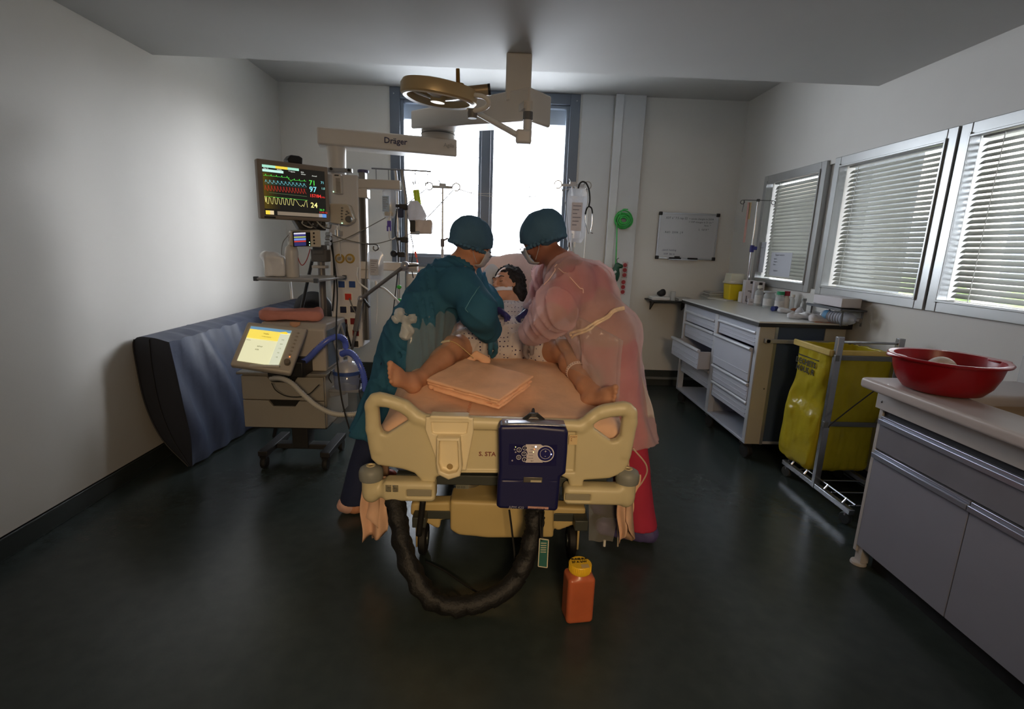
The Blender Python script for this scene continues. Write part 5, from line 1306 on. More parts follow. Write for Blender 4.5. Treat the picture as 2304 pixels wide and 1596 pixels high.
for p in ((-0.8507, 3.5600, 1.8960), (-0.7683, 3.5600, 1.8934), (-0.5911, 3.5600, 1.8941), (-0.5083, 3.5600, 1.8914)):
    p = V(p); b = B(); b.tube([p, p - V(0, 0, .06), p - V(0, 0, .085), p - V(.01, 0, .09), p - V(.016, 0, .07)], .003, 6); b.build('bag_hook', RAIL, ist)
for p in ((-0.6652, 3.5300, 1.6549), (-0.6811, 3.5300, 1.3408), (-0.6588, 3.5300, 1.4395)):
    p = V(p); b = B(); b.box(p, (.05, .045, .035)); b.box(p + V(-.035, -.01, .005), (.03, .02, .02)); b.build('rod_clamp', BLACK, ist, bev=.004)
p = V((-0.7314, 3.5100, 1.3454)); b = B(); b.ball(p, .024, 12); b.build('clamp_knob', BLACK, ist)
p = V((-0.6816, 3.5200, 1.6134)); b = B(); b.box(p, (.034, .04, .06)); b.build('blue_clamp', M('clamp_navy', (36, 48, 82), .5), ist, bev=.005)
for p in ((-0.7064, 3.5500, 1.1174), (-0.7046, 3.5500, 1.0244)):
    b = B(); b.ball(p, .018, 10, (1, 1, .8)); b.build('green_knob', M('knob_green', (72, 190, 72), .45), ist)
for p, rr in (((-0.7053, 3.5000, 1.1396), 0), ):
    b = B(); b.tube([(-0.7039, 3.5000, 1.6400), (-0.7179, 3.5000, 1.4955), (-0.6988, 3.5000, 1.3791), (-0.7074, 3.5000, 1.2000), (-0.7421, 3.5000, 0.9357)], .0035, 6, smooth=6); b.build('black_lead', RUBBER, ist)
    b = B(); b.tube([(-0.6140, 3.5000, 1.4757), (-0.5969, 3.5000, 1.3825), (-0.6099, 3.5000, 1.2632), (-0.5985, 3.5000, 1.1854)], .0035, 6, smooth=6); b.build('black_lead', RUBBER, ist)

def paper_pump(px, lab):
    t = thing('syringe_pump', lab, 'pump', px); return t
sy = thing('syringe_pump', 'pale syringe pump wrapped in white paper clamped to the infusion rods', 'pump', (-0.5542, 3.5200, 1.5308))
vol = Vol(V((-0.5453, 3.5200, 1.5311)) - .14, V((-0.5453, 3.5200, 1.5311)) + .14, .006); p = V((-0.5393, 3.5200, 1.5284))
vol.box(p, (.135, .08, .09), .01); vol.noise(.004, 60, seed=2); vol.mesh('pump_body', M('pump_cream', (208, 198, 192), .5, var=.06), sy, smooth=1)
b = B(); p = V((-0.5969, 3.4900, 1.5311)); b.box(p, (.035, .05, .075)); b.build('pump_grip', BLACK, sy, bev=.004)
b = B(); p = V((-0.5808, 3.4800, 1.4880)); b.cyl(p - V(.03, 0, 0), p + V(.03, 0, 0), .012, n=12); b.build('pump_knob', ALU, sy)
vol = Vol(V((-0.6056, 3.5800, 1.6197)) - .13, V((-0.6056, 3.5800, 1.6197)) + .13, .006); p = V((-0.5995, 3.5800, 1.6258))
vol.ell(p, (.062, .03, .085), None, .02); vol.ell(p + V(.02, 0, -.03), (.055, .03, .05), None, .02); vol.noise(.007, 45, seed=9); o = vol.mesh('white_glove', cloth('paper_white', (222, 222, 226), transl=.3)); tag(o, 'crumpled white cloth bundle hanging on the infusion rods', 'cloth')
syr = thing('syringe', 'upright syringe of yellow green fluid hanging against the bright window', 'syringe', (-0.5902, 3.6200, 1.7404))
a, c = V((-0.5960, 3.6200, 1.7752)), V((-0.5785, 3.6200, 1.6586))
b = B(); b.cyl(a, c, .022, n=16); b.build('fluid', M('fluid_lime', (196, 220, 40), .3, emit=0, sss=.3), syr)
b = B(); b.cyl(a + V(-.002, 0, .05), a, .023, n=16); b.cyl(a + V(-.002, 0, .05), a + V(-.002, 0, .056), .032, n=16); b.build('barrel', film('barrel_clear', (235, 238, 238), .6, .1), syr, kind='stuff')
b = B(); b.tube([(-0.6017, 3.6000, 1.3636), (-0.5927, 3.6000, 1.3212)], .008, 8); b.tube([(-0.5897, 3.6000, 1.3152), (-0.5717, 3.6000, 1.1987)], .004, 6); o = b.build('suction_tube', M('coral', (226, 92, 72), .5)); tag(o, 'coral tipped thin tube beside the infusion rods', 'tube')
# paper towel roll / white canister
p = V((-0.6155, 3.6000, 1.1818)); b = B(); b.lathe([(.02, -.09), (.06, -.09), (.06, .03), (.02, .03)], p, n=20); b.lathe([(.0, -.08), (.02, -.08), (.02, .02), (0, .02)], p, n=12); o = b.build('paper_roll', M('roll_white', (214, 214, 212), .7)); tag(o, 'white paper roll standing behind the blue-gowned person', 'roll')

# ------------------------------------------------------------------ drip bags and lines
FB = film('bag_clear', (226, 232, 240), .62, .14, .5)
def drip_bag(name, label, ctr, w, h, y, liquid, lcol, lab_rgb, lab_off=(0, 0), hook=None):
    t = thing(name, label, 'drip bag', (ctr[0], y, ctr[2]))
    def f(u, v):
        s_ = u * 2 - 1; e = 1 - .35 * max(0, (v - .82) / .18) ** 2 - .25 * max(0, (.12 - v) / .12) ** 2
        return ctr[0] + s_ * w / 2 * e, y, ctr[2] + h / 2 - v * h
    b = B()
    for sg in (-1, 1):
        def g(u, v):
            x, yy, z = f(u, v); d = .022 * math.sin(math.pi * u) ** .7 * (.4 + .6 * v) * math.sin(math.pi * min(1, v * .9 + .08))
            return V(x, yy + sg * d, z)
        b.grid(g, 9, 13)
    b.build('bag_film', FB, t, ang=180)
    if liquid:
        b = B()
        b.rings([[V(f(.5 + .40 * math.cos(a) * .98, v)[0], y + .014 * math.sin(a) * (.5 + .5 * v), f(0, v)[2]) for a in np.linspace(0, 2 * math.pi, 13)[:-1]] for v in np.linspace(1 - liquid, .92, 7)])
        b.build('fluid', M(name + '_fluid_%d' % lcol[0], lcol, .2, var=.04, alpha=.55), t)
    b = B(); b.bb((ctr[0] + lab_off[0] - w * .26, y - .0245, ctr[2] - h * .28), (ctr[0] + lab_off[0] + w * .26, y - .0235, ctr[2] + h * .24)); lb = b.build('bag_label', M('label_%d' % lab_rgb[0], lab_rgb, .6, var=.05, scale=30), t)
    b = B()
    for i in range(6): b.bb((ctr[0] + lab_off[0] - w * .2, y - .0252, ctr[2] + h * (.17 - .07 * i)), (ctr[0] + lab_off[0] + w * (.2 - .09 * (i % 3)), y - .0247, ctr[2] + h * (.185 - .07 * i)))
    b.build('label_print', M('label_ink', (110, 106, 112), .6, var=0), lb, kind='stuff')
    b = B(); b.cyl((ctr[0], y, ctr[2] - h / 2 + .005), (ctr[0], y, ctr[2] - h / 2 - .035), .009, .006, 10); b.build('bag_port', WHITEP, t)
    if hook is not None:
        b = B(); b.tube([(ctr[0] - .014, y, ctr[2] + h / 2 - .004), hook, (ctr[0] + .014, y, ctr[2] + h / 2 - .004)], .0025, 6, smooth=5); b.build('bag_loop', WHITEP, t)
    return t
c1 = V((-0.7563, 3.5000, 1.6723)); k1 = V((-0.7576, 3.5000, 1.7627)); drip_bag('drip_bag', 'half brown half blue drip bag hanging from the upper bracket', c1, .085, .19, 3.5, .5, (176, 160, 132), (176, 198, 222), (-.016, 0), V(k1[0], 3.5, k1[2]))
c2 = V((-0.8347, 3.4200, 1.2591)); drip_bag('drip_bag', 'clear drip bag hanging low on a curled wire hook', c2, .105, .20, 3.42, .55, (196, 206, 222), (190, 192, 200), (-.004, .0), V((-0.8323, 3.4200, 1.3636)))
c3 = V((0.5629, 3.9800, 1.6647)); drip_bag('drip_bag', 'large white fluid bag on the drip pole right of the window', c3, .155, .40, 3.97, .86, (214, 214, 218), (196, 188, 188), (.0, .0), V((0.5387, 3.9700, 1.8771)))
for p, rgb in (((-0.7471, 3.4600, 1.5392), (92, 74, 178)),):
    p = V(p); b = B(); b.box(p, (.026, .016, .04)); b.box(p + V(-.012, 0, -.03), (.01, .014, .035)); b.box(p + V(.008, 0, -.03), (.008, .014, .03)); o = b.build('roller_clamp', M('clamp_purple', rgb, .45), None, bev=.003); tag(o, 'purple roller clamp on the line below the brown drip bag', 'clamp'); o['kind'] = 'thing'; del o['kind']
# curled wire hook carrying the low bag
wh = thing('wire_hook', 'grey bent wire hook on the side post holding the low clear bag', 'hook', (-0.8904, 3.4200, 1.3732))
b = B(); b.tube([(-0.9214, 3.4200, 0.8983), (-0.8965, 3.4200, 1.2571), (-0.8869, 3.4200, 1.3963), (-0.8751, 3.4200, 1.4024), (-0.8371, 3.4200, 1.4037), (-0.8169, 3.4200, 1.3958), (-0.8145, 3.4200, 1.3757), (-0.8323, 3.4200, 1.3636), (-0.8466, 3.4200, 1.3747), (-0.8433, 3.4200, 1.3920)], .0045, 7, smooth=5); b.build('wire', M('wire_grey', (98, 98, 98), .4, .6), wh)
# supply lines and leads (each its own)
LINE = M('line_grey', (120, 118, 112), .5); LINEW = M('line_white', (226, 226, 224), .4)
def lead(name, label, pts, r, m, cat='cable'):
    b = B(); b.tube(pts, r, 6, smooth=8); o = b.build(name, m, ang=180); tag(o, label, cat)
lead('monitor_lead', 'thin grey lead rising from the small monitor to the drip pole by the window', [(-1.0969, 3.3000, 1.4002), (-1.0128, 3.3500, 1.4312), (-0.8501, 3.4500, 1.5325), (-0.7028, 3.6000, 1.6470), (-0.5714, 4.0000, 1.8316)], .0032, LINE)
lead('monitor_lead', 'thin grey lead sagging from the small monitor towards the infusion rods', [(-1.0887, 3.3000, 1.4610), (-0.9988, 3.3500, 1.4261), (-0.8680, 3.4500, 1.4057), (-0.7457, 3.5000, 1.4363), (-0.6130, 3.6000, 1.5019), (-0.3769, 4.0000, 1.8224)], .0032, LINE)
lead('overbed_line', 'upper thin pale line strung across the window between the two drip poles', [(-0.3434, 4.0000, 1.8332), (-0.2084, 4.0000, 1.8057), (0.0275, 4.0000, 1.8204), (0.2284, 4.0000, 1.8694), (0.4164, 4.0000, 1.8986)], .0022, M('line_taupe', (176, 172, 164), .5))
lead('overbed_line', 'lower thin pale line sagging across the window between the two drip poles', [(-0.3433, 4.0000, 1.8300), (-0.1575, 4.0000, 1.7913), (0.1301, 4.0000, 1.7884), (0.3323, 4.0000, 1.8182), (0.5130, 4.0000, 1.8666)], .0022, M('line_taupe', (176, 172, 164), .5))
lead('drip_line', 'white drip line looping below the brown drip bag', [(-0.7422, 3.4700, 1.6082), (-0.7501, 3.4700, 1.4936), (-0.7480, 3.4700, 1.4475), (-0.7277, 3.5000, 1.4457), (-0.7072, 3.5500, 1.4914), (-0.7068, 3.5700, 1.5863)], .004, LINEW)
lead('drip_line', 'white drip line hanging straight down from the low clear bag', [(-0.8282, 3.4200, 1.1594), (-0.8284, 3.4200, 1.0222), (-0.8410, 3.4200, 0.8701)], .0035, LINEW)
lead('air_line', 'white air line curving from the side post to the blue-gowned person', [(-0.8241, 3.4000, 1.1285), (-0.7629, 3.3500, 1.1198), (-0.6844, 3.2500, 1.0794), (-0.6063, 3.1500, 1.0363)], .007, LINEW)
lead('air_line', 'white air line looping beside the service column gas outlet', [(-0.9470, 3.4000, 1.2505), (-0.9489, 3.3800, 1.1991), (-0.9357, 3.3800, 1.1529), (-0.8785, 3.3800, 1.1078)], .006, LINEW)
lead('black_lead', 'black lead hanging down the left side of the service column', [(-1.1007, 3.3600, 1.4452), (-1.0920, 3.3600, 1.3102), (-1.0933, 3.3600, 1.1377), (-1.1122, 3.3600, 0.9608)], .005, RUBBER)
lead('black_lead', 'long black lead hanging past the ventilator towards the floor', [(-1.0991, 3.3300, 1.4503), (-1.0247, 3.2000, 1.1517), (-0.9392, 2.9000, 0.9728), (-0.8798, 2.7000, 0.8081), (-0.8426, 2.6200, 0.6311), (-0.8171, 2.6000, 0.5134), (-0.7880, 2.6000, 0.3925)], .0045, RUBBER)
lead('outlet_lead', 'white lead hanging into the left gas outlet of the column', [(-1.0584, 3.4000, 1.5374), (-1.0617, 3.4000, 1.4529), (-1.0621, 3.4000, 1.3677), (-1.0616, 3.4200, 1.3157)], .0045, LINEW)
lead('socket_lead', 'grey lead plugged into the red socket of the column', [(-1.0186, 3.4300, 1.0394), (-0.9935, 3.4000, 0.9954), (-0.9657, 3.3800, 0.9478)], .005, LINE)
lead('socket_lead', 'black lead plugged into the maroon socket of the column', [(-1.0486, 3.4300, 0.8685), (-1.0298, 3.4000, 0.8064), (-1.0030, 3.3800, 0.7187)], .0055, RUBBER)
lead('red_lead', 'thin red lead hanging in a loop below the small monitor', [(-1.2371, 3.1200, 1.3686), (-1.2225, 3.1200, 1.2981), (-1.2029, 3.1200, 1.2670), (-1.1745, 3.1200, 1.2997), (-1.1499, 3.1200, 1.3662)], .0028, M('lead_red', (160, 60, 48), .5))
lead('grey_lead', 'thin grey lead curving down behind the spray bottle', [(-1.2803, 3.1400, 1.4456), (-1.3206, 3.1400, 1.3920), (-1.3312, 3.1400, 1.3073), (-1.3184, 3.1400, 1.2545)], .0025, LINE)

# jointed support arm in front of the column
ja = thing('support_arm', 'grey jointed support arm slanting up in front of the side post', 'arm', (-0.9053, 3.3000, 1.0532))
e0, e1 = V((-0.9053, 3.3000, 1.0532)), V((-0.5990, 3.2000, 1.2808)); e2 = V((-0.9466, 3.3000, 0.8409))
b = B(); b.cyl(e0, e1, .012, n=12); b.build('upper_rod', M('rod_grey', (128, 128, 128), .35, .6), ja)
b = B(); b.bar(e0, e2, .032, .022); b.bar(e2, V((-0.9740, 3.3000, 0.7174)), .02, .016); b.build('lower_link', M('rod_grey', (128, 128, 128), .35, .6), ja, bev=.004)
for p, r in ((e0, .022), (e1, .028)):
    b = B(); b.ball(p, r, 14); b.build('joint_ball', M('joint_silver', (168, 168, 172), .3, .6), ja)
b = B(); b.bar(e0 + V(.02, -.01, 0), V((-0.8444, 3.2700, 1.0035)), .016, .014); b.bar(e1 + V(.02, -.01, 0), V((-0.5134, 3.2000, 1.2863)), .014, .014); b.build('lever', BLACK, ja, bev=.004, kind='stuff')

# ------------------------------------------------------------------ patient monitor
mo = thing('patient_monitor', 'large taupe patient monitor with coloured vital sign curves', 'monitor', (-1.2536, 3.1500, 1.5195))
TL, TR, BR, BL_ = V((-1.3750, 3.0000, 1.8562)), V((-1.0641, 3.2600, 1.8559)), V((-1.0780, 3.2600, 1.5304)), V((-1.3739, 3.0000, 1.5258))
mu = unit((TR - TL) + (BR - BL_)); mv = V(0, 0, 1); mn = unit(np.cross(mu, mv)); MC = (TL + TR + BR + BL_) / 4; mw = .405; mh = .325
mp = lambda a, c, d=0: MC + mu * (a * mw) + mv * (c * mh) + mn * d      # a, c in -0.5..0.5; d towards the viewer
b = B(); b.prism([mp(-.5, .5), mp(.5, .5), mp(.5, -.5), mp(-.5, -.5)], -mn * .05); b.build('bezel', TAUPE, mo, bev=.008, seg=3)
b = B(); b.prism([mp(-.36, .36, -.05), mp(.36, .36, -.05), mp(.36, -.36, -.05), mp(-.36, -.36, -.05)], -mn * .04); b.build('rear_shell', M('shell_dark', (70, 66, 62), .5), mo, bev=.01)
S = lambda x, y, d=.0015: mp(-.437 + x * .877, .41 - y * .845, d)    # x, y in 0..1 across the picture, y down
def patch(name, x0, y0, x1, y1, rgb, e, d=.0015, par=None):
    b = B(); b.quad(S(x0, y1, d), S(x1, y1, d), S(x1, y0, d), S(x0, y0, d)); return b.build(name, glow('screen_%d_%d_%d_%d' % (*rgb, int(e * 10)), rgb, e), par)
scr = patch('screen', 0, 0, 1, 1, (30, 28, 24), .55, .0006, mo); scr.data.materials[0].node_tree.nodes['Principled BSDF'].inputs['Roughness'].default_value = .12
for i in range(6): patch('screen_tint', 0.0 + .04 * i, .15, .04 + .04 * i, .87, (94 - 11 * i, 78 - 9 * i, 22), .5, .0009, scr)
MINT, YEL, GRN, CYN, RED, SAND = (168, 232, 208), (240, 214, 74), (78, 214, 78), (130, 220, 232), (226, 52, 48), (246, 238, 150)
for x0, y0, x1, y1, c_ in ((0, 0, .20, .05, MINT), (.20, 0, .39, .05, YEL), (.39, .0, .57, .05, MINT), (0, .085, .32, .135, (196, 244, 232)), (.01, .905, .075, .985, YEL), (.075, .905, .135, .985, (220, 200, 160)), (.19, .91, .87, .985, (122, 110, 96)), (.87, .91, .93, .985, (150, 150, 160)), (.93, .91, 1.0, .985, (90, 140, 214))):
    patch('screen_bar', x0, y0, x1, y1, c_, .9, .0018, scr)
def wave(pts, rgb, w=.006, e=1.0):
    b = B()
    for (xa, ya), (xb, yb2) in zip(pts[:-1], pts[1:]):
        dx, dy = xb - xa, (yb2 - ya); L = math.hypot(dx, dy) + 1e-6; nx, ny = -dy / L * w / 2, dx / L * w / 2
        b.quad(S(xa + nx, ya + ny, .002), S(xb + nx, yb2 + ny, .002), S(xb - nx, yb2 - ny, .002), S(xa - nx, ya - ny, .002))
    b.build('waveform', glow('wave_%d_%d_%d' % rgb, rgb, e), scr, kind='stuff')
ecg = []
for i in range(9):
    x = .01 + i * .082
    if i < 5: ecg += [(x, .21), (x + .03, .21), (x + .036, .18), (x + .042, .215), (x + .07, .21)]
    elif i == 5: ecg += [(x - .03, .235), (x, .25), (x + .01, .28)]
    else: ecg += [(x - .05, .245), (x - .02, .24), (x - .014, .215), (x - .008, .25)]
ecg.append((.68, .24)); wave(ecg, GRN)
sp2 = []
for i in range(11):
    x = .03 + i * .06; sp2 += [(x, .345), (x + .012, .29), (x + .024, .33), (x + .05, .36)]
wave(sp2, CYN, .005, .7); wave([(0.03, .30), (.68, .305)], (60, 140, 140), .004, .5); wave([(0.03, .37), (.68, .375)], (60, 140, 140), .004, .5)
ab = []
for i in range(14):
    x = .02 + i * .047; ab += [(x, .50), (x + .008, .40), (x + .02, .46), (x + .04, .51)]
wave(ab, (176, 50, 40), .006, .8); wave([(.02, .41), (.69, .415)], (126, 40, 32), .004, .5)
wave([(.08, .545), (.68, .56)], (120, 160, 110), .004, .7); wave([(.02, .625), (.69, .64)], GRN, .005, .9)
rs = [(.01, .62), (.02, .74)]
for i in range(7):
    x = .03 + i * .065; rs += [(x, .66 if i % 2 else .63), (x + .01, .76), (x + .03, .77), (x + .045, .64)]
rs += [(.5, .66), (.54, .75), (.58, .78), (.60, .74), (.62, .78), (.65, .66), (.67, .65), (.68, .79)]
wave(rs, SAND, .005, .9)
for t_, x, y, sz, rgb in (('71', .725, .315, .040, GRN), ('97', .725, .455, .044, CYN), ('157/84', .725, .565, .025, RED), ('(105)', .915, .565, .012, RED), ('24', .735, .785, .042, SAND), ('71', .925, .265, .020, CYN), ('1.0', .93, .385, .018, (150, 220, 214)), ('36.9', .88, .845, .018, GRN), ('11:41:16', .875, .895, .015, RED), ('Pat 12', .02, .08, .010, (220, 226, 220)), ('Adulte', .22, .08, .010, (220, 226, 220)), ('** Apnee', .40, .09, .010, (220, 226, 220)), ('REA', .60, .08, .010, (220, 226, 220)), ('18 Avr', .60, .12, .010, (220, 226, 220)), ('Accueil', .78, .13, .010, (220, 226, 220))):
    text(t_, 'lettering', glow('digits_%d_%d_%d' % rgb, rgb, 1.1), scr, S(x, y, .0022), mu, mv, sz, .0001, bold=.0004 if sz > .02 else 0)
b = B(); b.prism([mp(-.45, -.455, .001), mp(-.30, -.455, .001), mp(-.30, -.485, .001), mp(-.45, -.485, .001)], mn * .0005); b.build('maker_plate', BLACK, mo)
b = B(); b.prism([mp(-.05, .5, -.02), mp(.14, .5, -.02), mp(.15, .61, -.02), mp(.10, .64, -.02), mp(-.02, .64, -.02), mp(-.07, .56, -.02)], -mn * .08); b.build('rear_mount', BLACK, mo, bev=.006)
b = B(); b.bar(mp(.30, -.2, -.06), (xl + .02, 3.46, MC[2] - .1), .06, .06); b.build('swivel_arm', TAUPE, mo, bev=.008)
b = B(); b.prism([mp(-.02, -.5, -.02), mp(.45, -.5, -.02), mp(.45, -.66, -.02), mp(.05, -.66, -.02)], -mn * .06); b.build('cable_tray', M('tray_dark', (58, 56, 54), .5), mo, bev=.006)
for i in range(6):
    x = .02 + i * .07; b = B(); b.tube([mp(x, -.5, -.01), mp(x + .03 * (-1) ** i, -.57, .015), mp(x + .09, -.62, .02), mp(x + .14, -.55, -.0)], .0045, 6, smooth=5); b.build('monitor_cable', [RUBBER, M('cable_pale', (178, 172, 160), .5), M('cable_grey', (96, 96, 94), .5)][i % 3], mo)
# loudspeaker box and knob panel right of the screen
sb = thing('speaker_box', 'small pale speaker box with slotted grille beside the patient monitor', 'speaker', (-1.0661, 3.4000, 1.7766))
p, q = (-1.0918, 3.4000, 1.8351), (-1.0374, 3.4000, 1.7150); b = B(); b.bb((p[0], 3.40, q[2]), (q[0], 3.448, p[2])); b.build('box_body', EQ, sb, bev=.004)
for i in range(12):
    z = p[2] - .03 - i * .0075; b = B(); b.bb((p[0] + .022, 3.3985, z), (q[0] - .004, 3.4005, z + .003)); b.build('grille_slot', M('slot_dark', (84, 80, 76), .6), sb)
b = B(); b.bb((p[0] + .015, 3.398, p[2] - .012), (q[0] - .012, 3.4005, p[2] - .005)); b.build('maker_strip', BLACK, sb)
b = B(); b.ball((-1.0873, 3.3980, 1.7253), .004, 8); b.build('pilot_light', glow('pilot_green', (190, 255, 210), 2), sb)
kp = thing('control_unit', 'beige control unit with round knob below the speaker box', 'control panel', (-1.0446, 3.3800, 1.5868))
b = B(); b.prism([V(p) for p in ((-1.1033, 3.3600, 1.6492), (-0.9994, 3.3600, 1.6501), (-0.9828, 3.3600, 1.6424), (-0.9546, 3.3600, 1.5612), (-0.9638, 3.3600, 1.5388), (-0.9985, 3.3600, 1.5182), (-1.1056, 3.3600, 1.5312))], (0, .08, 0)); b.build('unit_body', M('unit_beige', (196, 186, 168), .45), kp, bev=.005)
p = V((-0.9810, 3.3580, 1.5560)); b = B(); b.cyl(p, p - V(0, .022, 0), .0215, .019, 22); b.build('rotary_knob', M('knob_grey', (92, 92, 88), .45), kp, bev=.002)
for p in ((-1.0226, 3.3590, 1.6246), (-1.0246, 3.3590, 1.6068), (-1.0267, 3.3590, 1.5889), (-1.0274, 3.3590, 1.5710), (-1.0266, 3.3590, 1.5532), (-0.9938, 3.3590, 1.6037), (-0.9842, 3.3590, 1.5945), (-0.9986, 3.3590, 1.5857)):
    b = B(); b.ball(p, .008, 10, (1, .35, .7)); b.build('push_button', M('button_grey', (120, 116, 110), .5), kp)
b = B(); b.ball((-1.0269, 3.3570, 1.5296), .004, 8); b.build('pilot_light', glow('pilot_green', (190, 255, 210), 2), kp)
p = V((-1.0669, 3.4000, 1.4669)); b = B(); b.cyl(p + V(0, -.015, .02), p + V(0, -.015, -.02), .016, n=14); b.cyl(p + V(0, -.02, .02), p + V(0, -.02, .045), .008, n=10); b.box(p + V(0, .02, 0), (.03, .05, .03)); o = b.build('flow_valve', ALU); tag(o, 'small metal flow valve on the column below the control unit', 'valve')

# small transport monitor
sm = thing('small_monitor', 'small beige transport monitor with dark screen under the large one', 'monitor', (-1.1662, 3.1000, 1.4176))
t1, t2, t3, t4 = V((-1.2417, 3.0800, 1.4647)), V((-1.0977, 3.1600, 1.4783)), V((-1.0971, 3.1600, 1.3757)), V((-1.2558, 3.0800, 1.3797))
b = B(); b.slab(t1, t2, t3, t4, .09) ; b.build('case', M('unit_beige', (196, 186, 168), .45), sm, bev=.006)
su, sv = unit(t2 - t1), V(0, 0, 1); sn = unit(np.cross(su, sv)); W2 = np.linalg.norm(t2 - t1); H2 = .1; C2 = (t1 + t2 + t3 + t4) / 4
Q2 = lambda x, y, d=.002: C2 + su * (x - .5) * W2 + sv * (.5 - y) * H2 + sn * d
b = B(); b.quad(Q2(.06, .94, .0012), Q2(.66, .94, .0012), Q2(.66, .06, .0012), Q2(.06, .06, .0012)); s2_ = b.build('screen', M('screen_black', (12, 12, 16), .15, var=0), sm)
for y0, y1, rgb in ((.14, .22, (220, 220, 240)), (.24, .34, (60, 60, 130)), (.36, .42, (180, 200, 120)), (.46, .58, (110, 140, 220)), (.6, .68, (190, 60, 60)), (.70, .9, (36, 40, 96))):
    b = B(); b.quad(Q2(.10, y1), Q2(.50, y1), Q2(.50, y0), Q2(.10, y0)); b.build('screen_bar', glow('mini_%d_%d_%d' % rgb, rgb, .9), s2_)
for y in (.72, .88):
    b = B(); b.ball(Q2(.62, y, .002), .003, 8); b.build('pilot_light', glow('pilot_green', (190, 255, 210), 2), sm)
for y in (.2, .42, .62, .8):
    b = B(); b.ball(Q2(.78, y, .001), .006, 8); b.build('push_button', BLACK, sm)
for dz, dy in ((.0, .0), (.03, .01), (.055, .02)):
    p = V((-1.0609, 3.1200, 1.4005)) + V(.005, dy, dz); b = B(); b.cyl(p, p + V(.03, -.01, 0), .012, n=12); b.build('plug_connector', ALU, sm)

# equipment stand: pole, shelf and what stands on the shelf
es = thing('equipment_stand', 'grey equipment pole with a side shelf beside the service column', 'stand', (-1.1375, 3.2000, 0.9803))
p0, p1 = V((-1.1796, 3.3800, 1.3639)), V((-1.1942, 3.3800, 0.9856))
b = B(); b.cyl((p0[0], 3.38, p0[2]), (p0[0], 3.38, .78), .023, n=16); b.build('pole', M('pole_dark', (112, 110, 108), .4, .4), es)
b = B(); b.box((p0[0], 3.38, (-1.1902, 3.3800, 1.3209)[2]), (.10, .09, .08)); b.box((p0[0], 3.37, (-1.1885, 3.3800, 1.3579)[2]), (.07, .08, .06)); b.build('clamp_block', M('block_dark', (84, 82, 80), .5), es, bev=.006)
b = B(); b.box((p0[0], 3.36, (-1.1936, 3.3800, 1.2491)[2]), (.09, .06, .018)); b.build('pole_collar', M('collar_pale', (176, 174, 170), .5), es, bev=.003)
b = B(); b.box((p0[0] + .06, 3.42, .84), (.16, .05, .05)); b.build('column_bracket', M('block_dark', (84, 82, 80)), es, bev=.004)
s0, s1, s2 = V((-1.4286, 3.0000, 1.1873)), V((-1.0741, 2.9800, 1.1895)), V((-1.0249, 3.3600, 1.1834)); s3 = s0 + (s2 - s1); zt = s1[2] + .005
b = B(); b.prism([(s[0], s[1], zt - .018) for s in (s0, s1, s2, s3)], (0, 0, .018)); b.build('shelf', M('shelf_grey', (172, 166, 158), .4), es, bev=.003)
b = B()
for a, c in ((s0, s1), (s1, s2)): b.bar((a[0], a[1], zt - .008), (c[0], c[1], zt - .008), .022, .012)
b.build('shelf_rail', ALU, es, bev=.002)
for s_ in (s0, s1, s2): b = B(); b.box((s_[0], s_[1], zt - .008), (.024, .024, .026)); b.build('corner_cap', M('cap_slate', (70, 78, 88), .5), es, bev=.003)
pw_ = V((-1.3567, 3.1000, 1.2627)); zt2 = zt
vol = Vol((pw_[0] - .12, 3.0, zt - .01), (pw_[0] + .12, 3.22, zt + .2), .005)
vol.box((pw_[0], 3.1, zt + .062), (.115, .09, .118), .01, np.array(Matrix.Rotation(.3, 3, 'Z'))); vol.ell((pw_[0] - .02, 3.1, zt + .12), (.06, .05, .035), None, .02); vol.noise(.008, 36, seed=13); vol.cut((0, 0, zt + .001), (0, 0, -1))
o = vol.mesh('tissue_packet', film('packet_film', (226, 226, 228), .25, .25, .5), smooth=0); tag(o, 'crumpled clear plastic packet of tissues on the shelf', 'packet')
sb2 = thing('spray_bottle', 'tall white bottle standing on the shelf beside the tissue packet', 'bottle', ((-1.2624, 3.1200, 1.2038)[0], 3.12, zt))
b = B(); b.lathe([(0, 0), (.036, 0), (.038, .01), (.038, .15), (.034, .175), (.014, .195), (.014, .21), (.0, .21)], ((-1.2624, 3.1200, 1.2038)[0], 3.12, zt), n=22); b.build('bottle_body', M('bottle_white', (196, 194, 192), .4, var=.03), sb2)
b = B(); b.lathe([(0, .21), (.017, .21), (.017, .235), (.010, .24), (.010, .262), (0, .262)], ((-1.2624, 3.1200, 1.2038)[0], 3.12, zt), n=16); b.build('bottle_cap', M('cap_grey', (170, 168, 166), .4), sb2)
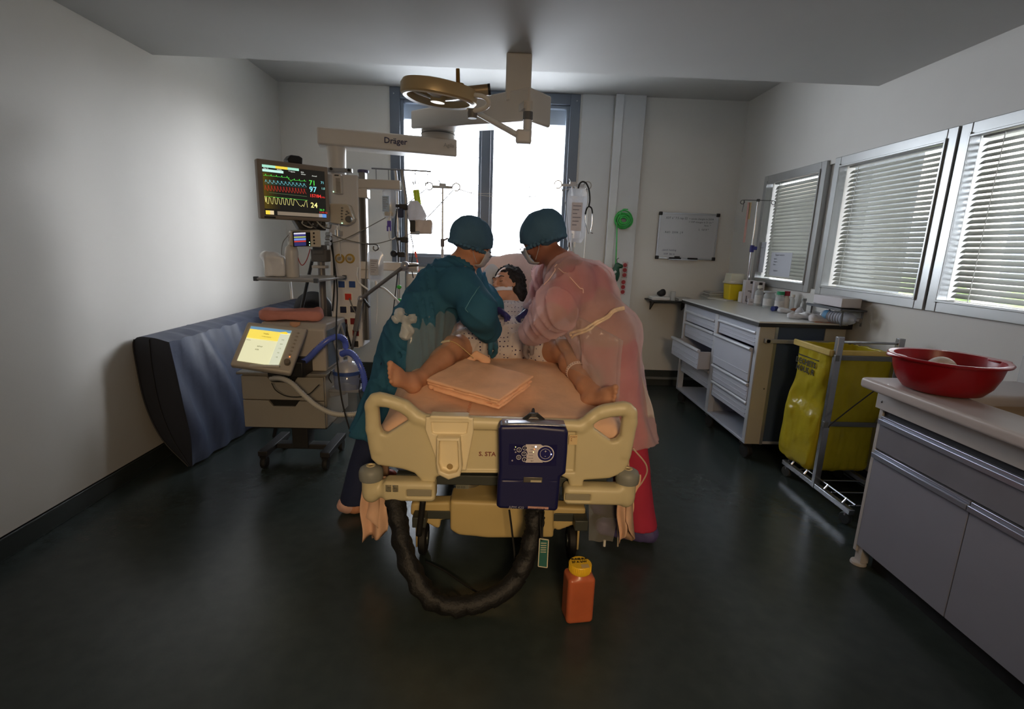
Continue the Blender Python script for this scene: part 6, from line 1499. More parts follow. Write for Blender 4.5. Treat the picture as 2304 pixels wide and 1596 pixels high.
# leaning rods and the dark rounded chair back behind
lr = thing('leaning_rod', 'thin black rod leaning behind the equipment stand', 'rod', (-1.4888, 3.6000, 0.9380)); b = B(); b.cyl((-1.3150, 3.6000, 1.2885), (-1.62, 3.5, .004), .012, n=8); b.build('rod', BLACK, lr)
b = B(); b.cyl((-1.4856, 3.6200, 1.1312), (-1.4804, 3.6200, 1.0057), .009, n=8); b.build('rod_tip', LINEW, lr)
ch = thing('chair', 'black rounded chair back half hidden behind the ventilator and column', 'chair', (-1.5923, 4.3000, 0.7510))
p = V((-1.5811, 4.3000, 0.8276))
vol = Vol(p - .24, p + .24, .01); vol.ell(p, (.17, .05, .17), None, .02); vol.ell(p + V(0, -.06, -.02), (.12, .05, .11), None, .02, 's'); vol.mesh('backrest', M('chair_black', (20, 20, 22), .5), ch)
b = B(); b.cyl((p[0], 4.32, p[2] - .1), (p[0], 4.32, .42), .02, n=10); b.box((p[0], 4.2, .43), (.4, .4, .06)); b.cyl((p[0], 4.2, .4), (p[0], 4.2, .08), .025, n=10); b.build('chair_seat', M('chair_black', (20, 20, 22)), ch, bev=.01)
b = B()
for i in range(5): a = i * 2 * math.pi / 5; b.bar((p[0], 4.2, .08), (p[0] + .26 * math.cos(a), 4.2 + .26 * math.sin(a), .035), .03, .07)
b.build('chair_base', BLACK, ch)

# ------------------------------------------------------------------ ventilator on its drawer trolley
ve = thing('ventilator', 'grey ventilator with tilted touch screen on top of a drawer trolley', 'ventilator', (-1.25, 3.0, .63))
VG = M('ventilator_grey', (176, 170, 162), .45, var=.02); VD = M('ventilator_slate', (96, 108, 124), .45, var=.03)
f1, f2, f3, f4 = V((-1.3968, 2.8000, 0.9660)), V((-1.0953, 2.8700, 0.9263)), V((-1.1270, 2.6800, 0.7039)), V((-1.4188, 2.6200, 0.7608))
vu = unit((f2 - f1) + (f3 - f4)); vd = unit((f4 - f1) + (f3 - f2)); vd = unit(vd - vu * (vu @ vd)); vn = unit(np.cross(vd, vu)); vn = vn if vn[1] < 0 else -vn
b = B(); b.prism([f1, f2, f3, f4], -vn * .045); b.build('screen_housing', VG, ve, bev=.012, seg=3)
g = lambda x, y, d=.001: (f1 * (1 - x) + f2 * x) * (1 - y) + (f4 * (1 - x) + f3 * x) * y + vn * d
def vp_(name, x0, y0, x1, y1, rgb, e, d, par):
    b = B(); b.quad(g(x0, y1, d), g(x1, y1, d), g(x1, y0, d), g(x0, y0, d)); return b.build(name, glow('vent_%d_%d_%d' % rgb, rgb, e), par)
X0, X1, Y0, Y1 = .09, .76, .11, .90
vs = vp_('screen', X0, Y0, X1, Y1, (222, 222, 184), .85, .003, ve)
for x0, y0, x1, y1, rgb in ((0, 0, 1, .08, (104, 146, 178)), (0, .08, .76, .34, (242, 220, 96)), (.74, .02, .93, .115, (250, 214, 60)), (.76, .12, 1, .98, (206, 212, 190)), (0, .345, .75, .36, (200, 196, 150))):
    vp_('screen_field', X0 + x0 * (X1 - X0), Y0 + y0 * (Y1 - Y0), X0 + x1 * (X1 - X0), Y0 + y1 * (Y1 - Y0), rgb, .85, .0042, vs)
GI = M('screen_ink', (90, 90, 80), .5, var=0)
for t_, x, y, sz in (('Veille', .36, .19, .013), ('mode attente', .34, .265, .009), ('BIPAP', .33, .56, .011), ('ASB', .31, .65, .011), ('0.0', .85, .3, .010), ('0.0', .85, .42, .010), ('1.2', .85, .54, .010), ('25', .86, .66, .010), ('18', .86, .78, .010), ('Adulte', .02, .41, .008)):
    text(t_, 'lettering', GI, vs, g(X0 + x * (X1 - X0), Y0 + y * (Y1 - Y0), .0052), vu, -vd, sz, .0001)
b = B(); p = g(.885, .80); b.cyl(p, p + vn * .028, .017, .0155, 20); b.build('rotary_knob', M('knob_taupe', (112, 104, 94), .45), ve, bev=.002)
for i in range(7):
    b = B(); b.ball(g(.875, .14 + i * .08, .0), .009, 10, (1, .5, .6)); b.build('soft_key', M('key_taupe', (150, 142, 132), .5), ve)
b = B(); b.ball(g(.885, .665, .001), .0032, 8); b.build('alarm_light', glow('alarm_orange', (255, 130, 60), 2.5), ve)
# body behind the screen
bl_, br_ = V((-1.3729, 2.9800, 0.9694)), V((-1.0739, 3.3000, 0.9286))
xv0, xv1 = -1.40, -1.02; zv1 = (-1.1297, 2.9500, 0.9388)[2]; zv0 = .655
b = B(); b.prism([(xv0, 2.93, zv0), (xv0, 2.93, zv1 - .03), (xv0, 2.97, zv1), (xv0, 3.33, zv1 - .01), (xv0, 3.33, zv0)], (xv1 - xv0, 0, 0)); b.build('unit_body', VG, ve, bev=.01, seg=3)
b = B(); b.bb((xv1 - .0, 2.96, zv0 + .02), (xv1 + .006, 3.31, zv1 - .04)); b.build('side_panel', VD, ve, bev=.003)
fcx, fcy, fcz = xv1 + .012, 3.17, zv0 + .14; RX = np.array(Matrix.Rotation(math.radians(38), 3, 'X'))
b = B()
for a, c in (((-.08, -.08), (.08, -.08)), ((.08, -.08), (.08, .08)), ((.08, .08), (-.08, .08)), ((-.08, .08), (-.08, -.08))):
    b.bar(V(fcx, fcy, fcz) + RX @ V(0, *a), V(fcx, fcy, fcz) + RX @ V(0, *c), .012, .012, (1, 0, 0))
fg = b.build('filter_grille', M('grille_pale', (176, 178, 180), .5), ve, bev=.002)
for i in range(7):
    b = B(); y = -.06 + i * .02; b.bar(V(fcx - .004, fcy, fcz) + RX @ V(0, y, -.075), V(fcx - .004, fcy, fcz) + RX @ V(0, y, .075), .006, .004, (1, 0, 0)); b.build('grille_bar', M('grille_slate', (132, 138, 146), .5), fg)
b = B(); b.bar(f4 + V(.09, .03, -.01), f4 + V(.24, .05, -.015), .02, .012); b.build('screen_latch', M('latch_pale', (198, 196, 192), .4), ve, bev=.003)
b = B(); b.bb((-1.3, 2.78, zv0 + .0), (-1.1, 2.95, zv0 + .09)); b.build('screen_bracket', BLACK, ve, bev=.006)

tr = thing('drawer_trolley', 'grey two drawer equipment trolley below the ventilator', 'trolley', (-1.25, 3.0, 0))
d1, d2_, d3 = V((-1.5016, 2.8800, 0.6397)), V((-1.0106, 2.8800, 0.5832)), V((-1.0387, 2.8800, 0.3059))
cx0, cx1, cz0, cz1 = (-1.5033, 2.8800, 0.6182)[0], (-1.0197, 2.8800, 0.4956)[0], (-1.0358, 2.8800, 0.3116)[2], .64
b = B(); b.bb((cx0, 2.90, cz0), (cx1, 3.33, cz1)); b.build('cabinet', M('trolley_grey', (142, 138, 130), .5, var=.03), tr, bev=.006)
b = B(); b.bb((cx0 - .02, 2.87, cz1), (cx1 + .02, 3.345, cz1 + .014)); b.build('worktop', M('trolley_top', (120, 118, 114), .5), tr, bev=.004)
zm = (cz0 + cz1) / 2 + .01
for za, zb in ((zm + .003, cz1 - .01), (cz0 + .004, zm - .003)):
    xm = (cx0 + cx1) / 2 + .0
    b = B(); w_ = .09
    b.prism([(cx0 + .004, 2.878, za), (cx1 - .004, 2.878, za), (cx1 - .004, 2.878, zb), (xm + w_, 2.878, zb), (xm + w_ - .025, 2.878, zb - .035), (xm - w_ + .025, 2.878, zb - .035), (xm - w_, 2.878, zb), (cx0 + .004, 2.878, zb)], (0, .02, 0)); dr = b.build('drawer', M('trolley_grey', (142, 138, 130)), tr, bev=.003)
    b = B(); b.bb((xm - w_, 2.895, zb - .036), (xm + w_, 2.899, zb)); b.build('drawer_grip', M('grip_black', (10, 10, 10), .8), dr)
b = B(); b.bb((cx0 + .02, 2.95, cz0 - .03), (cx1 - .02, 3.32, cz0)); b.bb(((cx0 + cx1) / 2 - .05, 3.08, .1), ((cx0 + cx1) / 2 + .05, 3.2, cz0 - .03)); b.bb((cx0 + .02, 2.97, .085), (cx0 + .08, 3.32, .12)); b.bb((cx1 - .08, 2.97, .085), (cx1 - .02, 3.32, .12)); b.bb((cx0 + .08, 3.1, .085), (cx1 - .08, 3.17, .12)); b.build('undercarriage', M('carriage_dark', (30, 30, 32), .6), tr, bev=.005)
for x in (cx0 + .05, cx1 - .05):
    for y in (2.99, 3.30):
        b = B(); b.lathe([(0, -.014), (.036, -.014), (.04, -.009), (.04, .009), (.036, .014), (0, .014)], (x, y, .0402), (1, 0, 0), n=18); k_ = b.build('caster', RUBBER, tr)
        b = B(); b.box((x, y, .08), (.04, .04, .012)); b.build('caster_plate', BLACK, k_)
pc = thing('folded_cloth', 'folded dusky pink cloth lying on top of the ventilator', 'cloth', (-1.2665, 3.1000, 0.9479))
p = V((-1.2443, 3.0600, 0.9623)); p[2] = zv1 + .034; RC = np.array(Matrix.Rotation(math.radians(8), 3, 'Z'))
vol = Vol(p - V(.25, .15, .06), p + V(.25, .15, .09), .005)
vol.box(p + V(-.01, 0, -.012), (.335, .14, .036), .016, RC); vol.box(p + V(-.02, .0, .014), (.33, .125, .034), .016, RC, .004); vol.cap(p + RC @ V(-.15, -.05, 0), p + RC @ V(-.15, .05, 0), .03, k=.01); vol.cap(p + RC @ V(.15, -.04, .0), p + RC @ V(.13, .05, .012), .026, k=.01); vol.noise(.005, 34, seed=6)
vol.mesh('cloth_folds', cloth('dusky_pink', (206, 142, 132), transl=.1, bump=.3, bscale=40), pc, smooth=1)
b = B(); a = V((-1.1902, 2.9400, 0.9386)); b.grid(lambda u, v: a + V(-.03 + .06 * u, -.004 - .01 * v, .01 - .035 * v * (1 - abs(u - .5))), 5, 4); b.build('cloth_label', M('cloth_tag', (196, 150, 120), .7), pc, solid=.001)

# hoses and humidifier
HB_ = film('hose_blue', (96, 120, 226), .25, .25, .4)
bh = thing('breathing_hose', 'blue corrugated breathing hose arching from the ventilator to the humidifier', 'hose', (-1.0418, 2.9000, 0.7866))
b = B(); b.corr([(-1.1637, 2.8600, 0.7126), (-1.0985, 2.8400, 0.7454), (-1.0250, 2.8200, 0.8166), (-0.9669, 2.8400, 0.8684), (-0.9214, 2.8800, 0.8780), (-0.9016, 2.9200, 0.8450), (-0.9010, 2.9300, 0.8005)], .0165); b.build('hose_wall', HB_, bh, ang=180)
bh2 = thing('breathing_hose', 'blue corrugated breathing hose running from the humidifier down behind the blue-gowned person', 'hose', (-0.8373, 2.9000, 0.7392))
b = B(); b.corr([(-0.9189, 2.9000, 0.7715), (-0.8732, 2.8700, 0.7898), (-0.8293, 2.8400, 0.7792), (-0.7900, 2.8200, 0.7274), (-0.7693, 2.8200, 0.6544), (-0.7694, 2.8400, 0.5688)], .0165); b.build('hose_wall', HB_, bh2, ang=180)
whs = thing('exhaust_hose', 'white corrugated hose drooping in front of the drawer trolley', 'hose', (-1.0700, 2.8000, 0.5192))
b = B(); b.corr([(-1.2894, 2.8000, 0.6400), (-1.2078, 2.7400, 0.6582), (-1.1445, 2.7200, 0.6398), (-1.0735, 2.7100, 0.5729), (-0.9970, 2.7000, 0.5136), (-0.9128, 2.7000, 0.4742), (-0.8173, 2.7100, 0.4681), (-0.7633, 2.7400, 0.4724)], .0145, .12); b.build('hose_wall', M('hose_white', (186, 186, 182), .45, alpha=.85), whs, ang=180)
lead('trolley_lead', 'thin black lead drooping across the trolley drawers', [(-1.2886, 2.8000, 0.6139), (-1.2550, 2.7800, 0.5732), (-1.1870, 2.7800, 0.5408), (-1.0862, 2.7800, 0.5514), (-1.0201, 2.8000, 0.6107)], .0028, RUBBER)
hu = thing('humidifier', 'round humidifier jar with blue rim on the right of the trolley', 'humidifier', (-0.9050, 2.9500, 0.5609))
ctr = V((-0.9047, 2.9500, 0.6439)); zb = (-0.9079, 2.9500, 0.5552)[2]
b = B(); b.lathe([(0, 0), (.074, 0), (.078, .012), (.078, .085), (.07, .095), (0, .095)], (ctr[0], 2.95, zb), n=28); b.build('jar', film('jar_blue', (128, 142, 176), .35, .12, .5), hu)
b = B(); b.lathe([(.070, .088), (.082, .088), (.082, .108), (.070, .108)], (ctr[0], 2.95, zb), n=28); b.build('rim', M('rim_blue', (52, 78, 140), .4), hu)
b = B(); b.lathe([(.072, .108), (.068, .13), (.05, .155), (.02, .168), (0, .17)], (ctr[0], 2.95, zb), n=24); b.build('dome', M('dome_white', (178, 182, 190), .35, alpha=.9), hu)
for dx in (-.028, .022): b = B(); b.cyl((ctr[0] + dx, 2.94, zb + .15), (ctr[0] + dx, 2.93, zb + .235), .013, .011, 14); b.build('port', M('port_pale', (206, 210, 216), .35), hu)
b = B(); b.bb((ctr[0] - .10, 2.90, zb - .02), (ctr[0] + .085, 3.05, zb)); b.bar((cx1, 2.98, zb - .05), (ctr[0] - .02, 2.98, zb - .03), .05, .04); b.build('heater_base', M('heater_grey', (120, 124, 132), .5), hu, bev=.006)
for i in range(3):
    b = B(); b.tube([(-0.8564, 2.8800, 0.7697), (-0.8106, 2.8600, 0.7437), (-0.7967, 2.8600, 0.6964), (-0.8086, 2.8600, 0.6427)] if i == 0 else ([(-0.9723, 2.8700, 0.6757), (-0.9800, 2.8500, 0.6406), (-0.9660, 2.8500, 0.6089)] if i == 1 else [(-0.8010, 2.8500, 0.6322), (-0.8082, 2.8500, 0.5648), (-0.7995, 2.8500, 0.5108)]), .003, 6, smooth=5); b.build('heater_lead', RUBBER, hu)
# clear fluid bag beside the trolley
lb = thing('waste_bag', 'clear plastic waste bag hanging right of the drawer trolley', 'bag', (-0.9083, 2.8500, 0.5079)); p = V((-0.9288, 2.8800, 0.4843))
b = B(); b.grid(lambda u, v: p + V((u - .5) * .2 * (1 - .2 * v), .03 * math.sin(6 * u + 3 * v), .12 - .24 * v + .01 * math.sin(11 * u)), 12, 12); b.build('bag_film', film('waste_film', (200, 208, 220), .82, .15), lb, ang=180)

# ------------------------------------------------------------------ examination lamp on its own jointed arm
sl = thing('surgical_lamp', 'round ring shaped surgical lamp on a jointed arm below the ceiling', 'lamp', (.1, 3.1, 2.2))
LB = M('lamp_band', (190, 168, 128), .35, .25, var=.04); LW = M('lamp_white', (222, 220, 214), .35, var=.02)
lc_ = V((-0.3370, 2.7200, 2.1176)); lt = unit(V(.10, -.05, 1)); LR = frame_from(lt, (0, 1, 0))
def tri(a): return 1 + .05 * math.cos(3 * a + .6)
ringp = lambda r, h: [lc_ + LR[:, 2] * h + r * tri(a) * (LR[:, 0] * math.cos(a) + LR[:, 1] * math.sin(a)) for a in np.linspace(0, 2 * math.pi, 49)[:-1]]
b = B(); b.rings([ringp(.155, .0), ringp(.172, -.004), ringp(.185, .006), ringp(.187, .045), ringp(.178, .062), ringp(.14, .072), ringp(.135, .066), ringp(.15, .05)], closed=True); b.build('outer_band', LB, sl)
b = B(); b.rings([ringp(.154, -.001), ringp(.172, -.006), ringp(.179, -.001), ringp(.16, .003)], closed=True); b.build('lower_rim', LW, sl)
for k_ in range(3):
    a0 = k_ * 2.094 + .45
    b = B(); b.grid(lambda u, v: lc_ + LR[:, 2] * (.004 + .03 * v) + (.02 + .135 * v) * tri(a0) * (LR[:, 0] * math.cos(a0 + (u - .5) * 1.5 * (.5 + .5 * v)) + LR[:, 1] * math.sin(a0 + (u - .5) * 1.5 * (.5 + .5 * v))), 8, 5)
    b.build('light_panel', M('panel_white', (226, 224, 218), .25), sl, solid=.006)
b = B(); b.lathe([(0, -.01), (.035, -.01), (.04, .02), (.03, .06), (0, .065)], lc_, lt, n=20); b.build('lamp_hub', LB, sl)
p = V((-0.2382, 2.7400, 2.2001)); q = V((-0.2411, 2.7400, 2.2707)); b = B(); b.cyl(p - V(0, 0, .02), q, .011, .0095, 14); b.lathe([(0, 0), (.03, 0), (.03, .01), (0, .01)], p - V(0, 0, .008), n=16); b.build('sterile_handle', M('handle_brass', (150, 118, 66), .35, .6), sl)
p, q = V((-0.1885, 2.7000, 2.1584)), V((-0.0882, 2.7000, 2.1704)); b = B(); b.cyl(p, q, .024, .026, 18); b.build('side_grip', M('grip_brass', (150, 130, 100), .4, .3), sl)
b = B(); b.cyl(q, q + unit(q - p) * .012, .027, n=18); b.build('grip_cap', BLACK, sl)
yk = [V(p) for p in ((-0.1639, 2.6600, 2.1324), (-0.1112, 2.6400, 2.1231), (-0.0829, 2.6400, 2.1024), (-0.0938, 2.6600, 2.0812), (-0.1422, 2.6800, 2.0681), (-0.1873, 2.7000, 2.0733))]
b = B(); b.tube(yk, .0115, 10, smooth=6); b.build('yoke', LW, sl)
p = V((-0.1629, 2.7000, 2.0661)); b = B(); b.lathe([(0, -.03), (.022, -.03), (.026, .01), (0, .012)], p, n=16); b.build('yoke_pivot', M('pivot_grey', (112, 110, 108), .5), sl)
sblk = V((0.1057, 3.0000, 2.0176))
b = B(); b.cyl(V((-0.1564, 2.7000, 2.0704)), sblk + V(-.035, 0, .01), .0125, .017, 14); b.build('spring_arm', LW, sl)
b = B(); b.box(sblk, (.088, .07, .075)); b.build('elbow_block', EQ2, sl, bev=.014, seg=3)
t_ = V((0.1238, 3.0000, 2.1266)); b = B(); b.cyl(sblk + V(.02, 0, .02), V(sblk[0] + .02, 3.0, t_[2] - .02), .024, n=18); b.build('elbow_post', EQ2, sl)
b = B(); b.cyl(V(sblk[0] + .02, 3.0, t_[2] - .02), V(sblk[0] + .02, 3.0, t_[2] + .022), .027, n=18); b.build('post_collar', M('collar_grey', (104, 106, 108), .5), sl)
b = B(); b.cyl(V(sblk[0] + .02, 3.0, t_[2] + .02), V(sblk[0] + .02, 3.0, t_[2] + .07), .02, n=14); b.bar(V(sblk[0] + .02, 3.0, t_[2] + .06), V(.07, 3.19, t_[2] + .06), .05, .04); b.build('mount_arm', EQ, sl)


# ------------------------------------------------------------------ drawer cart on the right
CW = M('cart_grey_white', (176, 182, 196), .42, .15, var=.02)
DRW = M('drawer_front', (186, 190, 202), .45, var=.02)
HND = M('handle_bar', (200, 204, 212), .35, .3)
CBE = M('cart_post_beige', (172, 168, 156), .5, var=.03)
CBL = M('cart_panel_slate', (58, 74, 100), .5, var=.04)
ct = thing('drawer_cart', 'wheeled drawer cart with white worktop and slate side panel by the right wall', 'cart', (2.05, 4.0, 0))
zt = .988; x0, x1, y0, y1 = 1.745, 2.335, 3.30, 4.72
b = B(); b.bb((x0 - .02, y0 - .02, zt - .012), (XR - .004, y1 + .02, zt)); tp_ = b.build('worktop', M('worktop_white', (206, 208, 206), .22, var=.02), ct, bev=.002)
b = B(); b.bb((x0 - .022, y0 - .022, zt - .036), (XR - .004, y1 + .022, zt - .012)); b.bb((XR - .035, y0 - .022, zt - .012), (XR - .004, y0 - .006, zt + .05)); b.build('worktop_edge', M('edge_black', (20, 20, 24), .5), ct)
b = B(); b.bb((x1 - .02, y0 + .02, .13), (x1, y1 - .02, zt - .036)); b.build('back_panel', CW, ct)
ym = 3.985
for ya, yb in ((y0, y0 + .045), (ym - .03, ym + .03), (y1 - .04, y1)):
    b = B(); b.bb((x0, ya, .13), (x0 + .05, yb, zt - .036)); b.build('upright', HND, ct, bev=.004)
b = B(); b.bb((x0, y0, .115), (x1, y1, .135)); b.build('bottom_shelf', CW, ct, bev=.003)
for ya, yb in ((y0 + .045, ym - .03), (ym + .03, y1 - .04)):
    b = B(); b.bb((x0 + .004, ya, zt - .10), (x0 + .03, yb, zt - .036)); b.build('top_rail', CW, ct, bev=.003)
b = B(); b.bb((x0 + .05, ym - .01, .135), (x1 - .02, ym + .01, zt - .04)); b.build('divider', CW, ct)
# side end: two beige posts, slate panel, rail
b = B(); b.bb((x0 + .003, y0 - .003, .115), (x0 + .12, y0 + .03, zt - .036)); b.build('side_post', CBE, ct, bev=.004)
b = B(); b.bb((x1 - .14, y0, .115), (x1, y0 + .03, zt - .036)); b.build('side_post', CBE, ct, bev=.004)
b = B(); b.bb((x0 + .12, y0 + .008, .115), (x1 - .14, y0 + .026, zt - .036)); b.build('side_panel', CBL, ct)
b = B(); b.bb((x0 + .105, y0 - .006, .115), (x0 + .125, y0 + .01, zt - .036)); b.build('side_channel', ALU, ct)
b = B(); b.bb((x0 + .03, y0 - .04, .845), (x1 - .02, y0 - .028, .872)); b.box((x0 + .05, y0 - .02, .858), (.03, .04, .03)); b.box((x1 - .05, y0 - .02, .858), (.03, .04, .03)); b.build('side_rail', M('rail_pale', (160, 160, 156), .4, .3), ct, bev=.003)
b = B(); b.ball((x0 + .085, y0 - .001, .52), .006, 8); b.build('plug', BLACK, ct)
def drawer(ya, yb, za, zb, out=0.0, ribs=2):
    b = B(); xo = x0 + .012 - out
    b.bb((xo, ya + .008, za), (xo + .012, yb - .008, zb - .012)); d = b.build('drawer', DRW, ct, bev=.003)
    b = B(); b.bb((xo + .012, ya + .012, za + .006), (x0 + .45 - out, ya + .018, zb - .02)); b.bb((xo + .012, yb - .018, za + .006), (x0 + .45 - out, yb - .012, zb - .02)); b.bb((xo + .012, ya + .018, za + .002), (x0 + .45 - out, yb - .018, za + .008)); b.build('drawer_box', DRW, d)
    b = B(); b.cyl((xo - .004, ya + .006, zb - .014), (xo - .004, yb - .006, zb - .014), .0135, n=12); b.bb((xo - .002, ya + .008, zb - .026), (xo + .012, yb - .008, zb - .004)); b.build('handle', HND, d, bev=.001)
    h = zb - za
    for i in range(ribs):
        z = za + h * (.22 + .26 * i); b = B(); b.bb((xo - .004, ya + .02, z), (xo + .001, yb - .02, z + .008)); b.build('front_rib', DRW, d, bev=.001)
zr = [(1.7500, 3.3745, 0.9115)[2], (1.7500, 3.3431, 0.7965)[2], (1.7500, 3.3375, 0.5460)[2], (1.7500, 3.3389, 0.4104)[2], (1.7500, 3.3369, 0.2835)[2]]
ya, yb = y0 + .045, ym - .03
drawer(ya, yb, zr[1] + .006, zr[0], 0, 2); drawer(ya, yb, zr[2] + .006, zr[1], .022, 1); drawer(ya, yb, zr[3] + .004, zr[2], .012, 3); drawer(ya, yb, zr[4], zr[3], 0, 3)
ya, yb = ym + .03, y1 - .04
zl = [(1.7500, 4.6669, 0.8951)[2], (1.7500, 4.6472, 0.7887)[2], (1.7500, 4.6390, 0.6421)[2], (1.7500, 4.6224, 0.4656)[2], (1.7500, 4.6200, 0.3363)[2]]
drawer(ya, yb, zl[1] + .006, zl[0], 0, 2); drawer(ya, yb, zl[2] + .006, zl[1], 0, 2); drawer(ya, yb, zl[3] + .006, zl[2], .11, 2); drawer(ya, yb, zl[4] - .03, zl[3], 0, 2)
for x, y in ((x0 + .04, y0 + .06), (x0 + .04, ym), (x0 + .04, y1 - .06), (x1 - .06, y0 + .06), (x1 - .06, y1 - .06)):
    b = B(); b.lathe([(0, -.02), (.045, -.02), (.0505, -.014), (.0505, .014), (.045, .02), (0, .02)], (x, y - .02, .0507), (1, .25, 0), n=22); k_ = b.build('caster', RUBBER, ct)
    b = B(); b.box((x, y, .103), (.06, .07, .024)); b.build('caster_plate', M('plate_dark', (50, 50, 54), .4, .5), k_, bev=.003)

# ---- what stands on the cart
Z = zt + .0005
def on(px): return (px[0], px[1], Z)
def bottle(label, p, r, h, body, capm, cap_h=.025, neck=.4, lab=None, name='bottle', sh=.75):
    t = thing(name, label, 'bottle', on(p)); c = on(p)
    b = B(); b.lathe([(0, 0), (r * .95, 0), (r, .006), (r, h * sh), (r * .8, h * (sh + .1)), (r * neck, h * (sh + .16)), (r * neck, h), (0, h)], c, n=20); b.build('bottle_body', body, t)
    b = B(); b.cyl(V(c) + V(0, 0, h), V(c) + V(0, 0, h + cap_h), r * neck * 1.35, n=16); b.build('bottle_cap', capm, t, bev=.001)
    if lab is not None:
        b = B(); b.lathe([(r * 1.01, h * .15), (r * 1.02, h * .15), (r * 1.02, h * .62), (r * 1.01, h * .62)], c, n=20); l = b.build('bottle_label', lab, t)
    return t
CLR = film('bottle_clear', (214, 220, 222), .5, .12, .5); LBW = M('label_white', (214, 214, 214), .6, var=.1, scale=60)
# yellow sharps bin
p = (2.2200, 4.7800, 1.0192); sh_ = thing('sharps_bin', 'yellow sharps bin with pale translucent lid on the drawer cart', 'bin', on(p)); c = V(on(p))
b = B(); b.rings([[c + V(sx * w, sy * w, h) for sx, sy in ((-1, -1), (1, -1), (1, 1), (-1, 1))] for w, h in ((.062, 0), (.072, .155))]); b.build('bin_body', M('bin_yellow', (226, 200, 30), .4, var=.03), sh_, bev=.012, seg=3)
b = B(); b.rings([[c + V(sx * w, sy * w, h) for sx, sy in ((-1, -1), (1, -1), (1, 1), (-1, 1))] for w, h in ((.077, .155), (.079, .17), (.07, .18), (.064, .25))]); b.build('bin_lid', M('lid_cream', (218, 214, 196), .35, sss=.2), sh_, bev=.008, seg=3)
# stack of clear trays and papers
for i in range(4):
    p = (2.1600, 5.0029, 1.0132); b = B(); z0 = Z + i * .016
    b.bb((p[0] - .12 + .01 * (i % 2), p[1] - .10, z0), (p[0] + .11 + .008 * (i % 3), p[1] + .09 - .01 * i, z0 + .013))
    o = b.build('paper_pack', M('pack_grey_%d' % (i % 2), ((196, 196, 190), (172, 172, 168))[i % 2], .5, var=.06), None, bev=.003)
    tag(o, ('grey flat pack at the bottom of the stack left of the sharps bin', 'pale flat pack second from the bottom of the stack left of the sharps bin', 'grey flat pack third from the bottom of the stack left of the sharps bin', 'pale flat pack on top of the stack left of the sharps bin')[i], 'pack', 'flat packs stacked on the drawer cart')
p = (2.1000, 4.7729, 0.9907); b = B(); b.box((p[0], p[1], Z + .004), (.10, .22, .007), np.array(Matrix.Rotation(.5, 3, 'Z'))); o = b.build('paper_sheaf', M('sheaf_white', (212, 210, 204), .7)); tag(o, 'thin white sheaf of papers lying near the front edge of the drawer cart', 'papers')
# white cartons
def carton(label, p, dx, dy, h, rz, print_):
    t = thing('carton', label, 'box', on(p)); c = V(on(p)); Rr = np.array(Matrix.Rotation(rz, 3, 'Z'))
    b = B(); b.box(c + V(0, 0, h / 2), (dx, dy, h), Rr); b.build('carton_body', M('carton_white', (208, 204, 208), .6, var=.03), t, bev=.002)
    for (fx, fz, w, hh) in print_:
        b = B(); b.box(c + Rr @ V(fx * dx, -dy / 2 - .0006, 0) + V(0, 0, fz * h), (w, .0008, hh), Rr); b.build('carton_print', M('print_black', (38, 36, 46), .6, var=0), t)
    return t
carton('tall white carton with dark square print right of the sharps bin', (2.2400, 4.5214, 1.0291), .085, .12, .205, -.25, ((.1, .92, .03, .022), (-.05, .55, .03, .006), (.1, .50, .02, .005), (-.3, .22, .006, .05), (-.15, .1, .03, .005)))
carton('second tall white carton behind the clear bottles', (2.2750, 4.4312, 1.0394), .085, .10, .20, -.25, ((.1, .92, .028, .022), (.2, .7, .03, .006), (-.1, .52, .03, .007)))
carton('small white carton in front of the tall cartons', (2.2000, 4.3709, 1.0198), .05, .05, .052, -.3, ((0, .5, .02, .004),))
p = V((2.2000, 4.5522, 1.0409)); b = B(); b.box((p[0], p[1], Z + .05), (.045, .05, .10), np.array(Matrix.Rotation(.2, 3, 'Z'))); o = b.build('glove_pack', M('pack_white', (210, 206, 206), .7), bev=.008); tag(o, 'soft white pack leaning between sharps bin and tall carton', 'pack')
bottle('clear narrow bottle with white label beside the tall cartons', (2.2200, 4.2944, 1.0248), .031, .15, CLR, WHITEP, lab=LBW)
bottle('wide clear jar with white label between two clear bottles', (2.2500, 4.1738, 1.0238), .045, .125, CLR, film('cap_clear', (220, 224, 226), .4, .2), .012, .8, LBW, sh=.82)
bottle('clear bottle with green cap on the drawer cart', (2.2400, 3.9882, 1.0192), .036, .125, CLR, M('cap_green', (40, 150, 104), .4), .026, .6, LBW)
bottle('white bottle with dark red cap on the drawer cart', (2.2800, 3.9683, 1.0406), .026, .12, M('bottle_cream', (214, 206, 196), .4), M('cap_red', (150, 18, 46), .4), .036, .6)
bottle('slim pale bottle right of the red capped one', (2.3000, 3.9195, 1.0572), .018, .115, CLR, WHITEP, .02, .6)
bottle('slim grey bottle near the wall at the window sill', (2.3000, 3.7668, 1.0674), .022, .10, M('bottle_grey', (168, 170, 168), .4), M('cap_grey2', (150, 152, 150), .4), .02, .6)
p = V((2.1600, 3.9151, 1.0254)); b = B(); b.cyl((p[0] - .02, p[1] - .02, Z + .021), (p[0] + .02, p[1] + .0, Z + .021), .02, n=14); o = b.build('blue_cap', M('cap_deep_blue', (26, 40, 110), .4)); tag(o, 'deep blue cap lying in front of the green capped bottle', 'cap')
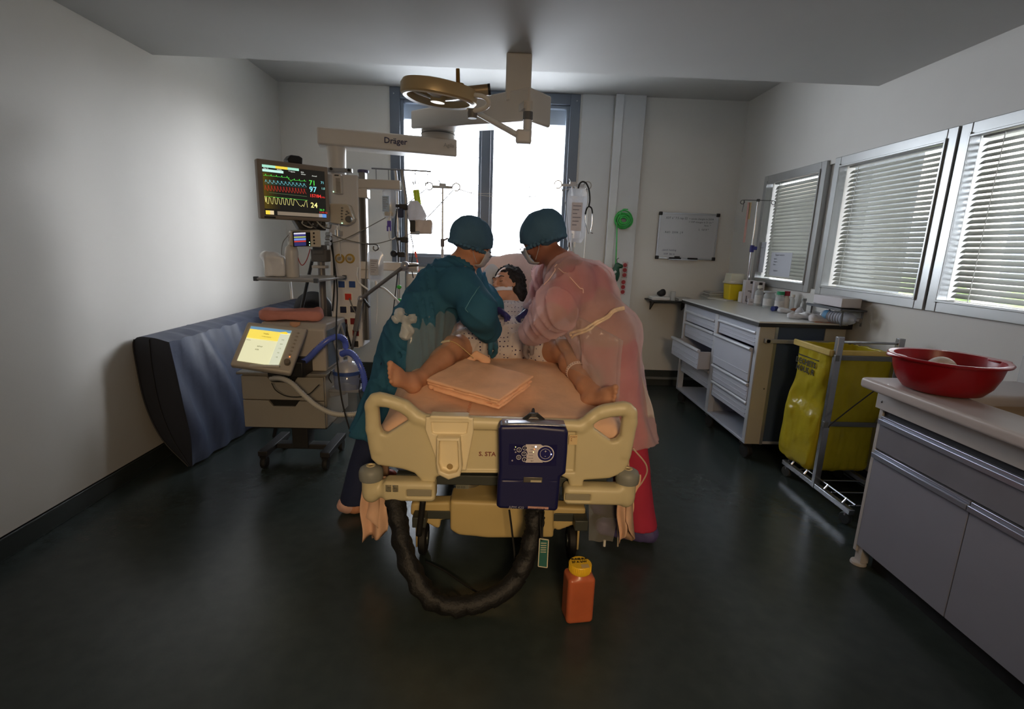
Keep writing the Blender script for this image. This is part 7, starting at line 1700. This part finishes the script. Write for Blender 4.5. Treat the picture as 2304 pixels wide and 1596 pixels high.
def wad(name, label, cat, p, r, m, seed, amp=.012, fr=42):
    p = V(p[0], p[1], Z); vol = Vol(p - V(r[0] + .03, r[1] + .03, .01), p + V(r[0] + .03, r[1] + .03, 2 * r[2] + .03), .005)
    vol.ell(p + V(0, 0, r[2] * .8), r, None, 0); vol.noise(amp, fr, seed=seed); vol.cut((0, 0, Z), (0, 0, -1)); o = vol.mesh(name, m, smooth=0); return tag(o, label, cat)
WRAP = film('wrap_clear', (224, 224, 228), .35, .2, .5)
wad('brown_packet', 'small crumpled brown packet on the drawer cart', 'packet', (2.2600, 3.8073, 1.0343), (.032, .03, .022), M('packet_brown', (146, 92, 62), .6, var=.2, scale=40), 3)
wad('tissue', 'crumpled white tissue beside the brown packet', 'tissue', (2.2600, 3.7354, 1.0294), (.035, .04, .03), cloth('paper_white', (222, 222, 226)), 5)
wad('wrapping', 'crumpled clear wrapping in front of the bottles', 'wrapping', (2.2000, 3.8020, 0.9989), (.07, .05, .018), WRAP, 6)
wad('wrapping', 'long crumpled clear wrapping near the front of the drawer cart', 'wrapping', (2.1600, 3.4942, 1.0056), (.12, .07, .024), WRAP, 7)
wad('wrapping', 'white crumpled wrapping beside the water bottle', 'wrapping', (2.2000, 3.3532, 0.9957), (.09, .06, .024), M('wrap_white', (208, 204, 206), .4, var=.06, alpha=.8), 8)
wad('wrapping', 'clear crumpled wrapping against the wall beneath the tray', 'wrapping', (2.2500, 3.5556, 1.0384), (.08, .05, .03), WRAP, 9)
# ribbed water bottle lying down
wb = thing('water_bottle', 'ribbed clear water bottle with blue label lying on the drawer cart', 'bottle', on((2.2000, 3.2303, 1.0254))); a, c = V((2.2000, 3.3655, 1.0427)), V((2.2600, 3.2079, 1.0188)); a[2] = c[2] = Z + .042
d = unit(c - a); L_ = .24; b = B(); prof_ = [(0, 0), (.036, .004)]
for i in range(9): prof_ += [(.040, .02 + i * .018), (.0365, .029 + i * .018)]
prof_ += [(.038, .19), (.026, .215), (.013, .225), (.013, .24), (0, .24)]
b.lathe(prof_, a, d, n=20); b.build('bottle_body', film('water_clear', (204, 214, 232), .45, .08, .6), wb)
b = B(); b.lathe([(.0405, .02), (.041, .02), (.041, .05), (.0405, .05)], a, d, n=20); b.build('bottle_label', M('label_blue', (96, 152, 196), .5), wb)
b = B(); b.cyl(a + d * .238, a + d * .258, .0165, n=14); b.build('bottle_cap', M('cap_brown', (120, 112, 104), .5), wb)
bx = thing('carton', 'flat white carton on a grey tray beside the wall under the middle window', 'box', on((2.2000, 3.2509, 1.1048))); p = V((2.2600, 3.3411, 1.1379))
b = B(); b.box((2.262, p[1], Z + .145), (.13, .30, .06)); b.build('carton_body', M('carton_white', (208, 204, 208)), bx, bev=.003)
ty = thing('tray', 'dark grey shallow tray carrying the flat white carton', 'tray', (2.25, p[1], Z)); b = B(); b.bb((2.17, p[1] - .19, Z + .095), (2.345, p[1] + .18, Z + .106)); b.bb((2.17, p[1] - .19, Z + .106), (2.176, p[1] + .18, Z + .113)); b.build('tray_plate', M('tray_grey', (88, 92, 98), .4), ty, bev=.002)
for dx, dy in ((2.20, -.17), (2.33, -.17), (2.20, .16), (2.33, .16)): b = B(); b.cyl((dx, p[1] + dy, Z), (dx, p[1] + dy, Z + .096), .006, n=8); b.build('tray_leg', M('tray_grey', (88, 92, 98)), ty)
p = V((2.2000, 3.3034, 0.9879)); b = B(); b.box((p[0], p[1] + .03, Z + .002), (.16, .06, .003), np.array(Matrix.Rotation(-.06, 3, 'Z'))); o = b.build('leaflet', M('leaflet_orange', (196, 120, 84), .6, var=.1)); tag(o, 'thin orange leaflet at the right end of the drawer cart', 'leaflet')
# drip pole fixed to the cart corner
dp = thing('drip_pole', 'chrome drip pole with curled hooks rising behind the white cartons', 'drip pole', on((2.2200, 4.5148, 1.2164)))
tpt = V((2.2200, 4.5201, 1.8826)); bx_ = V(tpt[0], tpt[1], Z)
b = B(); b.cyl(bx_, V(bx_[0], bx_[1], 1.45), .012, n=12); b.cyl(V(bx_[0], bx_[1], 1.45), tpt, .008, n=12); b.build('pole', M('chrome', (200, 200, 204), .12, .95), dp)
b = B(); b.cyl(V(bx_[0], bx_[1], 1.44), V(bx_[0], bx_[1], 1.50), .018, n=14); b.bar(V(bx_[0], bx_[1], 1.475), V(bx_[0] + .03, bx_[1] - .03, 1.475), .014, .03); b.build('pole_clamp', M('clamp_indigo', (44, 44, 120), .45), dp, bev=.003)
b = B(); h = V(.115, -.02, 0); b.cyl(tpt - h, tpt + h, .003, n=6)
for s_ in (-1, 1): e = tpt + h * s_; b.tube([e, e + V(.02 * s_, 0, -.004), e + V(.03 * s_, 0, -.022), e + V(.012 * s_, 0, -.034), e + V(-.006 * s_, 0, -.02), e], .003, 6, smooth=4)
b.tube([tpt - h, tpt - h - V(.0, 0, .05), tpt - h - V(.006, 0, .10)], .003, 6); b.box(tpt, (.02, .02, .022)); b.build('hook_bar', M('hook_dark', (90, 88, 86), .35, .7), dp)
for dx, m_, z0, z1 in ((-.07, M('strip_tan', (196, 172, 132), .7), .02, .16), (-.085, M('strip_rose', (206, 164, 156), .7), .02, .36)):
    b = B(); b.box(tpt + V(dx, -.012, -(z0 + z1) / 2), (.02, .002, z1 - z0)); b.build('hanging_strap', m_, dp)

# ------------------------------------------------------------------ wall shelf, whiteboard, posters, outlets, green coil
ws = thing('wall_shelf', 'small dark wall shelf with papers left of the drawer cart', 'shelf', (1.7216, 5.1000, 0.9179)); zs = (1.5209, 5.0000, 0.9404)[2]; xa, xb = (1.5075, 5.0000, 0.9400)[0], (1.9022, 5.1000, 0.9417)[0]
b = B(); b.bb((xa, 4.96, zs - .014), (xb + .08, YB - .001, zs)); b.build('shelf_board', M('shelf_black', (30, 32, 36), .5), ws, bev=.003)
for x in (xa + .06, xb): b = B(); b.prism([(x, YB - .002, zs - .014), (x, YB - .002, zs - .12), (x, YB - .16, zs - .014)], (.012, 0, 0)); b.build('bracket', BLACK, ws)
b = B(); b.bb((xa + .01, 4.99, zs), (xa + .19, 5.14, zs + .035)); o = b.build('kidney_dish', M('dish_white', (206, 206, 204), .5), bev=.01); tag(o, 'white flat dish on the small wall shelf', 'dish')
vol = Vol((xa + .02, 4.94, zs + .02), (xa + .2, 5.16, zs + .16), .006); vol.ell((xa + .115, 5.06, zs + .066), (.045, .03, .03)); vol.ell((xa + .13, 5.06, zs + .09), (.025, .022, .022)); o = vol.mesh('mask_cuff', BLACK); tag(o, 'small black cuffed mask lying on the white dish of the wall shelf', 'mask')
b = B(); b.cyl((xa + .235, 5.06, zs), (xa + .235, 5.06, zs + .09), .026, n=14); o = b.build('beaker', film('beaker_clear', (214, 218, 220), .45, .15, .5)); tag(o, 'clear plastic beaker on the small wall shelf', 'beaker')
for i in range(2):
    b = B(); b.bb((xa + .28, 5.0 + .01 * i, zs + i * .013), (xb + .06 - .02 * i, 5.2, zs + .012 + i * .013)); o = b.build('paper_pack', M('pack_grey_%d' % i, (190, 190, 186)), bev=.002); tag(o, ('lower white pack of papers on the small wall shelf', 'upper white pack of papers on the small wall shelf')[i], 'papers')

wbd = thing('whiteboard', 'small whiteboard with handwritten notes on the back wall', 'whiteboard', (1.8768, 5.2200, 1.5878))
a, c = V((1.5812, 5.2200, 1.8021)), V((2.1734, 5.2200, 1.3540)); xa_, xb_ = 1.583, 2.183; zb_, zt_ = 1.353, 1.803
yw = YB - .022
b = B(); b.bb((xa_, yw, zb_), (xb_, YB - .002, zt_)); b.build('writing_surface', M('board_white', (188, 190, 194), .22, var=.02), wbd)
b = B(); f = .012
b.bb((xa_ - .004, yw - .004, zb_ - .004), (xb_ + .004, YB - .002, zb_ + f)); b.bb((xa_ - .004, yw - .004, zt_ - f), (xb_ + .004, YB - .002, zt_ + .004)); b.bb((xa_ - .004, yw - .004, zb_ + f), (xa_ + f, YB - .002, zt_ - f)); b.bb((xb_ - f, yw - .004, zb_ + f), (xb_ + .004, YB - .002, zt_ - f)); b.build('frame', ALU, wbd, bev=.002)
for x in (xa_ + .008, xb_ - .008):
    for z in (zb_ + .008, zt_ - .008): b = B(); b.box((x, yw - .002, z), (.034, .03, .034)); b.build('frame_corner', BLACK, wbd, bev=.006)
b = B(); b.bb((xa_ + .12, yw - .035, zb_ - .012), (xa_ + .42, yw - .002, zb_ - .004)); b.build('pen_tray', ALU, wbd)
PEN = M('pen_ink', (52, 54, 62), .6, var=0); PEN2 = M('pen_ink_blue', (58, 58, 96), .6, var=0)
for t_, fx, fz, sz, m_ in (('.IOT n° 7.5 rep 22', .10, .87, .030, PEN), ('→ canule changée le 20/04', .50, .87, .024, PEN), ('→ VVP changée le 21 (m ✱', .50, .80, .024, PEN), ('Arm  ✱', .77, .73, .024, PEN), ('L  16/14 ✱', .68, .64, .026, PEN), ('. RdO  23/04 . J 9', .09, .56, .028, PEN), ('. patch heating', .08, .17, .026, PEN2), ('  VVP  Bd m', .10, .08, .026, PEN2)):
    text(t_.replace('✱', '*').replace('→', '>'), 'handwriting', m_, wbd, V(xa_ + fx * .6, yw - .0012, zb_ + fz * .45), (1, 0, .0), (.12, 0, 1), sz, .0002)
mk = thing('marker_pen', 'black board marker in the left of the whiteboard tray', 'marker', (xa_ + .2, yw - .02, zb_)); b = B(); b.cyl((xa_ + .13, yw - .02, zb_ + .005), (xa_ + .25, yw - .02, zb_ + .005), .0085, n=10); b.box((xa_ + .21, yw - .02, zb_ + .014), (.05, .022, .022)); b.build('pen_body', BLACK, mk)
b = B(); b.cyl((xa_ + .32, yw - .02, zb_ + .005), (xa_ + .42, yw - .02, zb_ + .005), .0085, n=10); o = b.build('marker_pen', BLACK); tag(o, 'slim black board marker in the right of the whiteboard tray', 'marker')

PAPER = M('poster_paper', (206, 210, 220), .6, var=.02)
def poster(label, q, txt):
    t = thing('poster', label, 'poster', q[2]); q = [V(p) for p in q]
    b = B(); b.prism(q, (.0015, 0, 0)); b.build('sheet', PAPER, t)
    u = unit(q[1] - q[0]); v = unit(q[0] - q[3]); L = np.linalg.norm(q[1] - q[0]); Hh = np.linalg.norm(q[0] - q[3])
    for t_, x, y, sz in txt: text(t_, 'lettering', M('poster_ink', (96, 100, 120), .6, var=0), t, q[0] + u * x * L - v * y * Hh - V(.0008, 0, 0), u, v, sz, .0001)
xp = 2.336
pa = (2.3360, 4.3698, 1.4446); pb = (2.3360, 4.0555, 1.4275); 
yA, yB2, zA, zB = pa[1], pb[1], pa[2], (2.3360, 4.3536, 1.2489)[2]
poster('white notice sheet taped to the farthest side window', [(xp - .012, yA, zA), (xp - .012, yB2, zA), (xp - .012, yB2, zB), (xp - .012, yA, zB)], (('Rappel medecin', .2, .14, .022), ('Pupilles ...', .15, .30, .016), ('Glasgow ....', .15, .42, .016), ('Relais .....', .15, .54, .016), ('Signature', .2, .8, .018)))
pa = (2.3360, 4.6545, 1.5326); pb = (2.3360, 4.5246, 1.5201)
poster('narrow pale notice sheet on the wall edge beside the farthest side window', [(XR - .004, pa[1] + .0, pa[2]), (XR - .004, pb[1] + .02, pa[2]), (XR - .004, pb[1] + .02, (2.3360, 4.6309, 1.2655)[2]), (XR - .004, pa[1], (2.3360, 4.6309, 1.2655)[2])], (('Protocole', .1, .2, .014), ('- 1 -', .2, .5, .016)))

for k_, (pc_, lab) in enumerate((((1.2621, 5.1700, 1.2224), 'upper strip of three red wall sockets on the tall panel'), ((1.2575, 5.1700, 1.0511), 'lower strip of three red wall sockets on the tall panel'))):
    t = thing('socket_strip', lab, 'socket', pc_, group='red socket strips on the tall panel'); p = V(pc_)
    b = B(); b.box((p[0], YB - .066, p[2]), (.055, .012, .165)); b.build('cover_plate', M('plate_rose', (196, 184, 184), .5), t, bev=.003)
    for i in (-1, 0, 1):
        b = B(); b.lathe([(0, 0), (.019, 0), (.021, .006), (.016, .008), (0, .003)], (p[0] - .003, YB - .073, p[2] + i * .05), (0, -1, 0), n=18); s_ = b.build('socket', M('socket_crimson', (150, 26, 38), .4), t)
        b = B(); b.ball((p[0] + .019, YB - .073, p[2] + i * .05 - .021), .006, 8); b.build('screw', ALU, s_)

gc = thing('oxygen_tubing', 'coiled bright green oxygen tubing hung on the tall panel', 'tube', (1.1973, 5.1200, 1.7127))
p = V((1.2020, 5.1200, 1.7086)); GT = M('tube_green', (66, 186, 92), .35, sss=.4)
b = B()
rg = random.Random(4)
for k_ in range(12):
    r = .040 + .004 * k_ + rg.uniform(-.01, .012); ox, oz = rg.uniform(-.014, .014), rg.uniform(-.016, .012); e = rg.uniform(.8, 1.05)
    b.tube([p + V(ox + r * math.cos(a), .006 * (k_ - 4), oz + r * e * math.sin(a)) for a in np.linspace(0, 2 * math.pi, 27)[:-1]], .0062, 6, closed=True)
b.build('coil_loop', GT, gc, ang=180, kind='stuff')
b = B(); b.tube([p + V(-.07, 0, -.02), (1.1410, 5.1200, 1.5827), (1.1482, 5.1200, 1.4316), (1.1510, 5.1200, 1.2785), (1.1388, 5.1000, 1.2040)], .006, 6, smooth=6); b.tube([p + V(-.05, 0, .03), p + V(-.02, 0, .10), p + V(.03, 0, .105)], .006, 6, smooth=5); b.build('tube_tail', GT, gc, ang=180, kind='stuff')
rb = thing('resuscitation_bag', 'dark green resuscitation bag hanging below the green tubing', 'bag', (1.1433, 5.1000, 1.2041)); p = V((1.1446, 5.1000, 1.1865))
vol = Vol(p - V(.12, .1, .17), p + V(.12, .1, .17), .006); RQ = np.array(Matrix.Rotation(math.radians(8), 3, 'Y'))
vol.ell(p + V(-.002, 0, -.02), (.053, .05, .085), RQ, 0); vol.cap(p + V(.01, 0, .05), p + V(.02, 0, .085), .03, .026, .02); vol.cap(p + V(.02, 0, .085), p + V(.055, -.01, .075), .018, .022, .01); vol.noise(.003, 50, seed=2); vol.mesh('bag_body', M('bag_green', (18, 74, 50), .4, var=.1), rb)
b = B(); b.box(p + V(-.018, -.052, .012), (.05, .006, .022), np.array(Matrix.Rotation(-.7, 3, 'Y'))); b.box(p + V(-.036, -.05, -.004), (.02, .006, .04)); b.build('bag_label', M('label_pale', (196, 204, 204), .5), rb)
b = B(); b.tube([p + V(.02, 0, .10), p + V(.012, 0, .14), p + V(.03, 0, .155)], .003, 6, smooth=4); b.build('bag_hook', BLACK, rb)
b = B(); b.tube([(1.1560, 5.1000, 1.2134), (1.1242, 5.1000, 1.1593), (1.0812, 5.1000, 1.1313), (1.0328, 5.0800, 1.1222)], .007, 6, smooth=6); b.build('teal_connector', M('tube_teal', (88, 172, 156), .4), rb)

# stethoscope on the right drip pole
st_ = thing('stethoscope', 'black stethoscope with chrome ear tubes hanging on the right drip pole', 'stethoscope', (0.6488, 3.9600, 1.8157)); YS_ = 3.96
b = B(); b.tube([(0.5649, 3.9600, 1.8641), (0.5730, 3.9600, 1.8963), (0.5954, 3.9600, 1.9130), (0.6230, 3.9600, 1.9013), (0.6460, 3.9600, 1.8574), (0.6572, 3.9600, 1.7902), (0.6538, 3.9600, 1.7383)], .0062, 8, smooth=6); b.build('rubber_tube', RUBBER, st_, ang=180)
for px in ([(0.6538, 3.9600, 1.7383), (0.6382, 3.9600, 1.7183), (0.6305, 3.9600, 1.6789)], [(0.6538, 3.9600, 1.7383), (0.6752, 3.9600, 1.7228), (0.6844, 3.9600, 1.6873)]):
    b = B(); b.tube(px, .0058, 8, smooth=5); b.build('rubber_branch', RUBBER, st_, ang=180)
for px in ([(0.6305, 3.9600, 1.6789), (0.6343, 3.9600, 1.6200), (0.6513, 3.9600, 1.5679), (0.6637, 3.9600, 1.5352)], [(0.6844, 3.9600, 1.6873), (0.6864, 3.9600, 1.6054), (0.6799, 3.9600, 1.5490), (0.6977, 3.9600, 1.5396)]):
    b = B(); b.tube(px, .0036, 6, smooth=5); b.build('ear_tube', M('chrome', (200, 200, 204)), st_, ang=180)
lead('drip_line', 'white line hanging from the right drip pole behind the pink-gowned person', [(0.6466, 3.9700, 1.7193), (0.6482, 3.9700, 1.5880), (0.6454, 3.9700, 1.4713), (0.6436, 3.9700, 1.3363)], .0038, LINEW)
lead('drip_line', 'clear line hanging from the large white fluid bag', [(0.5393, 3.9500, 1.5308), (0.5333, 3.9500, 1.4575), (0.5400, 3.9500, 1.4008)], .006, film('line_clear', (230, 232, 236), .4, .15))
lead('drip_line', 'thin grey line falling from the right drip pole cross bar beside the fluid bag', [(0.4357, 3.9500, 1.8712), (0.4677, 3.9500, 1.7763), (0.4989, 3.9500, 1.5822), (0.5185, 3.9500, 1.4169)], .0028, LINE)

# ------------------------------------------------------------------ waste trolley with yellow sack
CH = M('trolley_chrome', (168, 170, 176), .25, .85, var=.03)
wt = thing('waste_trolley', 'chrome framed waste trolley on casters between cart and sink', 'trolley', (2.08, 2.75, 0))
u0, u1 = 1.915, 2.262; yw_ = 2.745
for x in (u0, u1):
    b = B(); b.bb((x - .018, yw_ - .014, .07), (x + .018, yw_ + .014, .985)); b.build('upright', CH, wt, bev=.002)
    b = B(); b.bb((x - .016, 2.42, .07), (x + .016, 3.08, .10)); b.build('base_runner', CH, wt, bev=.003)
b = B(); b.cyl((u0, yw_, .955), (u1, yw_, .955), .007, n=8); b.build('push_bar', CH, wt)
for z in (.865, .47): b = B(); b.bb((u0, yw_ - .006, z - .014), (u1, yw_ + .006, z + .014)); b.box((u0 - .01, yw_ - .012, z), (.024, .02, .034)); b.build('cross_bar', M('bar_grey', (122, 122, 120), .4, .6), wt, bev=.002)
for y in (2.45, 2.6, 2.75, 2.9, 3.04): b = B(); b.cyl((u0, y, .112), (u1, y, .112), .004, n=6); b.build('shelf_wire', CH, wt)
b = B(); b.cyl((u0 + .02, 2.43, .125), (u0 + .02, 3.06, .125), .005, n=6)
for y in (2.5, 2.66, 2.86, 3.0): b.cyl((u0, y, .1), (u0 + .02, y, .128), .006, n=6)
b.build('shelf_rail', CH, wt, kind='stuff')
b = B(); b.tube([(1.9041, 2.7000, 0.4647), (1.9047, 2.6900, 0.4845), (2.0193, 2.6900, 0.5965), (2.1245, 2.6900, 0.6936), (2.1392, 2.6900, 0.6966)], .0035, 6); b.build('stay_wire', M('wire_dark', (70, 70, 66), .4, .5), wt)
b = B(); b.bb((u0, 2.76, .87), (u0 + .012, 3.12, .885)); b.bb((u1 - .012, 2.76, .87), (u1, 3.12, .885)); b.bb((u0, 3.11, .87), (u1, 3.122, .885)); b.build('sack_ring', CH, wt)
for x in (u0, u1):
    for y in (2.46, 3.04):
        b = B(); b.lathe([(0, -.011), (.03, -.011), (.0335, -.007), (.0335, .007), (.03, .011), (0, .011)], (x, y, .0337), (1, .3, 0), n=18); k_ = b.build('caster', M('caster_grey', (58, 62, 62), .6), wt)
        b = B(); b.cyl((x, y, .05), (x, y, .072), .012, n=10); b.build('caster_stem', CH, k_)
YS2 = cloth('sack_yellow', (214, 196, 52), clear=.06, transl=.35, bump=.5, bscale=16, rough=.25)
YS2.node_tree.nodes['Principled BSDF'].inputs['Specular IOR Level'].default_value = .5
sk = thing('waste_sack', 'shiny yellow plastic waste sack hanging in the chrome trolley', 'sack', (2.08, 2.95, .14))
vol = Vol((1.80, 2.70, .10), (2.34, 3.2, .96), .0075)
vol.box((2.083, 2.945, .53), (.37, .34, .76), .05); vol.box((2.0, 2.945, .34), (.26, .32, .36), .06, None, .08)
vol.noise(.012, 22, (1, 1, .55), 12); vol.noise(.006, 50, (1, 1, .6), 13)
vol.cut((0, 0, .895), (0, 0, 1)); vol.box((2.083, 2.945, .92), (.33, .30, .2), .03, op='s')
vol.mesh('sack_film', YS2, sk, smooth=1)
b = B()
b.bb((u0 - .03, 2.752, .868), (u1 + .006, 2.772, .905)); b.bb((u0 - .035, 2.76, .868), (u0 - .018, 3.125, .905)); b.build('sack_rim', cloth('rim_cream', (228, 206, 130), transl=.3, rough=.4), sk, bev=.006)
SKI = M('sack_ink', (40, 38, 22), .6, var=0)
for i, t_ in enumerate(('DECHETS', 'MOUS, R')):
    text(t_, 'lettering', SKI, sk, V(u0 - .034, 3.07 - .012 * i, .77 - .045 * i), (0, -1, 0), (0, 0, 1), .048, .0006, bold=.0012)
b = B(); b.bb((u0 - .026, 2.86, .815), (u0 - .022, 3.07, .821)); b.build('printed_rule', SKI, sk)

# ------------------------------------------------------------------ sink unit on the right
SW = M('sink_white', (196, 192, 190), .42, var=.02); SD = M('sink_door', (150, 152, 166), .45, var=.02); SA = M('sink_alu', (172, 178, 194), .3, .6, var=.02)
sk_ = thing('sink_unit', 'white sink cabinet with grey doors and aluminium grip strips at the right', 'cabinet', (2.05, 1.2, 0))
ye = 2.13; yn = .2; xf = 1.72
b = B(); b.bb((xf + .002, ye - .02, .06), (XR - .022, ye, .852)); b.build('end_panel', SW, sk_, bev=.002)
b = B(); b.bb((xf - .012, yn, .765), (xf + .008, ye + .012, .852)); b.build('fascia', SW, sk_, bev=.002)
b = B(); b.ball((xf - .0125, ye - .02, .80), .006, 8, (.4, 1, 1)); b.build('screw_cap', M('screw_grey', (130, 130, 134), .4, .5), sk_)
b = B(); b.bb((xf + .012, yn, .70), (xf + .02, ye - .02, .765)); b.build('shadow_gap', M('gap_dark', (40, 42, 48), .7), sk_)
b = B(); b.bb((xf + .02, yn, .1), (XR - .022, ye - .02, .745)); b.build('carcass', SW, sk_)
ys_ = 1.629
for (ya, yb) in ((ys_ + .002, ye - .022), (1.10, ys_ - .002), (yn, 1.096)):
    b = B(); b.bb((xf, ya, .095), (xf + .018, yb, .545)); d = b.build('door', SD, sk_, bev=.0015)
    b = B(); b.bb((xf - .012, ya, .545), (xf + .018, yb, .555)); b.bb((xf - .016, ya, .54), (xf - .006, yb, .562)); b.bb((xf - .004, ya, .556), (xf + .012, yb, .575)); b.build('grip_strip', SA, d, bev=.002)
b = B(); b.bb((xf, yn, .582), (xf + .018, ye - .022, .705)); d = b.build('drawer_front', M('sink_drawer', (132, 132, 142), .45), sk_, bev=.0015)
b = B(); b.bb((xf - .012, yn, .705), (xf + .018, ye - .022, .715)); b.bb((xf - .016, yn, .70), (xf - .006, ye - .022, .722)); b.bb((xf - .004, yn, .716), (xf + .012, ye - .022, .735)); b.build('grip_strip', SA, d, bev=.002)
for x, y in ((xf + .03, ye - .03), (XR - .06, ye - .03), (xf + .03, 1.1)):
    b = B(); b.bb((x - .02, y - .02, .012), (x + .02, y + .02, .1)); b.lathe([(0, 0), (.035, 0), (.032, .014), (0, .016)], (x - .012, y, 0), n=16); b.build('leg', SW, sk_, bev=.002)
b = B(); b.bb((xf + .06, yn, .0), (xf + .075, ye - .06, .095)); b.build('kickboard', M('kick_dark', (34, 34, 36), .6), sk_)
# moulded worktop with the basin
wp_ = thing('sink_worktop', 'cream moulded worktop with beige sunken basin on the sink cabinet', 'worktop', (2.0, 1.2, .853))
vol = Vol((1.58, .5, .70), (2.40, 2.2, .93), .0065)
vol.box((1.99, 1.25, .8775), (.72, 1.82, .047), .012)
vol.cut((XR - .003, 0, 0), (1, 0, 0))
vol.box((2.04, 1.49, .895), (.40, .78, .16), .055, op='s', k=.012)
vol.mesh('top_slab', M('top_cream', (196, 188, 186), .35, var=.02), wp_, smooth=1)
vol = Vol((1.78, 1.04, .72), (2.30, 1.94, .91), .0065)
vol.box((2.04, 1.49, .82), (.425, .805, .14), .05); vol.box((2.04, 1.49, .89), (.40, .78, .15), .05, op='s', k=.01); vol.cut((0, 0, .885), (0, 0, 1)); vol.mesh('basin', M('basin_beige', (150, 128, 98), .4, var=.03), wp_, smooth=1)
sg = thing('splash_guard', 'clear plastic splash guard standing along the wall behind the red basin', 'splash guard', (XR - .02, 1.7, .9))
b = B(); b.bb((XR - .02, .7, .9015), (XR - .016, 2.28 - .13, 1.02)); b.build('guard_sheet', film('guard_clear', (222, 224, 228), .72, .12, .5), sg, bev=.001)
b = B(); b.bb((XR - .022, .7, 1.018), (XR - .014, 2.15, 1.022)); b.build('guard_edge', M('edge_pale', (214, 216, 222), .3), sg)
# red basin
cR = V((1.8072, 1.9422, 1.0350)); zr0 = .9015
rt = thing('wash_basin', 'red plastic wash basin standing on the sink worktop', 'basin', (cR[0], cR[1], zr0))
RED_ = M('basin_red', (152, 14, 26), .32, var=.03)
b = B(); b.lathe([(0, 0), (.105, 0), (.13, .008), (.155, .04), (.172, .085), (.180, .128), (.196, .131), (.199, .138), (.194, .142), (.176, .14), (.168, .088), (.15, .045), (.12, .014), (0, .01)], (cR[0], cR[1], zr0), n=48, sy=1.0); b.build('basin_body', RED_, rt)
for s_ in (-1, 1): b = B(); b.rings([[V(cR[0] + s_ * (.19 + r * math.cos(a) * 1.0) * math.cos(.18 * s_), cR[1] + .05 * math.sin(a) * (r / .03) - s_ * .03, zr0 + .132 + h) for a in np.linspace(0, 2 * math.pi, 17)[:-1]] for r, h in ((.026, 0), (.028, .004), (.026, .008))]); b.build('grip_lip', RED_, rt)
wb2 = thing('sponge', 'white rounded sponge lying inside the red basin', 'sponge', (cR[0] - .0, cR[1], zr0 + .012))
vol = Vol(cR - V(.12, .1, .14), cR + V(.12, .1, .12), .006); vol.ell((cR[0] - .01, cR[1] + .01, zr0 + .078), (.062, .05, .062)); vol.mesh('sponge_body', M('sponge_white', (206, 196, 186), .7, bump=.2), wb2)
